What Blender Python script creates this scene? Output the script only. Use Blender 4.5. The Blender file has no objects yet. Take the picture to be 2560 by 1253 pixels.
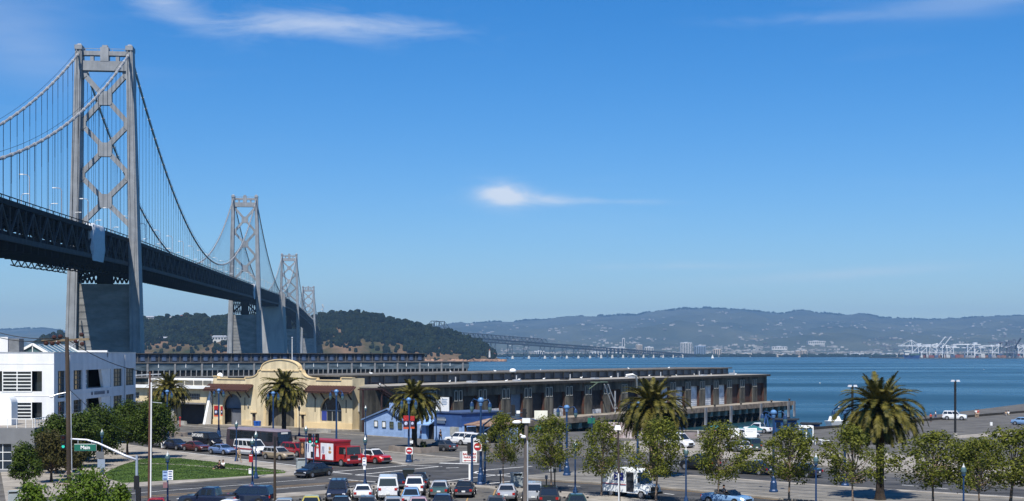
import bpy, bmesh, math, random
from mathutils import Vector, Matrix, noise as mnoise
RND = random.Random(11)
pi = math.pi
# ------------------------------------------------------------------ camera
F, HY, EZ, ZS = 3500.0, 884.0, 17.0, 4.0        # focal length in photo pixels, eye-level row, eye height, street height
sc = bpy.context.scene
COL = sc.collection
cam_d = bpy.data.cameras.new("camera"); cam = bpy.data.objects.new("camera", cam_d); COL.objects.link(cam)
cam.location = (0, 0, EZ); cam.rotation_euler = (pi / 2, 0, 0)
cam_d.sensor_width = 36; cam_d.sensor_fit = 'HORIZONTAL'; cam_d.lens = 36 * F / 2560
cam_d.shift_y = (HY - 626.5) / 2560; cam_d.clip_start = .5; cam_d.clip_end = 60000
sc.camera = cam
# ------------------------------------------------------------------ sky, sun, exposure
SUN_H = Vector((-.14, -.99)).normalized(); SUN_EL = math.radians(57)
sun_vec = Vector((SUN_H.x * math.cos(SUN_EL), SUN_H.y * math.cos(SUN_EL), math.sin(SUN_EL)))
world = bpy.data.worlds.new("World"); sc.world = world; world.use_nodes = True
WN = world.node_tree; WN.nodes.clear(); WL = WN.links
def wnode(t, **k):
    n = WN.nodes.new(t)
    for a, b in k.items(): setattr(n, a, b)
    return n
def wm(op, a, b=None, c=None, clamp=False):
    n = wnode('ShaderNodeMath', operation=op); n.use_clamp = clamp
    for i, v in enumerate((a, b, c)):
        if v is None: continue
        if isinstance(v, (int, float)): n.inputs[i].default_value = v
        else: WL.new(v, n.inputs[i])
    return n.outputs[0]
sky = wnode('ShaderNodeTexSky', sky_type='NISHITA'); sky.sun_disc = False
sky.sun_elevation = SUN_EL; sky.sun_rotation = math.atan2(SUN_H.x, SUN_H.y)
sky.altitude = 0; sky.air_density = 1.0; sky.dust_density = .25; sky.ozone_density = 3.0
hs = wnode('ShaderNodeHueSaturation'); hs.inputs['Saturation'].default_value = 1.30; hs.inputs['Hue'].default_value = .503
tint = wnode('ShaderNodeMix', data_type='RGBA', blend_type='MULTIPLY'); tint.inputs[0].default_value = 1
WL.new(sky.outputs[0], tint.inputs[6]); tint.inputs[7].default_value = (.82, .95, 1.13, 1); WL.new(tint.outputs[2], hs.inputs['Color'])
tc = wnode('ShaderNodeTexCoord'); sx = wnode('ShaderNodeSeparateXYZ'); WL.new(tc.outputs['Generated'], sx.inputs[0])
AZ = wm('ARCTAN2', sx.outputs[0], sx.outputs[1]); EL = wm('ARCSINE', sx.outputs[2])
def wnoise(su, sv, detail, rough, off, dist=0.0):
    cb = wnode('ShaderNodeCombineXYZ'); WL.new(wm('MULTIPLY', AZ, su), cb.inputs[0])
    WL.new(wm('MULTIPLY', EL, sv), cb.inputs[1]); cb.inputs[2].default_value = off
    n = wnode('ShaderNodeTexNoise'); n.inputs['Scale'].default_value = 1; n.inputs['Detail'].default_value = detail
    n.inputs['Roughness'].default_value = rough; n.inputs['Distortion'].default_value = dist
    WL.new(cb.outputs[0], n.inputs['Vector']); return n.outputs[0]
def puff(az, el, wa, we, tilt=0.0):              # soft patch round one direction of the sky
    da = wm('SUBTRACT', AZ, az); de = wm('SUBTRACT', wm('SUBTRACT', EL, el), wm('MULTIPLY', da, tilt))
    q = wm('ADD', wm('POWER', wm('DIVIDE', wm('ABSOLUTE', da), wa), 2), wm('POWER', wm('DIVIDE', wm('ABSOLUTE', de), we), 2))
    return wm('EXPONENT', wm('MULTIPLY', q, -1))
n1 = wnoise(14, 70, 7, .62, 3.1, .5); n2 = wnoise(26, 90, 8, .65, 8.7, .6); n3 = wnoise(5, 34, 5, .55, 1.3, .4)
def cl(patch, nz, lo, hi, amp):
    m = wnode('ShaderNodeMapRange'); m.clamp = True
    WL.new(wm('ADD', nz, wm('MULTIPLY', patch, .42)), m.inputs[0])
    m.inputs[1].default_value = lo; m.inputs[2].default_value = hi
    return wm('MULTIPLY', wm('MULTIPLY', m.outputs[0], patch), amp)
parts_ = [cl(puff(-.125, .2285, .095, .0125, -.02), n1, .60, 1.06, .62),
          cl(puff(-.235, .234, .045, .016, -.30), n1, .58, 1.06, .42),
          cl(puff(-.006, .1125, .020, .0088, -.10), n2, .42, .82, 1.0), cl(puff(.028, .1095, .022, .0048, -.02), n2, .54, 1.0, .42),
          cl(puff(.070, .108, .060, .0032, -.02), n2, .60, 1.05, .22),
          cl(puff(.215, .230, .075, .0055, .0), n2, .58, 1.1, .15),
          cl(puff(.23, .055, .10, .0050, .05), n2, .46, .95, .24), cl(puff(.12, .062, .09, .0035, .0), n2, .55, 1.0, .18),
          cl(puff(-.345, .21, .06, .030, -.2), n3, .42, 1.0, .26),
          cl(puff(.33, .238, .08, .012, .1), n3, .45, 1.0, .18)]
thin = wnode('ShaderNodeMapRange'); thin.clamp = True; WL.new(n3, thin.inputs[0])
thin.inputs[1].default_value = .58; thin.inputs[2].default_value = .85; thin.inputs[4].default_value = .05
tot = thin.outputs[0]
for q in parts_: tot = wm('ADD', tot, q)
tot = wm('MINIMUM', tot, .82)
mx = wnode('ShaderNodeMix', data_type='RGBA'); WL.new(tot, mx.inputs[0]); WL.new(hs.outputs[0], mx.inputs[6])
mx.inputs[7].default_value = (7.6, 8.0, 8.6, 1)
bg = wnode('ShaderNodeBackground'); WL.new(mx.outputs[2], bg.inputs[0]); bg.inputs[1].default_value = .083
WL.new(bg.outputs[0], wnode('ShaderNodeOutputWorld').inputs[0])
sun_d = bpy.data.lights.new("sun", 'SUN'); sun_d.energy = 4.9; sun_d.angle = math.radians(.53); sun_d.color = (1, .955, .88)
sun = bpy.data.objects.new("sun", sun_d); COL.objects.link(sun)
sun.rotation_euler = sun_vec.to_track_quat('Z', 'Y').to_euler(); sun.location = (0, 0, 300)
sc.view_settings.view_transform = 'Standard'; sc.view_settings.look = 'None'
sc.view_settings.exposure = .45; sc.view_settings.gamma = 1; sc.view_settings.use_curve_mapping = False
sc.render.engine = 'CYCLES'; sc.cycles.use_denoising = True; sc.cycles.max_bounces = 6
sc.cycles.volume_bounces = 0; sc.cycles.caustics_reflective = False; sc.cycles.caustics_refractive = False

# ------------------------------------------------------------------ helpers
def G(px, py, z=ZS):                              # where the sight line through a photo point meets the level z
    d = (EZ - z) * F / (py - HY); return Vector(((px - 1280) * d / F, d, z))
def P(px, py, d): return Vector(((px - 1280) * d / F, d, EZ - (py - HY) * d / F))
def ZH(py, d): return EZ - (py - HY) * d / F
def PX(px, d): return (px - 1280) * d / F

MATS = {}
def mat(name, col, rough=.7, var=.12, scale=1.5, bump=0.0, metal=0.0, spec=.4, col2=None, detail=4, emit=0, coat=0, stretch=None, contrast=.25, bscale=None, streak=0, sscale=(1.3, 1.3, .12), srot=0):
    if name in MATS: return MATS[name]
    m = bpy.data.materials.new(name); m.use_nodes = True; nt = m.node_tree; b = nt.nodes['Principled BSDF']
    b.inputs['Roughness'].default_value = rough; b.inputs['Metallic'].default_value = metal
    b.inputs['Specular IOR Level'].default_value = spec; b.inputs['Coat Weight'].default_value = coat
    if emit: b.inputs['Emission Color'].default_value = (*col, 1); b.inputs['Emission Strength'].default_value = emit
    t = nt.nodes.new('ShaderNodeTexCoord'); vec = t.outputs['Object']
    if stretch:
        mp = nt.nodes.new('ShaderNodeMapping'); mp.inputs['Scale'].default_value = stretch; nt.links.new(vec, mp.inputs[0]); vec = mp.outputs[0]
    if var or col2:
        n = nt.nodes.new('ShaderNodeTexNoise'); n.inputs['Scale'].default_value = scale; n.inputs['Detail'].default_value = detail
        n.inputs['Roughness'].default_value = .6; nt.links.new(vec, n.inputs['Vector'])
        r = nt.nodes.new('ShaderNodeValToRGB'); nt.links.new(n.outputs[0], r.inputs[0])
        lo = tuple(c * (1 - var) for c in col); hi = col2 if col2 else tuple(min(1, c * (1 + var)) for c in col)
        r.color_ramp.elements[0].color = (*lo, 1); r.color_ramp.elements[1].color = (*hi, 1)
        r.color_ramp.elements[0].position = .5 - contrast / 2; r.color_ramp.elements[1].position = .5 + contrast / 2
        nt.links.new(r.outputs[0], b.inputs['Base Color'])
    else: b.inputs['Base Color'].default_value = (*col, 1)
    if streak:                                     # run-down stains or wheel-worn bands with their own shape
        src = b.inputs['Base Color'].links[0].from_socket if b.inputs['Base Color'].is_linked else None
        mp2 = nt.nodes.new('ShaderNodeMapping'); mp2.inputs['Scale'].default_value = sscale; mp2.inputs['Rotation'].default_value = (0, 0, srot); nt.links.new(t.outputs['Object'], mp2.inputs[0])
        n3_ = nt.nodes.new('ShaderNodeTexNoise'); n3_.inputs['Scale'].default_value = 1; n3_.inputs['Detail'].default_value = 7; n3_.inputs['Roughness'].default_value = .65; nt.links.new(mp2.outputs[0], n3_.inputs['Vector'])
        mr = nt.nodes.new('ShaderNodeMapRange'); nt.links.new(n3_.outputs[0], mr.inputs[0]); mr.inputs[1].default_value = .38; mr.inputs[2].default_value = .62; mr.inputs[3].default_value = 1 - streak; mr.inputs[4].default_value = 1 + streak * .25
        mm = nt.nodes.new('ShaderNodeMix'); mm.data_type = 'RGBA'; mm.blend_type = 'MULTIPLY'; mm.inputs[0].default_value = 1
        if src: nt.links.new(src, mm.inputs[6])
        else: mm.inputs[6].default_value = (*col, 1)
        nt.links.new(mr.outputs[0], mm.inputs[7]); nt.links.new(mm.outputs[2], b.inputs['Base Color'])
    if bump:
        n2_ = nt.nodes.new('ShaderNodeTexNoise'); n2_.inputs['Scale'].default_value = bscale or scale * 4; n2_.inputs['Detail'].default_value = 3
        nt.links.new(vec, n2_.inputs['Vector']); bm_ = nt.nodes.new('ShaderNodeBump'); bm_.inputs['Strength'].default_value = bump
        bm_.inputs['Distance'].default_value = .1; nt.links.new(n2_.outputs[0], bm_.inputs['Height']); nt.links.new(bm_.outputs[0], b.inputs['Normal'])
    MATS[name] = m; return m

class MB:
    def __init__(s): s.v = []; s.f = []; s.M = None
    def add(s, vs, fs):
        o = len(s.v)
        if s.M is not None: vs = [s.M @ Vector(p) for p in vs]
        s.v += [tuple(p) for p in vs]; s.f += [tuple(i + o for i in f) for f in fs]; return s
    def box(s, x0, x1, y0, y1, z0, z1):
        return s.add([(x0, y0, z0), (x1, y0, z0), (x1, y1, z0), (x0, y1, z0), (x0, y0, z1), (x1, y0, z1), (x1, y1, z1), (x0, y1, z1)],
                     [(0, 3, 2, 1), (4, 5, 6, 7), (0, 1, 5, 4), (1, 2, 6, 5), (2, 3, 7, 6), (3, 0, 4, 7)])
    def frus(s, b, t, z0, z1):                    # b, t = (x0,x1,y0,y1)
        vs = [(b[0], b[2], z0), (b[1], b[2], z0), (b[1], b[3], z0), (b[0], b[3], z0), (t[0], t[2], z1), (t[1], t[2], z1), (t[1], t[3], z1), (t[0], t[3], z1)]
        return s.add(vs, [(0, 3, 2, 1), (4, 5, 6, 7), (0, 1, 5, 4), (1, 2, 6, 5), (2, 3, 7, 6), (3, 0, 4, 7)])
    def bar(s, p, q, w, h=None, up=(0, 0, 1)):
        p = Vector(p); q = Vector(q); h = h or w; d = (q - p).normalized(); up = Vector(up)
        if abs(d.dot(up)) > .98: up = Vector((0, 1, 0))
        a = d.cross(up).normalized() * (w / 2); c = a.cross(d).normalized() * (h / 2)
        vs = [p - a - c, p + a - c, p + a + c, p - a + c, q - a - c, q + a - c, q + a + c, q - a + c]
        return s.add(vs, [(0, 1, 2, 3), (7, 6, 5, 4), (0, 4, 5, 1), (1, 5, 6, 2), (2, 6, 7, 3), (3, 7, 4, 0)])
    def path(s, pts, r, n=6, r1=None, cap=True):
        pts = [Vector(p) for p in pts]; r1 = r if r1 is None else r1; rings = []; k = len(pts)
        for i, p in enumerate(pts):
            d = (pts[min(i + 1, k - 1)] - pts[max(i - 1, 0)]).normalized()
            up = Vector((0, 0, 1)) if abs(d.z) < .95 else Vector((0, 1, 0))
            a = d.cross(up).normalized(); c = a.cross(d); rr = r + (r1 - r) * i / max(1, k - 1)
            rings.append([p + (a * math.cos(2 * pi * j / n) + c * math.sin(2 * pi * j / n)) * rr for j in range(n)])
        vs = [v for rg in rings for v in rg]; fs = []
        for i in range(k - 1):
            for j in range(n): a_ = i * n + j; b_ = i * n + (j + 1) % n; fs.append((a_, a_ + n, b_ + n, b_))
        if cap: fs += [tuple(range(n)), tuple(range((k - 1) * n, k * n))[::-1]]
        return s.add(vs, fs)
    def tube(s, p, q, r, n=8, r1=None): return s.path([p, q], r, n, r1)
    def lathe(s, prof, n=10, c=(0, 0, 0)):
        vs = []; fs = []
        for r, z in prof:
            for j in range(n): vs.append((c[0] + r * math.cos(2 * pi * j / n), c[1] + r * math.sin(2 * pi * j / n), c[2] + z))
        for i in range(len(prof) - 1):
            for j in range(n): a_ = i * n + j; b_ = i * n + (j + 1) % n; fs.append((a_, b_, b_ + n, a_ + n))
        fs += [tuple(range(n))[::-1], tuple(range((len(prof) - 1) * n, len(prof) * n))]
        return s.add(vs, fs)
    def prism(s, poly, z0, z1):
        n = len(poly); a = sum(poly[i][0] * poly[(i + 1) % n][1] - poly[(i + 1) % n][0] * poly[i][1] for i in range(n))
        if a < 0: poly = poly[::-1]
        vs = [(p[0], p[1], z0) for p in poly] + [(p[0], p[1], z1) for p in poly]
        return s.add(vs, [tuple(range(n))[::-1], tuple(range(n, 2 * n))] + [(i, (i + 1) % n, n + (i + 1) % n, n + i) for i in range(n)])
    def slab(s, poly, y0, y1):                    # polygon in x-z, thickness along y
        n = len(poly); a = sum(poly[i][0] * poly[(i + 1) % n][1] - poly[(i + 1) % n][0] * poly[i][1] for i in range(n))
        if a < 0: poly = poly[::-1]
        vs = [(p[0], y0, p[1]) for p in poly] + [(p[0], y1, p[1]) for p in poly]
        return s.add(vs, [tuple(range(n)), tuple(range(n, 2 * n))[::-1]] + [(i, n + i, n + (i + 1) % n, (i + 1) % n) for i in range(n)])
    def ball(s, c, r, sx_=1, sy_=1, sz_=1, n=8, m=5, jit=0, rnd=None):
        vs = [(c[0], c[1], c[2] - r * sz_)]; fs = []
        for i in range(1, m):
            t = -pi / 2 + pi * i / m
            for j in range(n):
                k = 1 + (rnd.uniform(-jit, jit) if rnd else 0); a = 2 * pi * j / n
                vs.append((c[0] + r * sx_ * math.cos(t) * math.cos(a) * k, c[1] + r * sy_ * math.cos(t) * math.sin(a) * k, c[2] + r * sz_ * math.sin(t) * k))
        vs.append((c[0], c[1], c[2] + r * sz_)); L = len(vs) - 1
        for j in range(n): fs.append((0, 1 + (j + 1) % n, 1 + j)); fs.append((L, L - n + j, L - n + (j + 1) % n))
        for i in range(m - 2):
            for j in range(n): a_ = 1 + i * n + j; b_ = 1 + i * n + (j + 1) % n; fs.append((a_, b_, b_ + n, a_ + n))
        return s.add(vs, fs)
    def mesh(s, name, m, smooth=False):
        me = bpy.data.meshes.new(name); me.from_pydata(s.v, [], s.f); me.update()
        if m: me.materials.append(m)
        if smooth: me.polygons.foreach_set('use_smooth', [True] * len(me.polygons)); me.update()
        return me

def part(name, mb, m, parent=None, loc=None, rz=0, smooth=False, label=None, kind=None):
    me = mb if isinstance(mb, bpy.types.Mesh) else mb.mesh(name, m, smooth)
    o = bpy.data.objects.new(name, me); COL.objects.link(o)
    if parent: o.parent = parent
    if loc is not None: o.location = loc
    if rz: o.rotation_euler = (0, 0, rz)
    if label: o['label'] = label
    if kind: o['kind'] = kind
    return o
def tag(o, label, cat, group=None):
    o['label'] = label; o['category'] = cat
    if group: o['group'] = group
    return o
def thing(name, label, cat, loc=(0, 0, 0), rz=0, group=None, sc_=1):
    o = bpy.data.objects.new(name, None); COL.objects.link(o); o.location = loc; o.rotation_euler = (0, 0, rz)
    o.empty_display_size = .3; o.scale = (sc_,) * 3
    return tag(o, label, cat, group)
def solid(name, mb, m, label, cat, group=None, loc=None, rz=0, smooth=False):
    return tag(part(name, mb, m, None, loc, rz, smooth), label, cat, group)
def structure(name, mb, m, smooth=False, parent=None):
    o = part(name, mb, m, parent, smooth=smooth)
    if not parent: o['kind'] = 'structure'
    return o
def kids(o): return [c for c in bpy.data.objects if c.parent == o]
CH = {}
def dup(root, loc, rz, label, group=None, sc_=None, src=None):
    def cp(o, par):
        c = o.copy(); COL.objects.link(c); c.parent = par
        for k in o.children: cp(k, c)
        return c
    c = cp(root, None); c.location = loc; c.rotation_euler = (0, 0, rz); c['label'] = label
    if sc_: c.scale = (sc_,) * 3
    if group: c['group'] = group
    elif 'group' in c: del c['group']
    return c
FONT = {}
def text(name, s, size, m, parent, loc, rot, extrude=.01, align='CENTER', bold=0):
    cu = bpy.data.curves.new(name, 'FONT'); cu.body = s; cu.size = size; cu.extrude = extrude; cu.align_x = align; cu.align_y = 'CENTER'
    cu.offset = bold; cu.resolution_u = 2
    ob = bpy.data.objects.new('tmp', cu); COL.objects.link(ob); dg = bpy.context.evaluated_depsgraph_get()
    me = bpy.data.meshes.new_from_object(ob.evaluated_get(dg)); bpy.data.objects.remove(ob); me.materials.clear(); me.materials.append(m)
    o = bpy.data.objects.new(name, me); COL.objects.link(o); o.parent = parent; o.location = loc; o.rotation_euler = rot
    return o
def quadpt(q, u, v): return (q[0] * (1 - u) + q[1] * u) * (1 - v) + (q[3] * (1 - u) + q[2] * u) * v
def panel(mb, q, u0, u1, v0, v1, off=.012, th=.02):   # thin pane proud of a quad (q: bl, br, tr, tl)
    q = [Vector(p) for p in q]; n = (q[1] - q[0]).cross(q[3] - q[0]).normalized()
    a = [quadpt(q, u0, v0), quadpt(q, u1, v0), quadpt(q, u1, v1), quadpt(q, u0, v1)]
    mb.add([p + n * off for p in a] + [p - n * th for p in a], [(0, 1, 2, 3), (7, 6, 5, 4), (0, 4, 5, 1), (1, 5, 6, 2), (2, 6, 7, 3), (3, 7, 4, 0)])
    return mb
U = Vector((.5501, .8351, 0)); V = Vector((.8351, -.5501, 0))     # along and across pier 28
E = Vector((.72, -.694, 0)); C = Vector((.694, .72, 0))           # along the boulevard, along the cross street
EANG = math.atan2(E.y, E.x); CANG = math.atan2(C.y, C.x); VANG = math.atan2(V.y, V.x)

# ------------------------------------------------------------------ materials
concrete = mat('concrete', (.30, .285, .25), .85, .25, .6, .3)
concrete_dark = mat('weathered_concrete', (.085, .08, .066), .9, .45, .45, .4, col2=(.165, .148, .115), stretch=(1, 1, .35), streak=.55, sscale=(.9, .9, .14))
asphalt = mat('asphalt', (.108, .101, .089), .9, .25, .35, .15, detail=8, streak=.30, sscale=(.09, .45, 1), srot=.76)
asphalt_dark = mat('asphalt_road', (.060, .058, .055), .88, .30, .22, .15, detail=8, streak=.38, sscale=(.05, .75, 1), srot=.76)
pave = mat('pavement_concrete', (.29, .262, .22), .9, .18, .5, .1, detail=8, streak=.22, sscale=(.5, .5, 1))
slabm = mat('tram_slab', (.185, .172, .148), .9, .2, .6, .15, detail=8, streak=.3, sscale=(.06, .9, 1), srot=.76)
white_line = mat('line_paint', (.66, .65, .60), .7, .25, 3, col2=(.75, .74, .7))
yellow_line = mat('yellow_line_paint', (.50, .29, .06), .7, .3, 2.5, col2=(.38, .25, .12))
steel = mat('bridge_steel', (.245, .258, .272), .6, .12, .25, .05, streak=.16, sscale=(.8, .8, .05))
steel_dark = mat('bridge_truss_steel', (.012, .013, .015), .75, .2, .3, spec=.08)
lamp_blue = mat('lamp_blue_paint', (.014, .045, .12), .4, .1, 3, metal=.1)
glass = mat('dark_glass', (.012, .018, .025), .08, 0, spec=.7)
glass_far = mat('window_glass', (.02, .03, .045), .15, .3, .8, spec=.6)
black = mat('black_metal', (.012, .012, .013), .5, 0)
white_p = mat('white_paint', (.80, .80, .77), .55, .05, .8)
wood = mat('weathered_wood', (.055, .038, .026), .85, .35, 2.2, .3, stretch=(1, 1, .12))
galv = mat('galvanised_metal', (.55, .56, .57), .45, .1, 2, metal=.5)
rubber = mat('rubber', (.012, .012, .012), .8, 0)
# ================================================================== water, land, far shores
def water_mat():
    m = bpy.data.materials.new('bay_water'); m.use_nodes = True; nt = m.node_tree; b = nt.nodes['Principled BSDF']
    b.inputs['Roughness'].default_value = .22; b.inputs['IOR'].default_value = 1.33
    t = nt.nodes.new('ShaderNodeTexCoord'); mp = nt.nodes.new('ShaderNodeMapping'); mp.inputs['Rotation'].default_value = (0, 0, .25)
    mp.inputs['Scale'].default_value = (.35, 1, 1); nt.links.new(t.outputs['Object'], mp.inputs[0])
    def nz(s, d):
        n = nt.nodes.new('ShaderNodeTexNoise'); n.inputs['Scale'].default_value = s; n.inputs['Detail'].default_value = d; nt.links.new(mp.outputs[0], n.inputs['Vector']); return n
    a = nz(.55, 3); c = nz(.05, 4); e = nz(.006, 5)
    b1 = nt.nodes.new('ShaderNodeBump'); b1.inputs['Strength'].default_value = .55; b1.inputs['Distance'].default_value = .5; nt.links.new(a.outputs[0], b1.inputs['Height'])
    b2 = nt.nodes.new('ShaderNodeBump'); b2.inputs['Strength'].default_value = .6; b2.inputs['Distance'].default_value = 3.5; nt.links.new(c.outputs[0], b2.inputs['Height'])
    nt.links.new(b1.outputs[0], b2.inputs['Normal']); nt.links.new(b2.outputs[0], b.inputs['Normal'])
    r = nt.nodes.new('ShaderNodeValToRGB'); nt.links.new(e.outputs[0], r.inputs[0])
    r.color_ramp.elements[0].position = .42; r.color_ramp.elements[0].color = (.008, .034, .046, 1)
    r.color_ramp.elements[1].position = .60; r.color_ramp.elements[1].color = (.018, .060, .082, 1)
    nt.links.new(r.outputs[0], b.inputs['Base Color'])
    r2 = nt.nodes.new('ShaderNodeMapRange'); nt.links.new(e.outputs[0], r2.inputs[0]); r2.inputs[1].default_value = .35; r2.inputs[2].default_value = .65
    r2.inputs[3].default_value = .38; r2.inputs[4].default_value = .18; nt.links.new(r2.outputs[0], b.inputs['Roughness'])
    return m
structure('water', MB().add([(-12500, -300, 0), (12500, -300, 0), (12500, 19600, 0), (-12500, 19600, 0)], [(0, 1, 2, 3)]), water_mat())

def interp(tab, x):
    if x <= tab[0][0]: return tab[0][1]
    for (a, b), (c, d) in zip(tab, tab[1:]):
        if x <= c: t = (x - a) / (c - a); return b + (d - b) * t
    return tab[-1][1]
def fbm(x, y, z=0, o=4):
    return mnoise.fractal(Vector((x, y, z)), 1.0, 2.0, o)
# --- far hills: ridge line above the east shore
hill_m = mat('hillside_scrub', (.020, .034, .026), .95, 0, .0013, col2=(.070, .078, .052), detail=12, contrast=.34)
_n = hill_m.node_tree; _r = [n for n in _n.nodes if n.type == 'VALTORGB'][0]
e_ = _r.color_ramp.elements.new(.68); e_.color = (.070, .078, .052, 1); e_ = _r.color_ramp.elements.new(.72); e_.color = (.34, .25, .17, 1)
RIDGE = [(-900, 800), (-500, 812), (-200, 822), (0, 826), (60, 823), (110, 820), (170, 828), (400, 826), (700, 820), (1060, 815), (1140, 809), (1200, 806), (1300, 803), (1360, 800), (1410, 793), (1450, 791), (1500, 790), (1560, 787),
         (1600, 786), (1660, 776), (1700, 772), (1760, 770), (1830, 774), (1900, 778), (1940, 784), (1990, 779), (2040, 782), (2100, 786), (2150, 785),
         (2200, 793), (2260, 796), (2320, 798), (2400, 797), (2460, 791), (2560, 789), (2900, 784), (3400, 800)]
D0, D1, D2 = 6650., 16500., 19000.
def hill_z(px, d):
    hr = ZH(interp(RIDGE, px), D1)
    X = (px - 1280) * d / F
    if d > D1: k = 1 - ((d - D1) / (D2 - D1)) ** 1.5; return hr * k - 4
    t = (d - D0) / (D1 - D0)
    base = .045 * min(1, t * 8) + .955 * max(0, (t - .16) / .84) ** 1.35
    rel = fbm(X * .0011, d * .0011, 2, 5) * .20 * math.sin(pi * min(1, t)) ** .7 + fbm(X * .004, d * .003, 5, 4) * .055 * min(1, t * 3)
    z = hr * (base + rel * max(0, min(1, (t - .1) * 3)))
    if t > .97: z = max(z, hr * .96)
    return max(z, 1.6 + 3 * t)
def hills():
    nx, nd = 420, 90; vs = []; fs = []
    for j in range(nd + 1):
        t = j / nd; d = D0 + (D2 - D0) * t
        for i in range(nx + 1):
            px = -900 + 4300 * i / nx; z = hill_z(px, d)
            if j == 0: z = -2
            if abs(d - D1) < 400: z += 7 * fbm(px * .06, d * .01, 1, 3)
            vs.append(((px - 1280) * d / F, d, z))
    for j in range(nd):
        for i in range(nx): a = j * (nx + 1) + i; fs.append((a, a + 1, a + nx + 2, a + nx + 1))
    mb = MB(); mb.add(vs, fs); structure('hills', mb, hill_m, True)
hills()
# town on the slopes, too far to pick apart
mb = MB(); rr = random.Random(3)
for k in range(6800):
    px = rr.uniform(1130, 2750) if rr.random() < .93 else rr.uniform(-300, 300)
    t = abs(rr.gauss(0, .20)) if rr.random() < .72 else rr.uniform(0, .85)
    if t > .9: continue
    d = D0 + 40 + (D1 - D0) * t
    if fbm(px * .012, t * 9, 4, 2) < -.02 and t > .10: continue
    z = hill_z(px, d); X = (px - 1280) * d / F; w = rr.uniform(3, 11) * (1 + t) * (1 if t > .1 else 1.4); h = rr.uniform(3, 7) * (1 + t)
    mb.frus((X - w, X + w, d - 7, d + 7), (X - w, X + w, d - 7, d + 7), z - 3, z + h)
o = part('hillside_town', mb, mat('town_walls', (.16, .15, .14), .8, .5, .004, col2=(.42, .41, .38)), kind='stuff')
tag(o, 'countless tiny pale houses scattered over the far hillside', 'town')
# low trees along the far shore and ridge
mb = MB()
for k in range(5200):
    px = rr.uniform(1120, 2700) if k % 5 else rr.uniform(-60, 240)
    if k % 2 == 0: d = D0 + rr.uniform(10, 260)
    elif 1: d = D1 + rr.uniform(-220, 80)
    if k % 2 == 1 and fbm(px * .02, 3, 4, 2) < -.25: continue
    z = hill_z(px, d); X = (px - 1280) * d / F; r = rr.uniform(5, 12)
    mb.ball((X, d, z + r * .4), r, 1.4, 1, .9, 6, 4, .25, rr)
o = part('far_woodland', mb, mat('far_foliage', (.014, .024, .016), .95, .3, .01, spec=.03), kind='stuff')
tag(o, 'dark clumps of trees dotted along the far ridge and shore', 'woodland')

def far_block(name, label, cat, x0, x1, y0, y1, d, m, floors=0, cols=0, group=None, wm_=None):
    X0, X1 = PX(x0, d), PX(x1, d); z1, z0 = ZH(y0, d), max(ZH(y1, d), 0)
    t = thing(name, label, cat, ((X0 + X1) / 2, d, z0), group=group); w = (X1 - X0) / 2; h = z1 - z0; dp = max(14, w * .45)
    part('wall', MB().box(-w, w, 0, dp * 2, -4, h), m, t)
    part('roof', MB().box(-w + 1, w - 1, 1, dp * 2 - 1, h, h + 1.2).box(-w * .3, w * .25, dp * .5, dp * 1.3, h + 1, h + 4), galv, t)
    if cols:
        me = MB().box(-w / cols * .55, w / cols * .55, -.35, .1, 3, h - 3).mesh('window', wm_ or glass_far)
        for i in range(cols):
            part('window', me, None, t, (-w + (i + .5) * 2 * w / cols, 0, 0))
    return t
bw = mat('white_block', (.50, .50, .48), .8, .08, .05); bt = mat('tan_block', (.50, .42, .33), .8, .1, .05); bb = mat('blue_block', (.20, .27, .36), .5, .1, .05)
far_block('hotel', 'tall white slab tower with dark window slots at the end of the far bridge', 'building', 1701, 1730, 857, 888, 6750, bw, cols=7)
far_block('office_tower', 'blue grey glass block beside the white slab tower on the far shore', 'building', 1737, 1764, 865, 889, 6780, bb, cols=6)
far_block('apartment_building', 'beige block on the far shore behind the white sail', 'building', 1784, 1803, 873, 890, 6720, bt, cols=4)
far_block('apartment_building', 'twin tan blocks rising from the middle of the far shore', 'building', 1989, 2001, 877, 891, 6710, bt, cols=4)
far_block('apartment_building', 'wider tan block touching the twin tan blocks on the far shore', 'building', 2003, 2018, 876, 891, 6730, bt, cols=4)
far_block('institution', 'long white building standing alone halfway up the far hillside', 'building', 2021, 2062, 853, 860, 8300, bw, cols=8)
far_block('campus_building', 'long low pale building on the lower slope left of the white hillside institution', 'building', 1930, 1968, 867, 873, 7400, bw, cols=6)
far_block('tower_block', 'slim pale tower above the town behind the middle of the far bridge', 'building', 1556, 1562, 846, 868, 7600, bw, cols=1)
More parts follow.
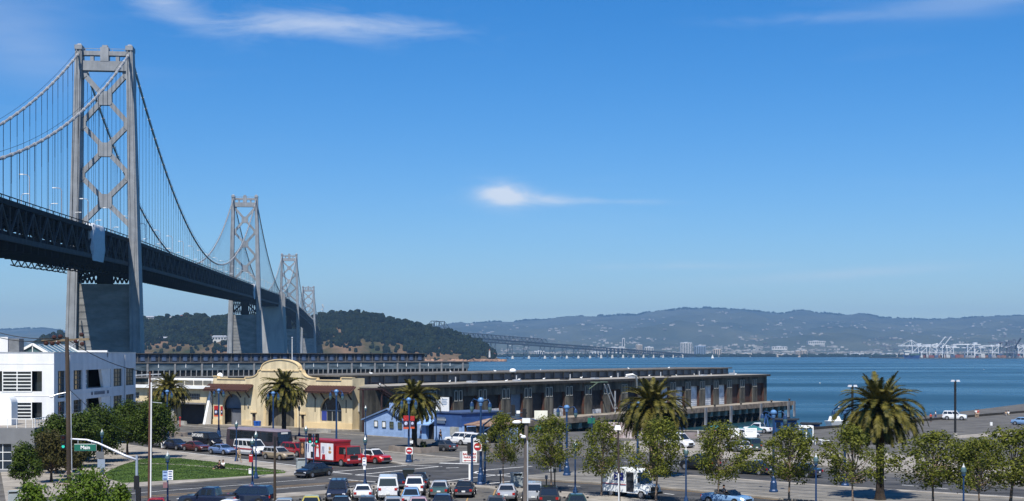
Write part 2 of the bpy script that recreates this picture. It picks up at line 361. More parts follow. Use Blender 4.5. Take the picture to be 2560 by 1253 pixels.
for i, (a, b, y, mt) in enumerate([(1200, 1260, 886, bt), (1335, 1362, 878, bw), (1474, 1510, 880, bw), (1512, 1560, 869, bw), (1590, 1606, 862, bt), (1612, 1634, 868, bw), (1822, 1850, 886, bw), (1852, 1880, 884, bt), (1890, 1930, 887, bw),
                                   (1942, 1980, 886, bt), (2024, 2066, 887, bw), (2068, 2076, 886, bw), (2080, 2120, 887, bb), (2124, 2160, 884, bw), (2164, 2200, 887, bt), (2204, 2244, 885, bw), (2250, 2290, 884, bt)]):
    far_block('warehouse', ['low tan shed', 'low white shed', 'low white hangar', 'long white hangar', 'tan mid-rise', 'white mid-rise', 'small white shed', 'small tan shed', 'flat white warehouse', 'flat tan warehouse', 'long white warehouse', 'tiny white hut',
              'blue roofed warehouse', 'tall white warehouse', 'brownish warehouse', 'pale warehouse', 'tan warehouse'][i] + ' on the far shore ' + ['under the left end of the far bridge', 'behind the far bridge near its left piers', 'behind the far bridge, low by its piers', 'behind the far bridge, above its deck', 'behind the far bridge, narrow and upright', 'left of the white slab tower', 'right of the white sail', 'right of the beige block', 'midway along the shoreline',
              'left of the twin tan blocks', 'right of the twin tan blocks', 'between two long warehouses', 'in the shoreline row', 'in the shoreline row, taller than its neighbours', 'in the shoreline row, left of the pale one', 'left of the container port', 'behind the container ship'][i], 'building',
              a, b, y, 892, 6690 + (i % 3) * 25 if i != 3 else 7000, mt, cols=3 if i > 5 else 5, group='buildings along the far shore')

# ================================================================== wooded island
ISKY = [(40, 885), (60, 880), (90, 860), (120, 842), (165, 836), (250, 815), (340, 798), (400, 797), (470, 793), (540, 797), (600, 791), (650, 796), (700, 800), (780, 797), (800, 790), (850, 784), (900, 786), (940, 790),
        (960, 796), (985, 803), (1010, 808), (1040, 811), (1080, 821), (1120, 831), (1160, 845), (1200, 856), (1222, 874), (1240, 888), (1262, 899)]
def isl_z(px, d):
    hr = ZH(interp(ISKY, px), 3300) - 7; dn = 2985 + 60 * fbm(px * .004, 7, 0, 2)
    if d > 3300: k = 1 - ((d - 3300) / 420) ** 2; return hr * k
    s = max(0, (d - dn) / (3300 - dn)); X = (px - 1280) * d / F
    z = hr * (s ** .62) + 7 * fbm(X * .02, d * .02, 1, 4) * math.sin(pi * min(1, s))
    return z if s > 0 else -3
def island():
    nx, nd = 300, 44; vs = []; fs = []
    for j in range(nd + 1):
        d = 2940 + 760 * j / nd
        for i in range(nx + 1):
            px = 35 + 1232 * i / nx; z = isl_z(px, d)
            edge = min(1, (px - 35) / 25, (1267 - px) / 14); vs.append(((px - 1280) * d / F, d, -3 + (z + 3) * max(0, edge)))
    for j in range(nd):
        for i in range(nx): a = j * (nx + 1) + i; fs.append((a, a + 1, a + nx + 2, a + nx + 1))
    mb = MB(); mb.add(vs, fs)
    m = mat('island_slope', (.030, .036, .015), .95, 0, .012, .5, col2=(.155, .098, .060), detail=8, contrast=.26, spec=.05)
    structure('island', mb, m, False)
island()
mb = MB(); mb2 = MB(); rr = random.Random(9); n = 0
while n < 8200:
    px = rr.uniform(50, 1235); d = 2995 + 330 * rr.random() ** .8; s = (d - 2985) / 315; X = (px - 1280) * d / F
    q = fbm(px * .014, d * .011, 3, 3)
    low = .20 if 1050 < px else .27
    if s < low and q < .25:
        if rr.random() > .16: continue
    elif q < -.50: continue
    z = isl_z(px, d); r = rr.uniform(3.0, 6.2) * (rr.choice((1, 1, 1.2, 1.5)) if s > .8 else 1)
    (mb if rr.random() < .6 else mb2).ball((X, d, z + r * .75), r, 1, 1, rr.uniform(.85, 1.5), 6, 4, .3, rr); n += 1
o = part('island_wood', mb, mat('island_foliage', (.007, .012, .007), .95, .45, .02, spec=.03), kind='stuff'); tag(o, 'dense dark green wood covering the island', 'woodland')
o = part('island_scrub', mb2, mat('island_foliage_light', (.013, .018, .008), .95, .4, .05, spec=.03), kind='stuff'); tag(o, 'slightly lighter green trees mixed through the island wood', 'woodland')
mb = MB()
for k in range(420):
    px = rr.uniform(1190, 1262) if k % 3 == 0 else rr.uniform(60, 1262); d = 2975 + rr.uniform(-12, 22); r = rr.uniform(1.5, 5)
    mb.ball(((px - 1280) * d / F, d, r * .2), r, 1.3, 1, .9, 6, 4, .35, rr)
o = part('shore_rocks', mb, mat('shore_rock', (.26, .15, .09), .95, .4, .06), kind='stuff'); tag(o, 'orange brown rocks piled along the island waterline', 'rocks')
wr = mat('red_roof', (.28, .09, .06), .8, .2, .2)
def isl_house(label, px0, px1, y0, y1, d, nwin=4, roof=None):
    pm_ = (px0 + px1) / 2
    while d < 3298 and isl_z(pm_, d) < ZH(y1, d) - 1.5: d += 3
    w = (PX(px1, d) - PX(px0, d)) / 2; z0 = ZH(y1, d); h = ZH(y0, d) - z0; d -= 6
    t = thing('island_building', label, 'building', ((PX(px0, d) + PX(px1, d)) / 2, d, z0), group='pale buildings on the island')
    part('wall', MB().box(-w, w, 0, 10, -8, h), bw, t); part('roof', MB().frus((-w - 1, w + 1, -1, 11), (-w + 2, w - 2, 4, 6), h, h + 2.5), roof or galv, t)
    me = MB().box(-w / nwin * .6, w / nwin * .6, -.3, .1, h * .35, h * .75).mesh('window', glass_far)
    for i in range(nwin): part('window', me, None, t, (-w + (i + .5) * 2 * w / nwin, 0, 0))
isl_house('long white building on the island ridge, left of the second bridge tower', 360, 384, 793, 800, 3180, 6)
isl_house('white building with red roof on the island ridge behind dark trees', 448, 474, 791, 799, 3180, 5, wr)
isl_house('small white block on the island ridge right of the red roofed one', 416, 436, 794, 801, 3170, 4)
isl_house('flat white building above the tan cliff of the island', 392, 422, 845, 851, 3060, 5)
isl_house('grey flat roofed building on the island behind the second bridge pier', 530, 566, 842, 852, 3060, 5)
isl_house('small red and white house low among the island trees near its right end', 1143, 1158, 855, 860, 3010, 3, wr)
isl_house('white quarters below the trees at the right tip of the island', 1222, 1238, 884, 889, 2985, 3, wr)
t = thing('lighthouse', 'small white lighthouse tower at the right tip of the island', 'lighthouse', (PX(1224, 2984), 2984, ZH(888, 2984)))
part('tower', MB().lathe([(2.2, -5), (2.0, 0), (1.5, 9), (1.8, 9.2), (1.8, 9.8)], 10), bw, t); part('lantern', MB().lathe([(1.1, 9.8), (1.1, 11.5), (.2, 13)], 8), wr, t)
t = thing('radio_mast', 'lattice radio mast with dishes above the island trees', 'mast', (PX(807, 3290), 3290, ZH(795, 3290)))
mb = MB()
for a, b in ((-1.6, -1.6), (1.6, -1.6), (1.6, 1.6), (-1.6, 1.6)): mb.bar((a, b, -8), (a * .6, b * .6, 32), .5)
for k in range(8): mb.bar((-1.6, -1.6, k * 4), (1.4, -1.4, k * 4 + 4), .35); mb.bar((1.6, -1.6, k * 4), (-1.4, -1.4, k * 4 + 4), .35)
part('lattice', mb, galv, t)
me = MB().lathe([(.1, 0), (1.6, .6), (1.9, 1.2)], 10).mesh('dish', bw)
for z, a in ((30, 0), (26, .6), (20, -.5)): o = part('dish', me, None, t, (math.sin(a) * 2, -2, z)); o.rotation_euler = (pi / 2, 0, a)

# ================================================================== the far eastern truss bridge
far_steel = mat('far_bridge_steel', (.05, .065, .085), .7, .2, .05)
A_ = P(1200, 0, 4380); B_ = P(1735, 0, 5920)
za, zb = ZH(846.5, 4380), 13.0
t = thing('truss_bridge', 'long low steel truss bridge running from the island to the far shore', 'bridge', (A_.x, A_.y, 0), math.atan2(B_.y - A_.y, B_.x - A_.x))
L = math.hypot(B_.x - A_.x, B_.y - A_.y)
zt = lambda s: za + (zb - za) * s / L
mb = MB()
for z_, w_ in ((0, 1.6), (-10, 1.8)):
    for y_ in (-9, 9): mb.bar((-500, y_, zt(-500) + z_), (L, y_, zt(L) + z_), 2.2, 2.6)
n = int((L + 500) / 11)
for k in range(n):
    s0 = -500 + k * 11; s1 = s0 + 11
    for y_ in (-9, 9):
        mb.bar((s0, y_, zt(s0) - (10 if k % 2 else 0)), (s1, y_, zt(s1) - (0 if k % 2 else 10)), .8)
        if k % 2: mb.bar((s0, y_, zt(s0)), (s0, y_, zt(s0) - 10), .8)
part('truss', mb, far_steel, t, kind='stuff')
mb = MB()
for k in range(20):
    s0 = -500 + (L + 500) * k / 20; s1 = -500 + (L + 500) * (k + 1) / 20
    for zo in (-.4, -9.6): mb.add([(s0, -9, zt(s0) + zo), (s1, -9, zt(s1) + zo), (s1, 9, zt(s1) + zo), (s0, 9, zt(s0) + zo), (s0, -9, zt(s0) + zo - .8), (s1, -9, zt(s1) + zo - .8), (s1, 9, zt(s1) + zo - .8), (s0, 9, zt(s0) + zo - .8)],
              [(0, 1, 2, 3), (7, 6, 5, 4), (0, 4, 5, 1), (1, 5, 6, 2), (2, 6, 7, 3), (3, 7, 4, 0)])
part('deck', mb, far_steel, t)
def s_of(px):                                     # distance along this bridge seen at a column
    r = (px - 1280) / F; ux, uy = (B_.x - A_.x) / L, (B_.y - A_.y) / L
    return (r * A_.y - A_.x) / (ux - r * uy)
for px in (1233, 1275, 1316, 1356, 1381, 1411, 1440, 1469, 1497, 1525, 1552, 1578, 1603, 1628, 1652, 1677, 1701):
    s = s_of(px); z = zt(s) - 10; mb = MB(); w = 1.5
    for y_ in (-9, 9): mb.bar((s, y_ * 1.15, 4), (s, y_, z), w, w)
    if z > 22: mb.bar((s, -9, 8), (s, 9, z - 2), .9); mb.bar((s, 9, 8), (s, -9, z - 2), .9)
    mb.bar((s, -9, z - 1.5), (s, 9, z - 1.5), 1.2)
    o = part('pier', mb, far_steel, t)
    me = MB().frus((-3.4, 3.4, -4, 4), (-1.6, 1.6, -2.2, 2.2), -2, 12 if z < 30 else 9)
    part('pier_footing', me, mat('pale_pier_concrete', (.55, .54, .50), .8, .1, .1), o, (s, 10, 0))
    part('pier_footing', me, MATS['pale_pier_concrete'], o, (s, -10, 0))
# through-truss spans above the deck and the two cantilever peaks
def peak(s): 
    zz = zt(s); h = 0
    for c in (s_of(1088) , s_of(1102)): h = max(h, 46 - abs(s - c) * .62)
    return max(h, 14 if s < s_of(1362) else 0)
s0_ = s_of(1066); s = s0_; mb = MB(); k = 0; st = 14
while s < s_of(1360):
    for y_ in (-9, 9):
        h0, h1 = peak(s), peak(s + st) if s + st < s_of(1362) else 0
        mb.bar((s, y_, zt(s) + h0), (s + st, y_, zt(s + st) + max(h1, 1)), 1.1)
        mb.bar((s, y_, zt(s)), (s, y_, zt(s) + h0), .7)
        if k % 2: mb.bar((s, y_, zt(s)), (s + st, y_, zt(s + st) + h1), 1.0)
        else: mb.bar((s, y_, zt(s) + h0), (s + st, y_, zt(s + st)), 1.0)
    mb.bar((s, -9, zt(s) + h0), (s, 9, zt(s) + h0), 1.0); s += st; k += 1
part('upper_truss', mb, far_steel, t, kind='stuff')

# ================================================================== container port
pd = 4750.
quay = MB().box(PX(2247, pd), PX(2900, pd), pd, pd + 400, -2, 3.2)
structure('quay', quay, concrete_dark)
crane_w = mat('crane_white', (.62, .64, .66), .5, .05, .1); crane_d = mat('crane_dark', (.10, .11, .15), .5, .1, .1)
def crane(label, px, d, h, m, boom_up, apex, sidey):
    t = thing('gantry_crane', label, 'crane', (PX(px, d), d, 3), rz=sidey, group='gantry cranes of the container port'); w = 10; dd = 13
    for x in (-w, w):
        for y in (-dd, dd): part('leg', MB().bar((x, y, 0), (x * .9, y * .9, h + 3), 2.0), m, t)
    mb = MB()
    for y in (-dd, dd): mb.bar((-w, y, h * .45), (w, y, h * .45), 2.0); mb.bar((-w, y, h), (w, y, h), 2.0)
    for x in (-w, w): mb.bar((x, -dd, h * .45), (x, dd, h * .45), 2.0); mb.bar((x, -dd, h * .45), (x, dd, h), 1.1)
    part('portal_frame', mb, m, t)
    part('back_girder', MB().bar((-4, -dd, h + 2), (-4, 38, h + 2), 2, 3).bar((4, -dd, h + 2), (4, 38, h + 2), 2, 3), m, t)
    if boom_up: part('boom', MB().bar((-2, -dd, h + 2), (-2, -dd - 26, h + 34), 2, 3).bar((2, -dd, h + 2), (2, -dd - 26, h + 34), 2, 3), m, t)
    else: part('boom', MB().bar((-2, -dd, h + 2), (-2, -dd - 48, h + 2), 2, 3).bar((2, -dd, h + 2), (2, -dd - 48, h + 2), 2, 3), m, t)
    a = MB()
    for x in (-w * .8, w * .8): a.bar((x, -dd, h), (x * .4, -dd + 3, h + apex), 1.4); a.bar((x * .4, -dd + 3, h + apex), (x, dd, h + 2), 1.0)
    a.bar((0, -dd + 3, h + apex), (0, 34, h + 3), .8)
    if not boom_up: a.bar((0, -dd + 3, h + apex), (0, -dd - 40, h + 3), .8)
    part('tie_frame', a, m, t); part('machine_house', MB().box(-5, 5, 14, 26, h + 4, h + 9), m, t)
    part('operator_cab', MB().box(-2, 2, -dd - 6, -dd - 2, h - 4, h), glass_far, t)
HC = [('big white crane with its boom lowered over the container ship, leftmost of the port', 2284, 4760, 38, crane_w, 0, 22, -pi / 2 + .35),
      ('white crane just behind the leftmost one, boom level', 2305, 4790, 36, crane_w, 0, 13, -pi / 2 + .5),
      ('white crane with raised boom, left one of the raised pair', 2336, 4800, 37, crane_w, 1, 12, .9),
      ('white crane with raised boom, right one of the raised pair', 2350, 4800, 37, crane_w, 1, 12, .9),
      ('white crane with level boom behind the raised pair', 2372, 4850, 33, crane_w, 0, 10, -pi / 2 + .2),
      ('pale crane with a long flat boom left of the gap in the port', 2424, 4820, 43, crane_w, 0, 4, -pi / 2 + .15),
      ('pale crane standing beside the flat boomed one', 2440, 4840, 32, crane_w, 0, 9, -pi / 2 + .4),
      ('pale crane in the right part of the port, boom level', 2484, 4900, 38, crane_w, 0, 6, -pi / 2 + .3),
      ('dark crane with a flat top in the right part of the port', 2512, 4840, 50, crane_d, 0, 4, -pi / 2 + .2),
      ('tall dark crane with its boom raised highest of all', 2530, 4800, 34, crane_d, 1, 30, .5),
      ('white crane at the right edge of the photo', 2548, 4830, 34, crane_w, 0, 12, -pi / 2 + .4)]
for a in HC: crane(*a)
t = thing('container_ship', 'blue hulled container ship with white bridge moored below the leftmost crane', 'ship', (PX(2282, 4700), 4700, 0))
part('hull', MB().add([(-28, 0, 0), (20, -8, 0), (22, 8, 0), (-22, 8, 0), (-32, 0, 12), (22, -10, 11), (24, 10, 11), (-24, 10, 12)], [(3, 2, 1, 0), (4, 5, 6, 7), (0, 1, 5, 4), (1, 2, 6, 5), (2, 3, 7, 6), (3, 0, 4, 7)]), mat('ship_blue', (.02, .05, .16), .5, .1, .1), t)
part('superstructure', MB().box(-28, -14, -6, 6, 12, 22).box(-30, -10, -8, 8, 22, 27), bw, t); part('cargo', MB().box(-10, 20, -8, 8, 11, 17), mat('cargo_green', (.05, .10, .09), .7, .4, .2), t)
cols_ = [('red', (.20, .06, .045)), ('blue', (.05, .09, .18)), ('white', (.45, .45, .44)), ('grey', (.25, .26, .28)), ('brown', (.20, .10, .07))]
ORD = 'first second third fourth fifth sixth seventh eighth ninth tenth eleventh twelfth thirteenth fourteenth fifteenth sixteenth seventeenth eighteenth nineteenth twentieth twenty-first twenty-second twenty-third twenty-fourth'.split()
seen_ = {}
for i in range(48):
    cn, cc = cols_[rr.randrange(5)]; seen_[cn] = seen_.get(cn, -1) + 1; px = 2300 + i * 5.8 + rr.uniform(-1, 1); d = pd + rr.uniform(25, 90); w = rr.uniform(4, 10); h = rr.choice((5, 7.8, 10.4, 13))
    solid('container_stack', MB().box(-w, w, -3, 3, 0, h), mat('container_' + cn, cc, .7, .35, .3), 'stack of ' + cn + ' freight containers, ' + ORD[seen_[cn]] + ' ' + cn + ' one from the left on the quay', 'containers', cn + ' container stacks on the port quay', (PX(px, d), d, 3.2))
t = thing('sailboat', 'small white sailboat on the bay off the end of the far bridge', 'sailboat', (PX(1781, 4600), 4600, 0))
part('hull', MB().lathe([(.3, 0), (2.2, .4), (2.6, 1.4)], 8), bw, t)
part('sail', MB().add([(-4, 0, 1.6), (5, .3, 1.6), (.6, .1, 14), (-4, .25, 1.6), (5, .55, 1.6), (.6, .35, 14)], [(0, 1, 2), (5, 4, 3), (0, 3, 4, 1), (1, 4, 5, 2), (2, 5, 3, 0)]), white_p, t)

# ================================================================== the suspension bridge
BO = Vector((-170.3, 586, 0)); BR = math.atan2(.1046, .9945)
bridge = thing('suspension_bridge', 'grey double deck suspension bridge crossing the bay to the island', 'bridge', BO, BR)
DZ = [(-600, 50), (-320, 57), (-207, 59.3), (0, 65), (350, 71.5), (687, 78), (880, 81.5), (1060, 85), (1436, 87), (1800, 83.5), (2121, 77.5), (2470, 66), (2700, 62)]
def dz(y):
    for i in range(len(DZ) - 1):
        if y <= DZ[i + 1][0] or i == len(DZ) - 2:
            p0 = DZ[max(i - 1, 0)]; p1 = DZ[i]; p2 = DZ[i + 1]; p3 = DZ[min(i + 2, len(DZ) - 1)]
            t = (y - p1[0]) / (p2[0] - p1[0]); h = p2[0] - p1[0]
            m1 = (p2[1] - p0[1]) / (p2[0] - p0[0]) * h; m2 = (p3[1] - p1[1]) / (p3[0] - p1[0]) * h
            return (2 * t**3 - 3 * t * t + 1) * p1[1] + (t**3 - 2 * t * t + t) * m1 + (-2 * t**3 + 3 * t * t) * p2[1] + (t**3 - t * t) * m2
Y0, Y1, PN = -300., 2560., 9.15
ys = [Y0 + PN * i for i in range(int((Y1 - Y0) / PN) + 1)]
def ribbon(x0, x1, za_, zb_, yy=None):            # slab following the deck line
    mb = MB(); yy = yy or ys; vs = []; fs = []
    for y in yy:
        z = dz(y); vs += [(x0, y, z + za_), (x1, y, z + za_), (x1, y, z + zb_), (x0, y, z + zb_)]
    for i in range(len(yy) - 1):
        a = i * 4
        for j in range(4): b = (j + 1) % 4; fs.append((a + j, a + b, a + 4 + b, a + 4 + j)[::-1])
    fs += [(0, 1, 2, 3), tuple(range(len(vs) - 4, len(vs)))[::-1]]
    mb.add(vs, fs); return mb
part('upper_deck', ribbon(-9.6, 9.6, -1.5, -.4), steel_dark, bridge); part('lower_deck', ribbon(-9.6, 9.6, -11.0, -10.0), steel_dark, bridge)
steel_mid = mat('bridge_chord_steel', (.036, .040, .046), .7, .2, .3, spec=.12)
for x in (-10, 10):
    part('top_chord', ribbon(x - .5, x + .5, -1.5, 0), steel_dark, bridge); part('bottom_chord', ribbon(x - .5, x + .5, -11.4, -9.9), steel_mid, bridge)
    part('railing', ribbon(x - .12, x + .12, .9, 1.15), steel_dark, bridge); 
mb = MB()
for y in ys[::1]:
    z = dz(y)
    for x in (-10, 10): mb.box(x - .12, x + .12, y - .1, y + .1, z, z + 1.1)
part('railing_posts', mb, steel_dark, bridge, kind='stuff')
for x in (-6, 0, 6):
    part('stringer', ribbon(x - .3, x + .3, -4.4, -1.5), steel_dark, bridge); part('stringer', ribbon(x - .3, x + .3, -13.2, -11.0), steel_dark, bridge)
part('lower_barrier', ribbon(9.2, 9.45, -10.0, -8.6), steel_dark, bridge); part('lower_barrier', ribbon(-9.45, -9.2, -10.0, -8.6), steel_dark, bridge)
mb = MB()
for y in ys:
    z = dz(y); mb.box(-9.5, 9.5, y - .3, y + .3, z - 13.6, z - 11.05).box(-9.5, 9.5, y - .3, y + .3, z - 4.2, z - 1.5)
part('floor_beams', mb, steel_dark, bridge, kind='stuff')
dm1 = MB().bar((0, 0, -9.9), (0, PN, -1.5), .55, .7).mesh('truss_diagonal', steel_mid); dm2 = MB().bar((0, 0, -1.5), (0, PN, -9.9), .55, .7).mesh('truss_diagonal', steel_mid)
vm = MB().bar((0, 0, -9.9), (0, 0, -1.5), .45, .5).mesh('truss_vertical', steel_mid)
rest = MB()
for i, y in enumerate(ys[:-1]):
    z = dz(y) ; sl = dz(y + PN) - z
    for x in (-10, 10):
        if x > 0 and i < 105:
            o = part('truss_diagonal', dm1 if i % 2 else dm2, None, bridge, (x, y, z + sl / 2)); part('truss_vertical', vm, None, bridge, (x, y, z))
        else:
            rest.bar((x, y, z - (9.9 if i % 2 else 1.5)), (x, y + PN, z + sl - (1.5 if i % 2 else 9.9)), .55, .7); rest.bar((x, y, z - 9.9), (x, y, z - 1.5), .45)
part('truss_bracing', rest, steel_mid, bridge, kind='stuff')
TW = [(0, 143.7, 46), (687, 158.4, 52), (1436, 158.6, 52), (2121, 144.8, 46)]
HSX = lambda z, top: 13.6 + (10.3 - 13.6) * min(1, z / top)
wallm = mat('pier_wall', (.20, .198, .19), .8, .22, .12, .2, stretch=(1, 1, 2.5))
for ti, (ty, top, wz) in enumerate(TW):
    dk = dz(ty); pt = top - 9.2                  # portal bottom
    mb = MB()                                     # portal frame at the top
    hx = HSX(top, top)
    mb.box(-hx, hx, ty - 1.5, ty + 1.5, top - 2.2, top - .4).box(-hx, hx, ty - 1.8, ty + 1.8, top - 8.6, top - 4.6)
    for x in (-5.2, 5.2): mb.box(x - .7, x + .7, ty - 1.2, ty + 1.2, top - 4.7, top - 2.1)
    mb.box(-1.7, 1.7, ty - 1.9, ty + 1.9, top - 4.7, top + 1.2).box(-1.1, 1.1, ty - 1, ty + 1, top + 1.2, top + 2.2)
    for x in (-8, -3, 3, 8): mb.box(x - .08, x + .08, ty - .1, ty + .1, top - .4, top + .9)
    mb.box(-hx, hx, ty - .06, ty + .06, top + .75, top + .95)
    tw = part('tower', mb, steel, bridge)
    for s in (-1, 1):
        leg = MB(); rings = []; zs = [-2, 20, wz, dk - 12, dk, dk + 25, (dk + top) / 2 + 10, top - 9, top]
        for z in zs:
            cx = s * HSX(max(z, 0), top); w = 2.35 - (2.35 - 1.35) * max(0, z) / top; d = 5.6 - (5.6 - 3.1) * max(0, z) / top
            rings += [(cx - w, ty - d, z), (cx + w, ty - d, z), (cx + w, ty + d, z), (cx - w, ty + d, z)]
        fs = [(0, 3, 2, 1)] + [tuple(4 * (len(zs) - 1) + k for k in range(4))]
        for i in range(len(zs) - 1):
            for j in range(4): a = 4 * i + j; b = 4 * i + (j + 1) % 4; fs.append((a, b, b + 4, a + 4))
        leg.add(rings, fs)
        l_ = part('leg', leg, steel, tw)
        rib = MB()                                # corner ridge and flange strips down the leg
        for i in range(len(zs) - 1):
            z0, z1 = zs[i], zs[i + 1]; c0, c1 = s * HSX(max(z0, 0), top), s * HSX(max(z1, 0), top)
            w0, w1 = 2.35 - max(z0, 0) / top, 2.35 - max(z1, 0) / top; d0, d1 = 5.6 - 2.5 * max(z0, 0) / top, 5.6 - 2.5 * max(z1, 0) / top
            for k in (-1, 1): rib.bar((c0 + k * w0 * .55, ty - d0 - .1, z0), (c1 + k * w1 * .55, ty - d1 - .1, z1), .35, .5)
        part('flange', rib, steel, tw)
        part('cable_saddle', MB().box(s * 10.3 - 1.5, s * 10.3 + 1.5, ty - 3.6, ty + 3.6, top - .2, top + 1.6).frus((s * 10.3 - 1.2, s * 10.3 + 1.2, ty - 2.4, ty + 2.4), (s * 10.3 - .6, s * 10.3 + .6, ty - 1.2, ty + 1.2), top + 1.6, top + 2.6), steel, tw)
    nn = 3
    for k in range(nn):
        z0 = dk + 5 + (pt - dk - 5) * k / nn; z1 = dk + 5 + (pt - dk - 5) * (k + 1) / nn; zc = (z0 + z1) / 2
        x0, x1 = HSX(z0, top) - 1.2, HSX(z1, top) - 1.2
        for a, b in (((-x0, z0), (x1, z1)), ((x0, z0), (-x1, z1))):
            m_ = Vector((0, ty, zc)); part('cross_brace', MB().bar((a[0], ty, a[1]), (b[0], ty, b[1]), 2.2, 1.7, up=(0, 1, 0)) if 0 else MB().bar((a[0], ty, a[1]), (b[0], ty, b[1]), 1.9, 2.0), steel, tw)
        part('gusset', MB().slab([(-2.3, zc + 2.9), (-2.9, zc + 2.1), (-2.9, zc - 2.1), (-2.3, zc - 2.9), (2.3, zc - 2.9), (2.9, zc - 2.1), (2.9, zc + 2.1), (2.3, zc + 2.9)], ty - 1.15, ty + 1.15), steel, tw)
        for s in (-1, 1):
            xx = HSX(z1, top); part('gusset', MB().slab([(s * (xx - .8), z1 - 3.4), (s * (xx - 3.3), z1 - 1.6), (s * (xx - 3.3), z1 + 1.6), (s * (xx - .8), z1 + 3.4)], ty - 1.1, ty + 1.1), steel, tw)
    # wall between the legs below the deck with an arched truss above it
    xw = HSX(wz, top) - 1.9; xb = HSX(0, top) - 2.2
    w_ = MB().add([(-xb, ty - 2.6, -2), (xb, ty - 2.6, -2), (xw, ty - 2.6, wz), (-xw, ty - 2.6, wz), (-xb, ty + 2.6, -2), (xb, ty + 2.6, -2), (xw, ty + 2.6, wz), (-xw, ty + 2.6, wz)], [(0, 1, 2, 3), (7, 6, 5, 4), (0, 4, 5, 1), (1, 5, 6, 2), (2, 6, 7, 3), (3, 7, 4, 0)])
    wp = part('pier_wall', w_, wallm, tw)
    r_ = MB(); z = 2.5
    while z < wz - 1: x = xb + (xw - xb) * z / wz; r_.box(-x, x, ty - 2.78, ty - 2.6, z, z + .35); z += 2.9
    part('wall_joint', r_, wallm, tw, kind='stuff')
    ar = MB(); zt_ = dk - 12.5; k = 12
    for i in range(k):
        xa, xc = -xw + 2 * xw * i / k, -xw + 2 * xw * (i + 1) / k
        fa, fc = wz + (zt_ - wz) * .95 * (1 - (xa / xw) ** 2) * .0 + .6, wz + .6
        ar.bar((xa, ty - 1, zt_ - 1.2), (xc, ty - 1, wz + .4), .7); ar.bar((xa, ty - 1, wz + .4), (xc, ty - 1, zt_ - 1.2), .7)
    ar.bar((-xw, ty - 1, wz + 2.2), (0, ty - 1, zt_ - 1.4), 1.3); ar.bar((0, ty - 1, zt_ - 1.4), (xw, ty - 1, wz + 2.2), 1.3)
    ar.box(-xw, xw, ty - 2, ty + 2, zt_ - 1.6, zt_).box(-xw * .3, xw * .3, ty - 1.2, ty + 1.2, wz, zt_ - 1)
    part('portal_truss', ar, steel_dark, tw)
# central anchorage
ay = 1060; az_ = dz(ay)
mb = MB().frus((-17, 17, ay - 34, ay + 34), (-14, 14, ay - 30, ay + 30), -3, az_ - 13)
an = part('anchorage', mb, mat('anchorage_concrete', (.24, .24, .235), .85, .3, .08, .3, stretch=(1, 1, .3)), bridge)
for x in (-11.5, 11.5):
    for y in (-26, 0, 26): part('anchorage_pylon', MB().frus((x - 3.2, x + 3.2, ay + y - 5, ay + y + 5), (x - 2.4, x + 2.4, ay + y - 3.5, ay + y + 3.5), 0, az_ + 3), MATS['anchorage_concrete'], an)
part('anchorage_beam', MB().box(-13, 13, ay - 4, ay + 4, az_ - 1, az_ + 1), steel, an)
# main cables
sad = {0: 143.2, 687: 158.0, 1060: az_ + 3.5, 1436: 158.2, 2121: 144.3}
def cab(y, x):
    if y < 0: s = -y; return sad[0] - (.4606 * s - .00059 * s * s) * 1.04
    for a, b, sag in ((0, 687, 74.0), (687, 1060, 14), (1060, 1436, 14), (1436, 2121, 62.5)):
        if y <= b: t = (y - a) / (b - a); return sad[a] * (1 - t) + sad[b] * t - 4 * sag * t * (1 - t)
    t = (y - 2121) / 350; return sad[2121] * (1 - t) + 67 * t - 4 * 12 * t * (1 - t)
band = MB(); hang = MB().path([(0, 0, 0), (0, 0, 1)], .065, 4, cap=False).mesh('suspender', steel_dark); hn = 0; hrest = MB(); collar = MB()
cable_m = mat('cable_steel', (.30, .29, .28), .5, .1, .5)
spans = [(-296, 0), (0, 687), (687, 1060), (1060, 1436), (1436, 2121), (2121, 2471)]
for x in (-10.2, 10.2):
    for a, b in spans:
        n = max(12, int((b - a) / 10)); pts = [(x, a + (b - a) * i / n, cab(a + (b - a) * i / n, x)) for i in range(n + 1)]
        part('main_cable', MB().path(pts, .44, 8), cable_m, bridge, smooth=True)
        st = 9.15 if a < 1400 else 15.0; y = a + st * .7
        while y < b - 4:
            z = cab(y, x); zd = dz(y)
            z2 = cab(y + 1, x); dv = Vector((0, 1, z2 - z)).normalized()
            if z > zd + 1: band.tube(Vector((x, y, z)) - dv * .8, Vector((x, y, z)) + dv * .8, .60, 8)
            if z > zd + 2.5 and a >= -300:
                if hn < 296: o = part('suspender', hang, None, bridge, (x, y, zd)); o.scale = (1, 1, z - zd); hn += 1
                else: hrest.path([(x, y, zd), (x, y, z)], .065, 4, cap=False)
                collar.path([(x, y, z - 8), (x, y, z - .4)], .10, 4, cap=False)
            y += st
part('cable_bands', band, mat('band_white', (.45, .45, .43), .5, .05, 1), bridge, kind='stuff')
part('hanger_sleeves', collar, steel_dark, bridge, kind='stuff'); 
if hrest.v: part('far_suspenders', hrest, steel_mid, bridge, kind='stuff')
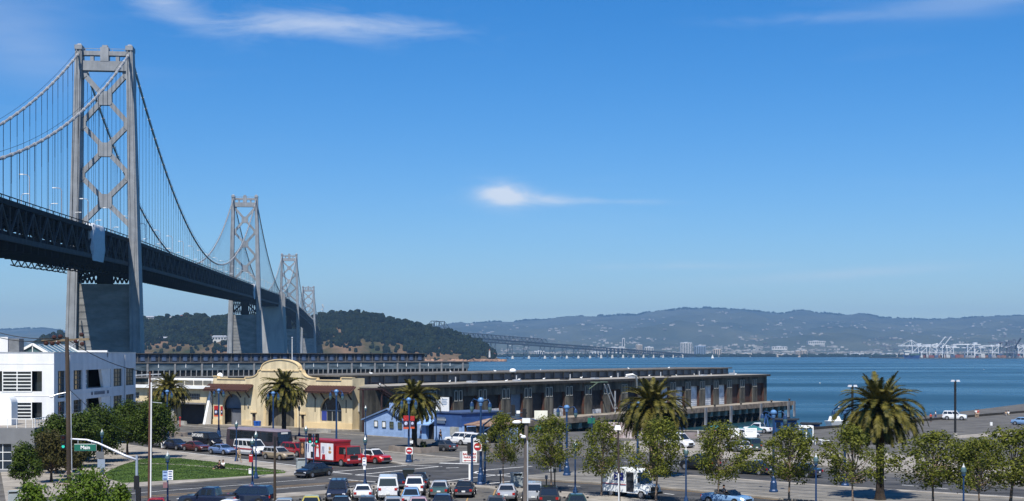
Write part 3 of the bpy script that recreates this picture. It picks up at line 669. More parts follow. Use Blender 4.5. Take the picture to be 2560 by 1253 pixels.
# hand ropes above the cables
hr_ = MB()
for x in (-10.2, 10.2):
    for a, b in spans[:2]:
        n = 40; hr_.path([(x, a + (b - a) * i / n, cab(a + (b - a) * i / n, x) + 1.9) for i in range(n + 1)], .07, 3)
part('hand_rope', hr_, steel_dark, bridge)
lp = MB().path([(0, 0, 0), (0, 0, 9), (.5, 0, 9.8), (2, 0, 10)], .14, 5).mesh('lamp_post', galv); lh = MB().box(1.7, 2.9, -.25, .25, 9.8, 10.1).mesh('lamp_head', white_p)
for i in range(26):
    y = -190 + i * 44
    for s in (-1, 1):
        if abs(y) < 8: continue
        o = part('lamp_post', lp, None, bridge, (s * 9.9, y + (14 if s > 0 else 0), dz(y)), rz=pi if s > 0 else 0); part('lamp_head', lh, None, o)
tarp = mat('tarpaulin', (.50, .53, .57), .7, .08, .8, .5)
def tarpaulin(y0, y1, h=1.2):
    mb = MB(); r_ = random.Random(int(y0)); n = 7; vs = []; fs = []
    for i in range(n + 1):
        y = y0 + (y1 - y0) * i / n; z = dz(y); j = lambda: r_.uniform(-.25, .25)
        vs += [(10.6 + j(), y, z - 12.3), (11.0 + j(), y, z - 8), (10.9 + j(), y, z - 4), (11.1 + j(), y, z + h * .4), (10.3 + j(), y, z + h + j()), (8.6 + j(), y, z + h), (8.6, y, z - 1)]
    for i in range(n):
        for k in range(6): a = i * 7 + k; fs.append((a, a + 7, a + 8, a + 1))
    fs += [tuple(range(7)), tuple(range(n * 7, n * 7 + 7))[::-1]]
    mb.add(vs, fs); part('tarpaulin', mb, tarp, bridge, smooth=True, label='pale tarpaulin wrapped over the side truss')
tarpaulin(-84, -62); tarpaulin(655, 668); tarpaulin(708, 730)
wp = MB()
for x in (-12.5, -4, 4):
    y = -106
    while y < -18:
        z = dz(y) - 12.6; wp.bar((x, y, z), (x, y + 5, z - 2.2), .3); wp.bar((x, y + 5, z - 2.2), (x, y + 10, z), .3); wp.bar((x, y, z - 2.2), (x, y + 10, z - 2.2), .35); wp.bar((x, y, z), (x, y + 10, z), .35); y += 10
part('work_platform', wp, steel_dark, bridge, label='lattice work platform slung under the deck')
# ================================================================== land and streets
seaw = mat('seawall_concrete', (.12, .11, .095), .9, .4, .5, .4, stretch=(1, 1, .3))
def g2(px, py, z=ZS): g = G(px, py, z); return (g.x, g.y)
land_poly = [(-330, 8), (330, 8), (330, 430), (194, 456), (51.8, 239), g2(1880, 1084), g2(1700, 1080), g2(1500, 1078), (-4, 226), (-19, 244), (-58, 268), (-100, 300), (-130, 330), (-330, 420)]
structure('ground', MB().prism(land_poly, -3, ZS), seaw)
structure('plaza_paving', MB().prism(land_poly, ZS, ZS + .004), asphalt)
def sheet(name, pts, m, z0, z1=None, world=False):
    poly = [tuple(p) if world else g2(*p) for p in pts]; return structure(name, MB().prism(poly, z0, z1), m)
def off(p, v, k): return (p[0] + v[0] * k, p[1] + v[1] * k)
# roads: the boulevard's two carriageways, the tram reserve between them, the cross street
sheet('road', [(340, 1122), (453, 1133), (742, 1169), (762, 1183), (640, 1195), (350, 1218), (130, 1243), (60, 1300), (200, 1600), (2900, 1600), (2800, 1260), (2560, 1224), (2140, 1185), (1760, 1152), (1400, 1140), (1154, 1152), (1013, 1163), (900, 1146), (723, 1124), (560, 1106), (406, 1098), (300, 1090)], asphalt_dark, ZS + .004, ZS + .012)
up = [(1210, 1172), (1330, 1165), (1500, 1172), (1646, 1186), (1760, 1194), (1934, 1208), (2140, 1222), (2560, 1249), (2800, 1264)]
lo = [(2800, 1290), (2560, 1286), (2200, 1266), (2040, 1255), (1954, 1249), (1860, 1240), (1760, 1230), (1648, 1220), (1480, 1208), (1320, 1198)]
sheet('tram_reserve', [(1320, 1190)] + [(1500, 1174)] + up[3:] + lo, slabm, ZS + .012, ZS + .10)
def kerb(name, pts, w, z0=ZS + .012, z1=ZS + .14, m=pave):
    mb = MB(); q = [Vector(g2(*p)) for p in pts]
    for a, b in zip(q, q[1:]):
        d = (b - a).normalized(); nrm = Vector((-d.y, d.x)) * w / 2; a = a - d * .02; b = b + d * .02
        mb.prism([(a - nrm), (b - nrm), (b + nrm), (a + nrm)], z0, z1)
    return structure(name, mb, m)
kerb('kerb', [(1500, 1174)] + up[3:], .9); kerb('kerb', [(2800, 1290), (2560, 1286), (2200, 1266), (1954, 1249), (1760, 1230), (1648, 1220), (1480, 1208), (1320, 1198)], .5)
rail_m = mat('tram_rail', (.05, .045, .04), .4, .1, 1, metal=.6)
for k in (.22, .42, .62, .82):                   # tram rails
    pts = []
    for (a, b) in (((1500, 1174), (1480, 1208)), ((1646, 1186), (1648, 1220)), ((1760, 1194), (1760, 1230)), ((1934, 1208), (1954, 1249)), ((2140, 1222), (2200, 1266)), ((2560, 1249), (2560, 1286))):
        pa, pb = Vector(g2(*a)), Vector(g2(*b)); pts.append(pa * (1 - k) + pb * k)
    mb = MB()
    for a, b in zip(pts, pts[1:]):
        d = (b - a).normalized(); nrm = Vector((-d.y, d.x)) * .06; mb.prism([a - nrm, b - nrm, b + nrm, a + nrm], ZS + .10, ZS + .108)
    structure('tram_rail', mb, rail_m)
# left tram reserve and promenade kerbs
kerb('kerb', [(345, 1087), (406, 1092), (570, 1101), (723, 1112), (934, 1128), (1154, 1149)], .8)
kerb('kerb', [(560, 1110), (723, 1126), (880, 1141), (960, 1152), (1013, 1163)], .8)
kerb('kerb', [(447, 1064), (545, 1073), (722, 1081), (872, 1087), (1008, 1096)], .45)
sheet('tram_reserve', [(345, 1088), (406, 1093), (570, 1102), (723, 1113), (934, 1129), (1154, 1150), (1100, 1158), (1013, 1163), (960, 1152), (880, 1141), (723, 1126), (560, 1110), (340, 1098)], slabm, ZS + .012, ZS + .05)
kerb('kerb', [(1560, 1128), (1806, 1148), (1885, 1154), (2140, 1173), (2560, 1210), (2800, 1234)], .7)
sheet('promenade', [(1560, 1126), (1806, 1146), (2140, 1171), (2560, 1208), (2560, 1172), (2220, 1135), (2040, 1130), (1750, 1108), (1560, 1104)], pave, ZS + .004, ZS + .09)
# corner island with lawn
sheet('sidewalk', [(300, 1110), (453, 1133), (742, 1169), (768, 1176), (775, 1184), (755, 1190), (632, 1196), (350, 1219), (215, 1232), (100, 1250), (20, 1290), (0, 1170), (150, 1120)], pave, ZS + .006, ZS + .13)
grass = mat('lawn', (.040, .092, .012), .95, .3, .5, .6, col2=(.085, .145, .024), detail=8, bscale=14, streak=.25, sscale=(.12, .5, 1), srot=.5)
lawn = [(262, 1186), (300, 1168), (351, 1152), (380, 1149.5), (448, 1149), (600, 1166), (716, 1182), (712, 1186), (645, 1191), (550, 1198), (380, 1207), (307, 1211), (268, 1200)]
sheet('lawn', lawn, grass, ZS + .13, ZS + .17)
mb = MB()
for a, b in zip([(345, 1161.5), (450, 1165), (560, 1174), (640, 1180)], [(450, 1165), (560, 1174), (640, 1180), (716, 1184)]):
    pa, pb = Vector(g2(*a)), Vector(g2(*b)); d = (pb - pa).normalized(); nrm = Vector((-d.y, d.x)) * .42; mb.prism([pa - nrm, pb - nrm, pb + nrm, pa + nrm], ZS + .17, ZS + .18)
structure('lawn_path', mb, pave)
# grass blades: a fine fringe of real blades over the lawn
LP_ = [Vector(g2(*p)) for p in lawn]
def inside(p, poly):
    c = False; j = len(poly) - 1
    for i in range(len(poly)):
        a, b = poly[i], poly[j]
        if (a[1] > p[1]) != (b[1] > p[1]) and p[0] < (b[0] - a[0]) * (p[1] - a[1]) / (b[1] - a[1]) + a[0]: c = not c
        j = i
    return c
bl = []; bf = []; rr = random.Random(5); xs = [p.x for p in LP_]; yy_ = [p.y for p in LP_]; n = 0
while n < 26000:
    p = (rr.uniform(min(xs), max(xs)), rr.uniform(min(yy_), max(yy_)))
    if not inside(p, LP_): n += .25; continue
    a = rr.uniform(0, 6.3); w = .05; h = rr.uniform(.04, .10); k = len(bl)
    bl += [(p[0] - w * math.cos(a), p[1] - w * math.sin(a), ZS + .165), (p[0] + w * math.cos(a), p[1] + w * math.sin(a), ZS + .165), (p[0] + rr.uniform(-.05, .05), p[1] + rr.uniform(-.05, .05), ZS + .17 + h)]; bf.append((k, k + 1, k + 2)); n += 1
mb = MB(); mb.add(bl, bf); o = part('grass', mb, grass, kind='stuff'); tag(o, 'short mown grass covering the corner lawn', 'grass')
# near pavement beside the parking lot, and the lot itself
sheet('sidewalk', [(560, 1248), (700, 1237), (872, 1224.5), (945, 1215), (1010, 1209), (1064, 1207), (1108, 1207), (1210, 1213), (1309, 1224), (1400, 1231), (1500, 1240), (1650, 1256), (1900, 1285), (2300, 1345), (2300, 1500), (1900, 1400), (1620, 1290), (1400, 1244), (1309, 1234), (1210, 1222), (1108, 1215), (1064, 1216), (945, 1224), (872, 1233), (700, 1247), (560, 1260)], pave, ZS + .012, ZS + .13)
sheet('parking_lot', [(560, 1262), (700, 1247.5), (872, 1233.5), (945, 1224.5), (1064, 1216.5), (1108, 1215.5), (1210, 1222.5), (1309, 1234.5), (1400, 1244.5), (1620, 1291), (1900, 1402), (2000, 1700), (300, 1700)], asphalt, ZS + .012, ZS + .02)
def lines(name, segs, w, m, z=ZS + .0165):
    for pts in segs:
        mb = MB(); q = [Vector(g2(*p)) for p in pts]
        for a, b in zip(q, q[1:]):
            d = (b - a).normalized(); nrm = Vector((-d.y, d.x)) * w / 2
            mb.add([(*(a - nrm), z), (*(b - nrm), z), (*(b + nrm), z), (*(a + nrm), z)], [(0, 1, 2, 3)])
        structure(name, mb, m)
lines('road_line', [[(822, 1181), (1017, 1164)], [(889, 1188), (1101, 1166.5)], [(889, 1188), (976, 1194)], [(1065, 1203), (1100, 1204.5)], [(1100, 1204.5), (1243, 1188), (1306, 1181.5)], [(822, 1197), (949, 1206)],
                    [(1218, 1176), (1192, 1179.5), (1186, 1182.5), (1200, 1185), (1250, 1189)], [(1022, 1163), (1105, 1167)], [(1115, 1170.5), (1147, 1169.5)], [(765, 1173.5), (880, 1186)], [(742, 1164.5), (830, 1173)],
                    [(1208, 1211), (1306, 1200.5)], [(1208, 1176), (1330, 1166)], [(1250, 1189), (1330, 1196)], [(600, 1148), (720, 1162), (742, 1165)], [(420, 1127), (600, 1147)]], .30, white_line)
lines('stop_line', [[(1100, 1158), (1199, 1161)]], .9, white_line)
lines('lane_line', [[(350, 1232), (560, 1216), (789, 1197.5)], [(664, 1225), (814, 1213)], [(872, 1217), (946, 1209.5)], [(100, 1256), (350, 1232)]], .16, white_line)
lines('lane_dash', [[(441, 1247.5), (457, 1246)], [(500, 1240), (516, 1238.6)], [(1420, 1215), (1450, 1216.5)], [(1560, 1232), (1600, 1235)], [(1660, 1234), (1685, 1237)], [(2255, 1213), (2295, 1216)], [(2330, 1220), (2370, 1223)], [(2180, 1196), (2215, 1199)]], .22, white_line)
lines('yellow_line', [[(340, 1243), (560, 1226.5), (820, 1207.5), (905, 1202)], [(340, 1246.5), (560, 1229.5), (820, 1210), (910, 1203.5)]], .18, yellow_line)
lines('edge_line', [[(1330, 1200.5), (1480, 1210.5), (1648, 1222.5), (1760, 1232.5), (1952, 1251), (2200, 1269)]], .16, yellow_line)
lines('edge_line', [[(1650, 1183.5), (1760, 1190.5), (1934, 1204), (2140, 1218), (2560, 1244)], [(1560, 1155), (1700, 1166)]], .22, white_line)
for a in (1001, 1058, 1112, 1171, 1232): lines('bay_line', [[(a + 8, 1222), (a - 8, 1262)]], .12, yellow_line, ZS + .0245)
# flat patches and manhole on the tarmac
patch_m = mat('asphalt_patch', (.05, .05, .052), .85, .2, .5); 
for x, y, w, h in ((1040, 1187, 5, 2.2), (1130, 1196, 6, 1.2), (470, 1224, 7, 1.1), (640, 1214, 5, 1), (1235, 1172, 4, 1.2), (2080, 1196, 6, 1.4), (880, 1120, 8, 1.2), (1500, 1150, 7, 3), (2420, 1195, 9, 2)):
    c = Vector(g2(x, y)); e = Vector((E.x, E.y)); c2_ = Vector((C.x, C.y))
    mb = MB(); mb.add([(*(c - e * w / 2 - c2_ * h / 2), ZS + .0145), (*(c + e * w / 2 - c2_ * h / 2), ZS + .0145), (*(c + e * w / 2 + c2_ * h / 2), ZS + .0145), (*(c - e * w / 2 + c2_ * h / 2), ZS + .0145)], [(0, 1, 2, 3)]); structure('tarmac_patch', mb, patch_m)
# apron of the next pier: dark strip by the water, pale strip of concrete
kerb('pier_kerb', [(2037, 1074), (2180, 1063), (2305, 1053.5), (2356, 1049), (2560, 1032), (2900, 1003)], .5, ZS, ZS + .45, mat('dark_timber', (.03, .026, .022), .9, .3, 1))
sheet('concrete_strip', [(2380, 1090), (2560, 1076), (2700, 1064), (2700, 1073), (2560, 1086), (2400, 1096)], pave, ZS + .004, ZS + .012)

# ================================================================== wall building helpers
def wall_open(L, z0, z1, ops, th=.4, arch=()):    # wall face at y=0 looking to -y, with openings (x0,x1,z0,z1)
    xs = sorted({0, L, *[o_[0] for o_ in ops], *[o_[1] for o_ in ops]}); zs = sorted({z0, z1, *[o_[2] for o_ in ops], *[o_[3] for o_ in ops]}); mb = MB()
    for i in range(len(xs) - 1):
        run = None
        for j in range(len(zs) - 1):
            cx, cz = (xs[i] + xs[i + 1]) / 2, (zs[j] + zs[j + 1]) / 2
            hole = any(o_[0] < cx < o_[1] and o_[2] < cz < o_[3] for o_ in ops)
            if not hole: run = [zs[j], zs[j + 1]] if run is None else [run[0], zs[j + 1]]
            if (hole or j == len(zs) - 2) and run: mb.box(xs[i], xs[i + 1], 0, th, *run); run = None
    for k in arch:
        x0, x1, _, zt_ = ops[k]; r = (x1 - x0) / 2; c = (x0 + x1) / 2; n = 12
        for i in range(n):
            a0, a1 = pi * i / n, pi * (i + 1) / n; xa, xb_ = c - r * math.cos(a0), c - r * math.cos(a1); ya, yb = zt_ - r + r * math.sin(a0), zt_ - r + r * math.sin(a1)
            mb.slab([(xa, ya), (xb_, yb), (xb_, zt_), (xa, zt_)] if yb < zt_ - 1e-4 and ya < zt_ - 1e-4 else ([(xa, ya), (xb_, zt_), (xa, zt_)] if ya < yb else [(xa, zt_), (xb_, yb), (xb_, zt_)]), 0.001, th - .001)
    return mb
def window(par, x0, x1, z0, z1, y=.25, cols=3, rows=3, gm=None, fm=None, loc=(0, 0, 0), rz=0, bw_=.07):
    w = part('window', MB().box(x0, x1, y, y + .05, z0, z1), gm or glass_far, par, loc, rz); mb = MB()
    for i in range(cols + 1): x = x0 + (x1 - x0) * i / cols; mb.box(x - bw_ / 2, x + bw_ / 2, y - .06, y, z0, z1)
    for j in range(rows + 1): z = z0 + (z1 - z0) * j / rows; mb.box(x0, x1, y - .05, y - .005, z - bw_ / 2, z + bw_ / 2)
    part('frame', mb, fm or white_p, w); return w

# ================================================================== pier 28 shed
A = Vector((-24.9, 232, 0)); PA = math.atan2(U.y, U.x); PZ = 4.3; SL = 168.6
shed = thing('pier_shed', 'long weathered concrete pier shed with loading doors standing over the water', 'pier', A, PA)
rust = mat('rusty_steel', (.13, .045, .022), .85, .45, 1.4, .3, col2=(.05, .03, .025)); doorw = mat('whitewashed_door', (.50, .53, .57), .8, .22, .9, .1, col2=(.68, .70, .72))
doorb = mat('blue_grey_door', (.12, .16, .21), .7, .15, 1); doord = mat('dark_door', (.022, .020, .020), .8, .4, 1.2); brickw = mat('whitewashed_brick', (.45, .44, .43), .85, .3, 1.6, .3, col2=(.66, .66, .66))
ops = []; pil = [27.3 + 7.83 * k for k in range(-2, 18)]
for t_ in pil[:-1]: ops.append((t_ + 1.65, t_ + 7.83 - 1.65, PZ, 9.2))
ops.append((pil[-1] + 1.65, SL - 2.0, PZ, 9.2))
part('wall', wall_open(SL, 3.4, 11.25, ops, .5), concrete_dark, shed)
part('end_wall', MB().box(SL - .5, SL, .5, 36, 3.4, 11.25).box(3.4, 3.9, .5, 36, 3.4, 11.25).box(3.9, SL - .5, 35.5, 36, 3.4, 11.25), concrete_dark, shed)
part('floor', MB().box(3.9, SL - .5, .5, 35.5, PZ - .05, PZ + .02), concrete_dark, shed)
kinds = ['d', 'd', 'w', 'w', 'b', 'd', 'w2', 'd', 'l', 'r', 'd', 'W', 'W', 'W', 'W', 'W', 'W', 'r2', 'r2', 'r2']
for i, (a, b, _, zt_) in enumerate(ops):
    k = kinds[i] if i < len(kinds) else 'd'; m = {'d': doord, 'w': doord, 'w2': doord, 'l': doord, 'b': doorb, 'W': doorw, 'r': rust, 'r2': rust}[k]
    lab = {'b': 'blue grey loading door', 'W': 'whitewashed loading door', 'r': 'rusty loading door', 'r2': 'rusty dark loading door'}.get(k)
    d_ = MB(); d_.box(a, b, .55, .62, PZ, zt_)
    for z in [PZ + .5 * q for q in range(1, 10)]: d_.box(a, b, .52, .55, z - .03, z + .03)
    dd = part('loading_door', d_, m, shed, label=lab)
    part('jamb', MB().box(a - .02, a + .16, -.03, .5, PZ, zt_).box(b - .16, b + .02, -.03, .5, PZ, zt_), rust, shed)
    if k in ('w', 'w2', 'l'): part('low_wall', MB().box(a + .2, b - .2, .25, .45, PZ, PZ + (2.3 if k == 'w' else 1.5 if k == 'w2' else .9)), brickw, shed)
frame_m = mat('pale_frame', (.34, .33, .29), .8, .1, 1)
for t_ in pil:
    part('pilaster', MB().box(t_ - 1.5, t_ + 1.5, -.16, 0, PZ - .6, 8.35), concrete_dark, shed)
    for s in (-1, 1):
        c = t_ + s * .72
        w_ = part('window', MB().box(c - .36, c + .36, -.06, -.02, 8.45, 10.15), black, shed)
        part('frame', MB().box(c - .5, c - .36, -.2, 0, 8.4, 10.3).box(c + .36, c + .5, -.2, 0, 8.4, 10.3).box(c - .5, c + .5, -.2, 0, 10.15, 10.3).box(c - .5, c + .5, -.22, 0, 8.3, 8.45), frame_m, w_)
roof_m = mat('pier_roofing', (.27, .245, .20), .9, .3, .25, .1, col2=(.36, .33, .28), detail=8)
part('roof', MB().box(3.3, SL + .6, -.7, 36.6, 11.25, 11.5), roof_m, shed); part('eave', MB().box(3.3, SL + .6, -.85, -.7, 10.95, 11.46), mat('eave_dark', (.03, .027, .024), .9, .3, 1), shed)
ML = 166.5
mon = MB().box(6, ML, 10.2, 24, 11.5, 13.0); part('monitor', mon, mat('monitor_dark', (.022, .026, .036), .6, .4, .7, col2=(.05, .06, .08)), shed)
part('monitor_roof', MB().box(5.4, ML + .8, 9.4, 24.8, 13.0, 13.25), mat('monitor_roofing', (.12, .108, .092), .9, .3, .5), shed)
pm = MB().box(-.14, .14, 10.06, 10.2, 11.5, 13.0).mesh('monitor_post', mat('post_grey', (.12, .115, .11), .8, .2, 1)); pn = MB().box(-1.05, 1.05, 10.1, 10.2, 11.75, 12.85).mesh('window', mat('monitor_pane', (.03, .045, .08), .3, .4, .4, col2=(.06, .08, .12)))
for i in range(41):
    x = 7 + i * 3.9; part('monitor_post', pm, None, shed, (x, 0, 0))
    if x < ML - 3: part('window', pn, None, shed, (x + 1.25, 0, 0)); 
apron_m = mat('apron_concrete', (.24, .21, .165), .9, .35, .4, .3, col2=(.34, .30, .24))
part('deck', MB().box(22, SL + 3, -6.4, 0, 3.55, PZ - .01).box(0, SL + 3, 0, 38, 3.0, PZ - .06), apron_m, shed)
part('deck_edge', MB().box(22, SL + 3, -6.62, -6.4, 3.3, PZ + .12), mat('edge_timber', (.20, .15, .11), .9, .4, .8), shed)
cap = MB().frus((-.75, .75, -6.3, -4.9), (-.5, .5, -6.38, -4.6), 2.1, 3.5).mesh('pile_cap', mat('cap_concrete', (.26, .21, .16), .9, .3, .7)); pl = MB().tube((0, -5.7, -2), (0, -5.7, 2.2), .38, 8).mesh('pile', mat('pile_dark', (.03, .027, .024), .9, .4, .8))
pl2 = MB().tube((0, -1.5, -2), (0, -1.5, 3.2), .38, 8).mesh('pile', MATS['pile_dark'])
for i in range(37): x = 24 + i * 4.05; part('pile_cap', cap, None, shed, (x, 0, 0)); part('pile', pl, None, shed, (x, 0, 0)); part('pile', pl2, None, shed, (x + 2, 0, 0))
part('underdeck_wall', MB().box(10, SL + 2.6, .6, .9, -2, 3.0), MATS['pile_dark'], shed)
fd = MB().box(-.45, .45, -6.95, -6.6, .3, PZ + .1).mesh('fender_pile', mat('fender', (.20, .21, .23), .9, .35, .8, stretch=(1, 1, .2)))
for x in (78, 100, 117, 131, 149, 167, 171): part('fender_pile', fd, None, shed, (x, 0, 0))
bol = MB().lathe([(.3, 0), (.22, .15), (.22, .5), (.38, .6), (.3, .75)], 8).mesh('bollard', black)
for x in (92, 108, 124, 139, 158, 170): part('bollard', bol, None, shed, (x, -5.8, PZ))
t = thing('roof_vent', 'white mushroom vent standing on the pier shed roof', 'vent', P(1282, 927, 272), 0)
part('drum', MB().lathe([(.3, -1.2), (.35, -.3)], 12), doord, t); part('cap', MB().lathe([(.62, -.3), (.68, 0), (.5, .3), (.2, .42)], 14), white_p, t, smooth=True)
t = thing('drain_pipe', 'white goose neck pipe bent over the shed eave', 'pipe', A + U * 93 - V * -.0, PA)
part('pipe', MB().path([(-1.4, .4, 12.2), (0, -.5, 12.4), (.5, -1.1, 12.0), (.6, -1.2, 9.4)], .22, 8), white_p, t, smooth=True)
t = thing('davit_crane', 'small green hoist frame hanging from the pier shed wall', 'hoist', A + U * 76, PA); gm_ = mat('hoist_green', (.12, .17, .12), .8, .2, 2)
part('frame', MB().bar((-2, -.2, 11), (-2, -2.6, 11), .2).bar((-2, -2.6, 11), (-2, -.2, 9.4), .18).bar((2, -.2, 11), (2, -2.6, 11), .2).bar((-2, -2.6, 11), (2, -2.6, 11), .2), gm_, t)
part('stair', MB().bar((2, -1.8, 10.5), (6, -1.8, 5.2), .15).bar((2, -2.7, 10.5), (6, -2.7, 5.2), .15).bar((6, -2.2, 9), (6, -2.2, 4.3), .2), galv, t)
gull = MB().ball((0, 0, .22), .16, 1.9, 1, 1, 6, 4).ball((.26, 0, .38), .09, 1, 1, 1, 5, 4).tube((0, 0, 0), (0, 0, .15), .03, 4).mesh('gull', white_p)
rr = random.Random(77)
for i in range(24):
    q = rr.random(); x = 8 + i * 6.5 + rr.uniform(-2.4, 2.4); y, z = ((9.7, 13.25) if q < .5 else (rr.uniform(0, 8), 11.5)); w_ = A + U * x - V * y
    o = part('gull', gull, None, None, (w_.x, w_.y, z), rz=rr.uniform(0, 6)); o.scale = (1.0,) * 3; tag(o, 'white gull, ' + ORD[i] + ' from the street end on the roof of the concrete pier shed', 'gull', 'gulls on the pier shed roof')

# ================================================================== far pier shed with glazed clerestory
q0, q1 = Vector((PX(300, 375), 375, 0)), Vector((PX(1172, 437), 437, 0)); ua = (q1 - q0).normalized(); L2 = (q1 - q0).length; R2 = math.atan2(ua.y, ua.x)
s2 = thing('glazed_pier_shed', 'longer dark pier shed behind, with a ribbon of small clerestory panes', 'pier', q0, R2)
X0 = -40
part('wall', MB().box(X0, L2, 0, 40, 3.2, 10.4), concrete_dark, s2); part('pier_deck', MB().box(X0, L2 + 6, -4, 44, 2.6, 3.2), apron_m, s2)
part('sill', MB().box(X0, L2 + .3, -.5, .2, 10.35, 10.75), mat('sill_grey', (.20, .19, .18), .9, .2, 1), s2)
part('inner_wall', MB().box(X0, L2 - .2, .25, 39.5, 10.4, 14.3), black, s2)
glz = mat('grimy_glazing', (.035, .05, .06), .35, 0, .22, .25, col2=(.15, .19, .22), detail=10, contrast=.3, stretch=(1, 1, 3.2))
part('grimy_glazing', MB().slab([(X0, 12.35), (L2, 12.35), (L2, 14.2), (X0, 14.2)], -.05, .2), glz, s2)
part('roof', MB().box(X0, L2 + .4, -.3, 40, 14.3, 14.55), mat('dark_roofing', (.085, .08, .075), .9, .3, .3), s2)
mul = MB().bar((0, -.02, 10.7), (0, -.02, 12.4), .22, .2).mesh('mullion', mat('mullion', (.24, .24, .24), .8, .2, 1)); big = MB().box(-.24, .24, -.3, .05, 10.7, 14.2).mesh('pillar', MATS['mullion'])
n = int((L2 - X0) / 1.55); shorts = MB().box(-.08, .08, -.15, -.05, 13.1, 14.5).mesh('stay', white_p)
for i in range(n):
    x = X0 + 1 + i * 1.55
    if i % 5 == 0: part('pillar', big, None, s2, (x, 0, 0))
    else: part('mullion', mul, None, s2, (x, 0, 0))
    if i % 5 == 2: part('stay', shorts, None, s2, (x, 0, 0))
s3l = (lambda r: (r * (q0.y + .0) - q0.x))((1062 - 1280) / F)
nx_, ny_ = -ua.y, ua.x; setb = 14.0; r_ = (1062 - 1280) / F
mx_ = (r_ * (q0.y + ny_ * setb) - (q0.x + nx_ * setb)) / (ua.x - r_ * ua.y)
part('monitor', MB().box(X0, mx_, setb, setb + 13, 14.5, 16.9), MATS['monitor_dark'], s2); part('monitor_roof', MB().box(X0, mx_ + .4, setb - .6, setb + 13.6, 16.9, 17.08), mat('dark_roof_edge', (.06, .058, .058), .9, .2, 1), s2)
pb = MB().box(-.62, .62, setb - .14, setb, 14.9, 16.6).mesh('monitor_panel', mat('blue_panel', (.055, .085, .15), .5, .3, .7)); pp = MB().box(-.1, .1, setb - .2, setb, 14.5, 16.9).mesh('monitor_post', MATS['post_grey'])
for i in range(int((mx_ - X0) / 3.1)):
    x = X0 + 1.5 + i * 3.1; part('monitor_panel', pb, None, s2, (x, 0, 0)); part('monitor_post', pp, None, s2, (x + 1.6, 0, 0))

# ================================================================== yellow bulkhead building
P0 = Vector((-54, 253, ZS)); stucco = mat('yellow_stucco', (.66, .53, .31), .85, .10, .35, .15, col2=(.74, .62, .40), detail=6, contrast=.5, streak=.22, sscale=(.9, .9, .16))
trim = mat('stucco_trim', (.64, .49, .27), .85, .08, .5); tile = mat('terracotta_tile', (.045, .018, .014), .85, .35, 2.5, .2, col2=(.08, .032, .024))
def T(px): r = (px - 1280) / F; return (253 * r + 54) / (.8351 + .5501 * r)
mis = thing('mission_hall', 'cream yellow mission style pier hall with curved parapet and arched openings', 'building', P0, VANG)
t1, t2, g1, g2_, t3, t4 = T(556), T(603), T(665), T(736), T(800), T(854); W_ = T(881); mc = (g1 + g2_) / 2
ops = [(t1, t2, 0, 5.8), (g1, g2_, 0, 5.6), (t3, t4, 1.5, 5.6), (T(630), T(639), 0, 2.5), (T(752), T(760), 0, 2.5)]
part('wall', wall_open(W_, -.4, 8.2, ops, .6, arch=(0, 1, 2)), stucco, mis)
def curve_parapet():
    pts = [(0, 8.2), (0, 8.9), (1.0, 8.9), (1.0, 8.45)]
    a = mc - 8.3; pts += [(a, 8.45), (a, 8.8), (a + 1.0, 8.8)]
    for k in range(6): th_ = pi / 2 * k / 5; pts.append((a + 1.0 + 2.2 * math.sin(th_), 10.0 - 1.2 * math.cos(th_)))
    pts += [(a + 3.8, 10.2), (a + 3.8, 10.5)]
    for k in range(17): th_ = pi * (1 - k / 16); pts.append((mc + 4.4 * math.cos(th_), 10.5 + 1.45 * math.sin(th_)))
    b = mc + 8.3; pts += [(b - 3.8, 10.5), (b - 3.8, 10.2)]
    for k in range(6): th_ = pi / 2 * (1 - k / 5); pts.append((b - 1.0 - 2.2 * math.sin(th_), 10.0 - 1.2 * math.cos(th_)))
    pts += [(b - 1.0, 8.8), (b, 8.8), (b, 8.45), (W_ - 2.4, 8.45), (W_ - 2.4, 8.9), (W_, 8.9), (W_, 8.2)]
    return pts
cp_ = curve_parapet(); part('parapet', MB().slab(cp_, 0.0, .6), stucco, mis)
cop = MB()
for a, b in zip(cp_[1:-1], cp_[2:-1]): cop.bar((a[0], .3, a[1] + .02), (b[0], .3, b[1] + .02), .86, .16)
part('coping', cop, trim, mis)
part('building_body', MB().box(.01, W_ - .01, .6, 11, -.4, 8.15), stucco, mis, label=None) if 0 else None
part('side_wall', MB().box(0, .5, .6, 3.2, -.4, 8.8).box(W_ - .5, W_, .6, 3.2, -.4, 8.8).box(.5, W_ - .5, 2.8, 3.2, -.4, 8.3), stucco, mis)
part('flat_roof', MB().box(.5, W_ - .5, .6, 2.8, 7.9, 8.1), roof_m, mis); part('floor', MB().box(.5, W_ - .5, .6, 2.8, -.05, .03), concrete_dark, mis)
for a, b in ((-1.1, mc - 6.3), (mc + 6.6, W_ + .8)):
    part('tile_roof', MB().add([(a, -1.5, 6.45), (b, -1.5, 6.45), (b, .02, 7.45), (a, .02, 7.45), (a, -1.5, 6.3), (b, -1.5, 6.3), (b, .02, 7.3), (a, .02, 7.3)], [(0, 1, 2, 3), (7, 6, 5, 4), (0, 4, 5, 1), (1, 5, 6, 2), (2, 6, 7, 3), (3, 7, 4, 0)]), tile, mis)
    n = int((b - a) / .34); tm = MB().path([(0, -1.55, 6.5), (0, .0, 7.52)], .11, 5).mesh('roof_tile', tile)
    for i in range(n): part('roof_tile', tm, None, mis, (a + .17 + i * .34, 0, 0))
    k = a + 1.6
    while k < b - .5: part('bracket', MB().bar((k, -.02, 5.2), (k, -1.1, 6.35), .16, .2), mat('bracket_wood', (.06, .04, .03), .8, .2, 2), mis); k += (b - a - 2.6) / 4
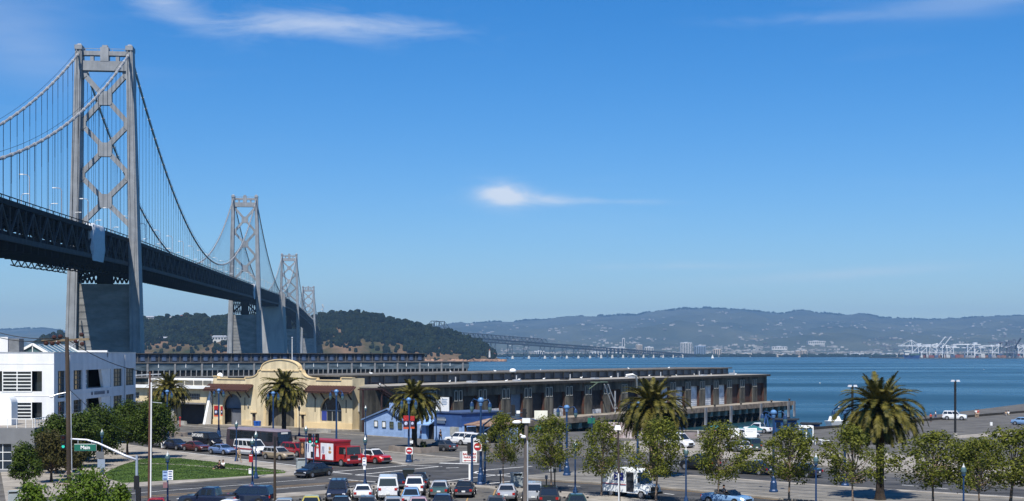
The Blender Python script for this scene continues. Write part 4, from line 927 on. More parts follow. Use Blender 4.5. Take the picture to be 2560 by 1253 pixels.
part('base_course', MB().box(0, t1 - .3, -.12, 0, -.4, 1.15).box(t2 + .3, T(628), -.12, 0, -.4, 1.15).box(T(762), t3, -.12, 0, -.4, 1.2).box(t3, W_, -.12, 0, -.4, 1.2), trim, mis)
part('string_course', MB().box(g1 - .5, g1 - .1, -.15, 0, 0, 4.0).box(g2_ + .1, g2_ + .5, -.15, 0, 0, 4.0).box(mc - 4.4, mc + 4.4, -.12, 0, 9.9, 10.1), trim, mis)
dark_slot = MB()
for x in (1.5, t2 + .9, t3 - 1.1, t4 + 1.0): part('niche', MB().box(x - .09, x + .09, -.02, .05, 3.0, 5.2), black, mis)
d_ = part('gate', MB().box(g1, g2_, 2.2, 2.35, 0, 5.6), mat('gate_dark', (.015, .014, .013), .7, .3, 1), mis); part('gate_panel', MB().box(g1 + .4, mc - .3, 1.9, 2.0, 0, 3.6), doord, d_)
w_ = part('arched_screen', MB().box(t1, t2, 1.0, 1.1, 3.1, 5.8), doorb, mis); part('grey_door', MB().box(t1 + 1.6, t2 - .1, .8, .9, 0, 3.1).box(t1 + 1.6, t1 + 1.7, .7, .8, 0, 3.1), mat('grey_door', (.13, .135, .15), .7, .1, 1), mis)
part('beam', MB().box(t1, t2, .75, 1.0, 3.0, 3.2), doord, mis)
w_ = part('window', MB().box(t3, t4, .45, .5, 1.5, 5.6), glass, mis); mb = MB()
for k in range(5): x = t3 + (t4 - t3) * k / 4; mb.box(x - .05, x + .05, .38, .45, 1.5, 3.3)
mb.box(t3, t4, .36, .44, 3.2, 3.4); mb.bar((t3 + 1.2, .42, 3.4), (t3 + .9, .42, 4.6), .12).bar((t4 - 1.2, .42, 3.4), (t4 - .9, .42, 4.6), .12)
part('frame', mb, frame_m, w_); part('blue_poster', MB().box(t3 + .1, t3 + 1.2, .34, .38, 1.6, 3.2), mat('poster_blue', (.03, .05, .25), .6, .1, 1), w_)
for x in (T(630), T(752)):
    part('door', MB().box(x, x + (T(639) - T(630)), .3, .38, 0, 2.5), mat('brown_door', (.07, .045, .035), .7, .2, 1), mis); part('lintel', MB().box(x - .3, x + 1.15, -.14, 0, 2.5, 2.75), trim, mis)
part('wall_lamp', MB().box(T(620), T(623), -.25, 0, 3.6, 3.9), frame_m, mis)
# air-conditioner box on the side wall
part('air_conditioner', MB().box(W_, W_ + .9, 1.5, 3, 3.2, 4.6), galv, mis)
mast = thing('flagpole', 'thin white flagpole rising behind the curved parapet', 'flagpole', P0 + V * T(701) - Vector((-V.y, V.x, 0)) * -3, 0)
part('pole', MB().tube((0, 0, 4), (0, 0, ZH(846, 247) - 4), .09, 6, .05), white_p, mast); part('finial', MB().ball((0, 0, ZH(846, 247) - 3.9), .14), galv, mast)
# red banner at the left arch
for k, (x, lab) in enumerate(((T(540), 'red and blue street banner left of the arched doorway, outer one'), (T(553), 'red and blue street banner left of the arched doorway, inner one'))): pass
# left bulkhead range
LW = 21.0; bk = thing('bulkhead_range', 'low cream yellow range with wide dark garage openings left of the mission hall', 'building', P0 - V * LW, VANG)
ops = [(LW - 17.6, LW - 11.2, 0, 3.75), (LW - 9.9, LW - 2.2, 0, 3.75), (0, 1.5, 0, 3.75), (LW - 9.2, LW - 3.4, 4.5, 5.7), (LW - 17.2, LW - 14.4, 4.5, 5.7), (.2, 1.6, 4.5, 5.7)]
part('wall', wall_open(LW - .9, -.4, 6.6, ops, .45), stucco, bk)
part('cornice', MB().box(-.5, LW + .0, -.9, .45, 6.6, 7.15), white_p, bk); part('canopy', MB().box(0, LW - 1, -1.0, 0, 3.8, 4.05), mat('canopy_grey', (.16, .155, .15), .8, .2, 1), bk)
window(bk, LW - 9.2, LW - 3.4, 4.5, 5.7, cols=12, rows=2, gm=glass_far, fm=frame_m); window(bk, LW - 17.2, LW - 14.4, 4.5, 5.7, cols=6, rows=2, fm=frame_m); window(bk, .2, 1.6, 4.5, 5.7, cols=3, rows=2, fm=frame_m)
for a, b in ((LW - 17.6, LW - 11.2), (LW - 9.9, LW - 2.2)): part('garage_door', MB().box(a, b, 1.6, 1.7, 0, 3.75), mat('garage_dark', (.035, .03, .033), .7, .2, .6), bk)
part('garage_post', MB().box(LW - 11.2, LW - 9.9, -.2, .1, 0, 3.75), concrete, bk)
part('body', MB().box(0, LW - 1, 1.8, 12, -.4, 6.6).box(0, LW - 1, .45, 12, 6.6, 6.9), stucco, bk)
part('clerestory', MB().box(-1, LW + 1, 4.6, 12, 6.9, 8.2), white_p, bk)
for i in range(9): window(bk, -.5 + i * 2.4, 1.6 + i * 2.4, 7.1, 7.95, y=4.5, cols=8, rows=1, gm=glass_far, fm=frame_m, bw_=.05)
part('white_buttress', MB().add([(LW - 1.2, -1.6, -.4), (LW - .6, -1.6, -.4), (LW - .4, 0, 6.4), (LW - .9, 0, 6.4), (LW - 1.2, 0, -.4), (LW - .6, 0, -.4), (LW - .4, .4, 6.4), (LW - .9, .4, 6.4)], [(0, 1, 2, 3), (7, 6, 5, 4), (0, 4, 5, 1), (1, 5, 6, 2), (2, 6, 7, 3), (3, 7, 4, 0)]), white_p, bk)
t = thing('roof_dish', 'white domed roof fan left of the curved parapet', 'vent', P(550, 938, 262)); part('cap', MB().lathe([(.5, -.3), (.55, 0), (.4, .3), (.1, .45)], 12), white_p, t, smooth=True); part('drum', MB().lathe([(.25, -2.4), (.25, -.3)], 10), galv, t)
# external stair right of the mission hall
t = thing('fire_stair', 'dark rusty steel stair with landing beside the mission hall', 'staircase', A + V * 1.6, PA); sm = mat('stair_steel', (.045, .02, .017), .8, .3, 2)
mb = MB(); mb.bar((2, 0, 11.0), (15, 0, 5.2), .3).bar((2, -1.2, 11.0), (15, -1.2, 5.2), .3); part('stringer', mb, sm, t)
tr = MB().box(-.3, .3, -1.2, 0, 0, .06).mesh('tread', sm)
for i in range(20): part('tread', tr, None, t, (2.3 + i * .64, 0, 10.85 - i * .285))
part('handrail', MB().bar((2, 0, 12.0), (15, 0, 6.2), .08).bar((2, -1.2, 12.0), (15, -1.2, 6.2), .08).bar((-2, -1.2, 12.2), (2, -1.2, 12.2), .08), sm, t); part('landing', MB().box(-3, 2, -1.3, 0, 11.0, 11.2).bar((2, -1, 4.2), (2, -1, 11), .2).bar((-2.8, -1, 4.2), (-2.8, -1, 11), .2), sm, t)

# ================================================================== blue restaurant on the waterfront
B0 = Vector((*g2(911, 1088), ZS)); B1 = Vector((*g2(1165, 1104), ZS)); bd = (B1 - B0).normalized(); BL = (B1 - B0).length; BA = math.atan2(bd.y, bd.x)
def TB(px): r = (px - 1280) / F; return (r * B0.y - B0.x) / (bd.x - r * bd.y)
blue_l = mat('light_blue_boards', (.26, .385, .60), .7, .08, .8, .1, col2=(.30, .43, .66), streak=.10, sscale=(.3, .3, 3)); blue_d = mat('deep_blue_paint', (.03, .075, .21), .7, .15, .8)
bl_ = thing('blue_restaurant', 'bright blue gabled waterfront restaurant with small square windows', 'building', B0, BA)
gw = TB(1010); pk = TB(970)
gab = [(0, -.3), (gw, -.3), (gw, 2.6), (pk, 4.1), (0, 2.5)]
part('wall', MB().slab(gab, 0, 9), blue_l, bl_)
part('roof', MB().add([(-.5, -.3, 2.55), (pk, -.3, 4.45), (pk, 9, 4.45), (-.5, 9, 2.55), (-.5, -.3, 2.35), (pk, -.3, 4.25), (pk, 9, 4.25), (-.5, 9, 2.35)], [(0, 1, 2, 3), (7, 6, 5, 4), (0, 4, 5, 1), (1, 5, 6, 2), (2, 6, 7, 3), (3, 7, 4, 0)])
     .add([(pk, -.3, 4.45), (gw + .5, -.3, 2.6), (gw + .5, 9, 2.6), (pk, 9, 4.45), (pk, -.3, 4.25), (gw + .5, -.3, 2.4), (gw + .5, 9, 2.4), (pk, 9, 4.25)], [(0, 1, 2, 3), (7, 6, 5, 4), (0, 4, 5, 1), (1, 5, 6, 2), (2, 6, 7, 3), (3, 7, 4, 0)]), mat('blue_roof', (.13, .20, .33), .7, .2, 1), bl_)
part('chimney', MB().box(pk - 1.4, pk - .7, 1.5, 2.3, 3.8, 5.2), blue_l, bl_); part('roof_vent', MB().lathe([(.3, 4.2), (.3, 5.0), (.55, 5.2), (.4, 5.5)], 10, (pk + .6, 2, 0)), galv, bl_)
for i, px in enumerate((941, 961, 980, 1001)):
    x = TB(px); window(bl_, x - .42, x + .42, 1.45 - i * .03, 2.4 - i * .03, y=-.08, cols=2 if i > 1 else 1, rows=2 if i > 1 else 1, gm=(white_p if i < 2 else mat('yellowed_pane', (.09, .09, .05), .4, .2, 2)), fm=mat('window_green', (.07, .09, .08), .7, .1, 1), bw_=.10)
part('white_lower_wall', MB().box(gw, TB(1086), .2, 8, -.3, 2.55), blue_l, bl_); part('flat_front', MB().box(gw, TB(1086), .3, 8, 2.55, 3.4), blue_l, bl_)
part('porch', MB().box(TB(1060), TB(1071), -.5, .2, 0, 2.4).add([(TB(1055), -1.2, 2.3), (TB(1086), -1.2, 2.3), (TB(1086), .3, 3.0), (TB(1055), .3, 3.0), (TB(1055), -1.2, 2.15), (TB(1086), -1.2, 2.15), (TB(1086), .3, 2.85), (TB(1055), .3, 2.85)], [(0, 1, 2, 3), (7, 6, 5, 4), (0, 4, 5, 1), (1, 5, 6, 2), (2, 6, 7, 3), (3, 7, 4, 0)]), mat('pale_blue', (.22, .36, .60), .7, .1, 1), bl_)
part('door', MB().box(TB(1063), TB(1083), .1, .2, 0, 2.2), doord, bl_)
part('menu_board', MB().box(TB(1050), TB(1058), -.02, .06, .5, 2.0), white_p, bl_); part('menu_badge', MB().lathe([(.28, 0), (.28, .03)], 12), mat('badge_red', (.3, .04, .03), .6, 0), bl_, (TB(1054), -.03, 1.0)).rotation_euler = (pi / 2, 0, 0)
xa, xb_ = TB(1090), TB(1158)
part('annex_wall', MB().box(xa, xb_, -.4, 8, -.3, 2.05), blue_l, bl_); part('annex_upper', MB().box(xa, xb_, -.35, 8, 2.05, 4.1), blue_d, bl_); part('annex_roof', MB().box(xa - .2, xb_ + .2, -.5, 8.2, 4.1, 4.3), mat('annex_roof', (.05, .08, .16), .7, .1, 1), bl_)
sg = part('sign_board', MB().box(TB(1096), TB(1118), -.5, -.4, 2.5, 3.5), mat('sign_blue_grey', (.09, .13, .20), .6, .1, 1), bl_)
mb = MB(); x = TB(1099)
for w in (.18, .22, .15, .2, .22, .16, .2): mb.box(x, x + w, -.53, -.5, 2.95, 3.25); x += w + .1
part('lettering', mb, galv, sg)
part('awning', MB().box(TB(1137), TB(1152), -1.0, -.4, .8, 2.1), mat('grey_shutter', (.33, .33, .30), .7, .2, 1), bl_)
part('light_wall', MB().box(xb_, TB(1172), -.2, 6, -.3, 2.2), mat('pale_blue'
 , (.2, .3, .5)), bl_)
bs = thing('roof_billboards', 'two small white signboards standing on the blue restaurant roof', 'signs', B0 + bd * TB(1112) + Vector((0, 0, 4.2)), BA) if 0 else None
for i, (px, w, h, z0, lab) in enumerate(((1097, 1.1, 1.7, 4.35, 'narrow white signboard on the blue roof, left of the larger one'), (1112, 1.8, 2.1, 4.35, 'larger white signboard on the blue annex roof'))):
    c = B0 + bd * TB(px); t = thing('signboard', lab, 'sign', (c.x, c.y, ZS + z0), BA)
    part('board', MB().box(-w / 2, w / 2, -.05, .05, 0, h), white_p, t); mb = MB()
    for k in range(4): mb.box(-w * .35, w * (.35 - .1 * (k % 2)), -.07, -.05, h * .8 - k * .24, h * .86 - k * .24)
    part('print', mb, mat('print_grey_blue', (.25, .33, .45), .7, 0), t); part('leg', MB().box(-w * .4, -w * .4 + .06, 0, .05, -.4, 0).box(w * .4 - .06, w * .4, 0, .05, -.4, 0), galv, t)
# timber shed and sheltered stalls right of the blue building
c = B0 + bd * TB(1172); t = thing('timber_lean_to', 'dark timber lean-to with rusty roof between the blue building and the pier', 'shed', (c.x, c.y, ZS), BA)
Lw = 7.5
part('roof', MB().add([(0, -1, 2.6), (Lw, -1, 2.6), (Lw, 5, 3.4), (0, 5, 3.4), (0, -1, 2.45), (Lw, -1, 2.45), (Lw, 5, 3.25), (0, 5, 3.25)], [(0, 1, 2, 3), (7, 6, 5, 4), (0, 4, 5, 1), (1, 5, 6, 2), (2, 6, 7, 3), (3, 7, 4, 0)]), mat('rust_roof', (.28, .15, .09), .85, .4, .6, col2=(.36, .27, .2)), t)
part('back_wall', MB().box(0, Lw, 4.6, 4.9, 0, 3.2), doord, t); part('blue_wall', MB().box(4.5, 8.5, 1.4, 1.6, 0, 2.3), blue_l, t)
for i in range(4): part('post', MB().box(i * Lw / 3 - .12, i * Lw / 3 + .12, -.8, -.56, 0, 2.6), wood, t)

# ================================================================== white office building
wb = mat('white_render', (.74, .74, .735), .75, .05, .3, .1, streak=.10, sscale=(.7, .7, .07)); XR, YF, YB, ZT = -57.25, 175.0, 213.0, 13.1
off_b = thing('office_building', 'white three storey office block with glass roof lantern and big gridded windows', 'building', (XR, YF, ZS))
fl = [(8.25, 10.8), (4.35, 6.9), (.5, 3.0)]
WF = 22.0
fo = []
for z0, z1 in fl: fo += [(WF - 7.4, WF - 1.5, z0, z1), (WF - 15.5, WF - 9.2, z0, z1)]
part('front_wall', wall_open(WF, 0, ZT, fo, .5), wb, off_b, (-WF, 0, 0))
for x0, x1, z0, z1 in fo:
    window(off_b, x0 + 1.0, x1 - 1.3, z0, z1, y=.0, cols=2, rows=6, gm=glass, loc=(-WF, 0, 0), bw_=.11); part('dark_recess', MB().box(x0, x1, .9, 1.0, z0, z1), glass, off_b, (-WF, 0, 0))
D_ = YB - YF
def TY(px): return (XR * F / (px - 1280)) - YF
so = []
for z0, z1 in fl:
    for a, b in ((145, 164), (184, 206), (215, 278), (284, 306), (315, 336)): so.append((TY(a), TY(b), z0 - (.9 if a == 145 and z0 > 8 else 0), z1))
part('side_wall', wall_open(D_ - .5, 0, ZT, [(a - .5, b - .5, c, d) for a, b, c, d in so], .5), wb, off_b, (0, .5, 0), rz=pi / 2)
for i, (x0, x1, z0, z1) in enumerate(so):
    if i % 5 == 2: continue
    window(off_b, x0, x1, z0, z1, y=.28, cols=3, rows=4, gm=(mat('warm_glass', (.16, .14, .09), .3, .4, .6) if i % 5 > 2 else glass), fm=mat('dark_frame', (.05, .06, .06), .5, 0), rz=pi / 2, bw_=.13)
for z0, z1 in fl:                                 # recessed balconies
    x0, x1 = TY(215), TY(278)
    part('balcony_back', MB().box(x0, x1, 3.2, 3.4, z0, z1).box(x0, x0 + .2, .5, 3.2, z0, z1), wb, off_b, rz=pi / 2)
    part('balcony_floor', MB().box(x0, x1, .4, 3.3, z0 - .15, z0), wb, off_b, rz=pi / 2)
    window(off_b, x0 + .3, x0 + 4.2, z0, z1, y=1.2, cols=4, rows=4, gm=glass_far, fm=white_p, rz=pi / 2, bw_=.12)
    part('balcony_fin', MB().add([(x1 - 3.4, .1, z0), (x1 - .2, .1, z0), (x1 - .2, .1, z1), (x1 - 4.6, .1, z1), (x1 - 3.4, .5, z0), (x1 - .2, .5, z0), (x1 - .2, .5, z1), (x1 - 4.6, .5, z1)], [(0, 1, 2, 3), (7, 6, 5, 4), (0, 4, 5, 1), (1, 5, 6, 2), (2, 6, 7, 3), (3, 7, 4, 0)]), white_p, off_b, rz=pi / 2)
part('rear_wall', MB().box(-WF, -.5, D_ - .5, D_, 0, ZT).box(-WF, -WF + .5, .5, D_ - .5, 0, ZT), wb, off_b)
part('flat_roof', MB().box(-WF + .5, -.5, .5, D_ - .5, ZT - .9, ZT - .6), roof_m, off_b)
for z0, z1 in fl: part('floor_slab', MB().box(-WF + 1.2, -.6, 1.2, D_ - .6, z1 + .1, z1 + .4), wb, off_b)
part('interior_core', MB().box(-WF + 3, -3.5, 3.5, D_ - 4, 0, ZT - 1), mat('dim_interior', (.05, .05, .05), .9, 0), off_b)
lg = mat('lantern_glass', (.07, .13, .14), .25, .25, .6, spec=.7); sk = part('roof_lantern', MB().add([(-8.6, 8, ZT - .7), (-2.4, 8, ZT - .7), (-5.4, 8, ZT + 1.05), (-8.6, 22, ZT - .7), (-2.4, 22, ZT - .7), (-5.4, 22, ZT + 1.05)], [(0, 1, 2), (5, 4, 3), (0, 2, 5, 3), (1, 4, 5, 2), (0, 3, 4, 1)]), lg, off_b)
mb = MB().bar((-8.7, 7.95, ZT - .7), (-5.4, 7.95, ZT + 1.12), .3).bar((-2.3, 7.95, ZT - .7), (-5.4, 7.95, ZT + 1.12), .3).bar((-5.4, 7.95, ZT - .6), (-5.4, 7.95, ZT + 1.1), .1).bar((-5.4, 8, ZT + 1.1), (-5.4, 22, ZT + 1.1), .15).bar((-2.3, 22, ZT - .7), (-5.4, 22, ZT + 1.12), .2)
for k in range(1, 7): mb.bar((-2.35, 8 + k * 2, ZT - .68), (-5.4, 8 + k * 2, ZT + 1.08), .035)
part('frame', mb, white_p, sk)
part('roof_parapet', MB().box(-6.5, -.0, 23, 23.4, ZT - .6, ZT + .35).box(-3.0, -.05, 24, 30, ZT - .6, ZT + .1), wb, off_b)
part('stair_tower', MB().box(-12, -6.85, 3, 9, ZT - .6, ZT + 2.0), wb, off_b); part('roof_plant', MB().box(-6.8, -5.5, 3.2, 5, ZT - .6, ZT + 1.8), mat('plant_grey', (.16, .17, .18), .7, .2, 1), off_b)
for x in (TY(172), TY(310)): part('downpipe', MB().tube((x, -.12, .2), (x, -.12, ZT - .3), .07, 6), mat('pipe_grey', (.45, .46, .47), .5, .1, 1), off_b, rz=pi / 2)
for z in (3.75, 7.65, 11.7): part('string_course', MB().box(-WF + .02, -.02, -.035, 0, z, z + .06), wb, off_b); part('string_course', MB().box(.05, D_ - .05, -.035, 0, z, z + .06), wb, off_b, rz=pi / 2)
part('parapet_cap', MB().box(-WF - .05, .06, -.06, .55, ZT, ZT + .09), galv, off_b)
part('parapet_cap', MB().box(-.55, .06, .55, D_ + .05, ZT, ZT + .09), galv, off_b)
mb = MB(); x = TY(222); rr = random.Random(2)
while x < TY(272):
    w = .28; 
    if rr.random() < .82: mb.box(x, x + w, -.05, 0, 7.35, 7.8)
    x += .5
part('wall_lettering', mb, mat('letter_grey', (.12, .14, .18), .7, 0), off_b, rz=pi / 2)
# low building at lower left with roof terrace
lb = thing('terrace_building', 'low pale building in the lower left corner with a railed roof terrace', 'building', (PX(86, 152), 152, ZS)); lh_ = 4.9
shade_wall = mat('shaded_render', (.17, .175, .18), .8, .1, .5)  # pale walls given a grey base colour to stand for the shade on them
lo_ops = [(16.5, 19.5, .4, 3.2), (11, 15, .4, 3.2)]
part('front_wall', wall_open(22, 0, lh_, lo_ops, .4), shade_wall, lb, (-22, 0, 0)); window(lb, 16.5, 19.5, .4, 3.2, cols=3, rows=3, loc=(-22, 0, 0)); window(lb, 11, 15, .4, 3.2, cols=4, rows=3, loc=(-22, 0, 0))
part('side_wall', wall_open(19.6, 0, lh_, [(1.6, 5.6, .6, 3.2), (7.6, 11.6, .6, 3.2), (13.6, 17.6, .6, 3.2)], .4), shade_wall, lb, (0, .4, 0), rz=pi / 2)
for a in (2, 8, 14): window(lb, a, a + 4, .6, 3.2, cols=4, rows=3, rz=pi / 2)
part('terrace_floor', MB().box(-22, -.4, .4, 20, lh_ - .3, lh_), pave, lb); part('rear_wall', MB().box(-22, -.4, 19.6, 20, 0, lh_ - .3).box(-22, -21.6, .4, 19.6, 0, lh_ - .3), wb, lb)
part('louvre', MB().box(-.02, .06, 3.2, 5.6, 3.5, 4.4), doord, lb)
mb = MB()
for k in range(23): mb.bar((-.2, k * .9, lh_), (-.2, k * .9, lh_ + 1.0), .05); mb.bar((-k, .2, lh_), (-k, .2, lh_ + 1), .05)
mb.bar((-.2, 0, lh_ + 1), (-.2, 20, lh_ + 1), .07).bar((-22, .2, lh_ + 1), (0, .2, lh_ + 1), .07).bar((-.2, 0, lh_ + .55), (-.2, 20, lh_ + .55), .04)
part('railing', mb, white_p, lb)
part('planter', MB().frus((-.1, 1.3, 13, 14.6), (-.3, 1.6, 12.8, 14.8), 2.6, lh_ + .6), white_p, lb)
t = thing('terrace_arch', 'white round topped canopy on the roof terrace at the left edge', 'canopy', (PX(2, 158), 158, ZS + lh_)); pts = [(-1.6, 0), (1.2, 0)] + [(.2 + 1.0 * math.cos(a * pi / 16), 2.4 + 1.0 * math.sin(a * pi / 16)) for a in range(0, 9)] + [(-1.6, 3.4)]
part('canopy', MB().slab(pts, 0, 2), white_p, t)

rr = random.Random(808)
for i in range(9):
    x = 20 + i * 16.5 + rr.uniform(-4, 4); part('roof_hatch', MB().box(x, x + rr.uniform(.8, 2), 3, 4.2, 11.5, 11.5 + rr.uniform(.25, .6)), galv if i % 3 else doord, shed)
for i in range(12):
    x = 16 + i * 12.3 + rr.uniform(-3, 3); part('roof_patch', MB().box(x, x + rr.uniform(2, 6), rr.uniform(.2, 3), rr.uniform(4, 8), 11.5, 11.512), mat('tar_patch', (.11, .10, .09), .9, .3, 1) if i % 2 else mat('pale_patch', (.36, .34, .30), .9, .2, 1), shed)
for i in range(7):
    x = 30 + i * 21.0; part('wall_stain', MB().box(x, x + .5, -.012, 0, PZ + 5.6, 11.1), rust, shed); part('vent_pipe', MB().tube((x + 5, 6, 11.4), (x + 5, 6, 12.6), .12, 8), galv, shed)
# ================================================================== vehicles
MC = {}
def cached(key, fn, m, smooth=False):
    if key not in MC: MC[key] = fn().mesh(key[0], m, smooth)
    return MC[key]
PAINT = {}
def paint(name, col, rough=.28): return mat('paint_' + name, col, rough, .04, .8, coat=.6, metal=.1, spec=.5)
for n_, c_ in dict(white=(.75, .75, .74), black=(.010, .010, .012), navy=(.010, .016, .038), silver=(.38, .39, .41), darkgrey=(.055, .058, .065), maroon=(.085, .018, .014), lightblue=(.13, .20, .36), skyblue=(.18, .31, .50), tan=(.30, .24, .16), red=(.42, .018, .018),
                   deepred=(.25, .010, .014), green=(.05, .10, .09), yellow=(.42, .36, .08), pink=(.38, .26, .30), greysilver=(.24, .25, .27), darkgreen=(.02, .045, .035)).items(): PAINT[n_] = paint(n_, c_)
lamp_w = mat('headlamp', (.75, .76, .78), .15, 0, spec=.8); lamp_r = mat('tail_lamp', (.35, .012, .010), .25, 0); chrome = mat('chrome', (.6, .6, .6), .2, 0, metal=.9)
rim_m = mat('rim_alloy', (.35, .35, .36), .35, 0, metal=.6); plate_m = mat('plate', (.7, .7, .66), .5, 0); under_m = mat('underbody', (.010, .010, .010), .9, 0)
ST = {  # L, W, stations(x,ztop), cabin bottom(xr,xf,z,w), cabin top(xr,xf,z,w), wheel x, wheel r
 'sedan': (4.7, .89, [(-2.35, .62), (-2.28, .92), (-1.5, .99), (1.0, .95), (2.0, .84), (2.28, .68), (2.35, .5)], (-1.75, 1.05, .93, .80), (-1.05, .20, 1.42, .60), 1.42, .32),
 'coupe': (4.6, .90, [(-2.30, .60), (-2.24, .90), (-1.6, .95), (.9, .90), (2.0, .80), (2.24, .66), (2.30, .48)], (-1.85, .85, .89, .79), (-.95, .05, 1.30, .58), 1.38, .33),
 'hatch': (4.1, .87, [(-2.05, .55), (-1.95, .85), (-1.4, .98), (.9, .98), (1.6, .86), (1.95, .62), (2.05, .45)], (-1.75, 1.0, .94, .78), (-.85, .25, 1.50, .56), 1.25, .32),
 'suv': (4.6, .93, [(-2.30, .60), (-2.26, 1.10), (-1.5, 1.12), (1.0, 1.10), (2.0, 1.02), (2.24, .80), (2.30, .55)], (-2.22, 1.10, 1.08, .86), (-2.0, .42, 1.76, .70), 1.38, .37),
 'wagon': (4.7, .90, [(-2.35, .55), (-2.30, .95), (-1.5, 1.0), (.9, .98), (2.0, .90), (2.30, .72), (2.35, .5)], (-2.28, .95, .96, .82), (-2.05, .25, 1.52, .66), 1.42, .34),
 'van': (5.2, .98, [(-2.60, .55), (-2.58, 1.22), (-1.5, 1.24), (1.5, 1.22), (2.2, 1.08), (2.55, .82), (2.60, .5)], (-2.56, 1.75, 1.20, .95), (-2.50, .95, 2.05, .80), 1.65, .36),
 'pickup': (5.1, .95, [(-2.55, .55), (-2.52, 1.02), (-.8, 1.04), (1.0, 1.04), (2.2, .98), (2.50, .80), (2.55, .5)], (-.85, 1.15, 1.02, .86), (-.70, .50, 1.68, .70), 1.55, .38),
 'convertible': (4.5, .88, [(-2.25, .60), (-2.2, .88), (-1.5, .93), (.9, .88), (1.9, .80), (2.2, .66), (2.25, .48)], (.35, .95, .88, .76), (.25, .40, 1.28, .62), 1.35, .32)}
def hull(st):
    L, W, S, cb, ct, wx, wr = ST[st]; mb = MB(); vs = []; n = len(S)
    S2 = []
    for (x, z), (x2, z2) in zip(S, S[1:]):
        k = max(1, int((x2 - x) / .6)); S2 += [(x + (x2 - x) * i / k, z + (z2 - z) * i / k) for i in range(k)]
    S2.append(S[-1])
    for x, zt_ in S2:
        e = max(0, abs(x) - L / 2 + .55) / .55; w = W * (1 - .16 * e * e); z0 = .22 + .10 * e; zm = min(.50, zt_ * .75); zs_ = max(zm + .02, zt_ - .13)
        vs += [(x, -w * .9, z0), (x, -w, zm), (x, -w * .97, zs_), (x, -w * .84, zt_), (x, w * .84, zt_), (x, w * .97, zs_), (x, w, zm), (x, w * .9, z0)]
    fs = []
    for i in range(len(S2) - 1):
        for j in range(8): a = i * 8 + j; b = i * 8 + (j + 1) % 8; fs.append((a, a + 8, b + 8, b))
    fs += [tuple(range(8)), tuple(range((len(S2) - 1) * 8, len(S2) * 8))[::-1]]
    return mb.add(vs, fs)
def wheels(t, key, wx, wr, W, xs=None):
    ty = cached(('wheel', key), lambda: MB().add(*cyl_y(wr, .11)), rubber); rm = cached(('rim', key), lambda: MB().add(*cyl_y(wr * .62, .125)), rim_m)
    for x in xs or (-wx, wx):
        for s in (-1, 1): w_ = part('wheel', ty, None, t, (x, s * (W - .08), wr)); part('rim', rm, None, w_)
def cyl_y(r, h, n=16):
    vs = [(r * math.cos(2 * pi * i / n), y, r * math.sin(2 * pi * i / n)) for y in (-h, h) for i in range(n)]
    return vs, [tuple(range(n)), tuple(range(n, 2 * n))[::-1]] + [(i, n + i, n + (i + 1) % n, (i + 1) % n) for i in range(n)]
def cabin_quads(cb, ct):
    b0, b1, bz, bw = cb; t0, t1, tz, tw = ct
    R_ = [(b0, -bw, bz), (b1, -bw, bz), (t1, -tw, tz), (t0, -tw, tz)]; L_ = [(b1, bw, bz), (b0, bw, bz), (t0, tw, tz), (t1, tw, tz)]
    Fq = [(b1, -bw, bz), (b1, bw, bz), (t1, tw, tz), (t1, -tw, tz)]; Bq = [(b0, bw, bz), (b0, -bw, bz), (t0, -tw, tz), (t0, tw, tz)]
    return R_, L_, Fq, Bq
car_glass = mat('car_glass', (.014, .018, .022), .06, 0, spec=.9); tint_glass = mat('tinted_glass', (.04, .06, .07), .08, 0, spec=.9)
CARN = 0
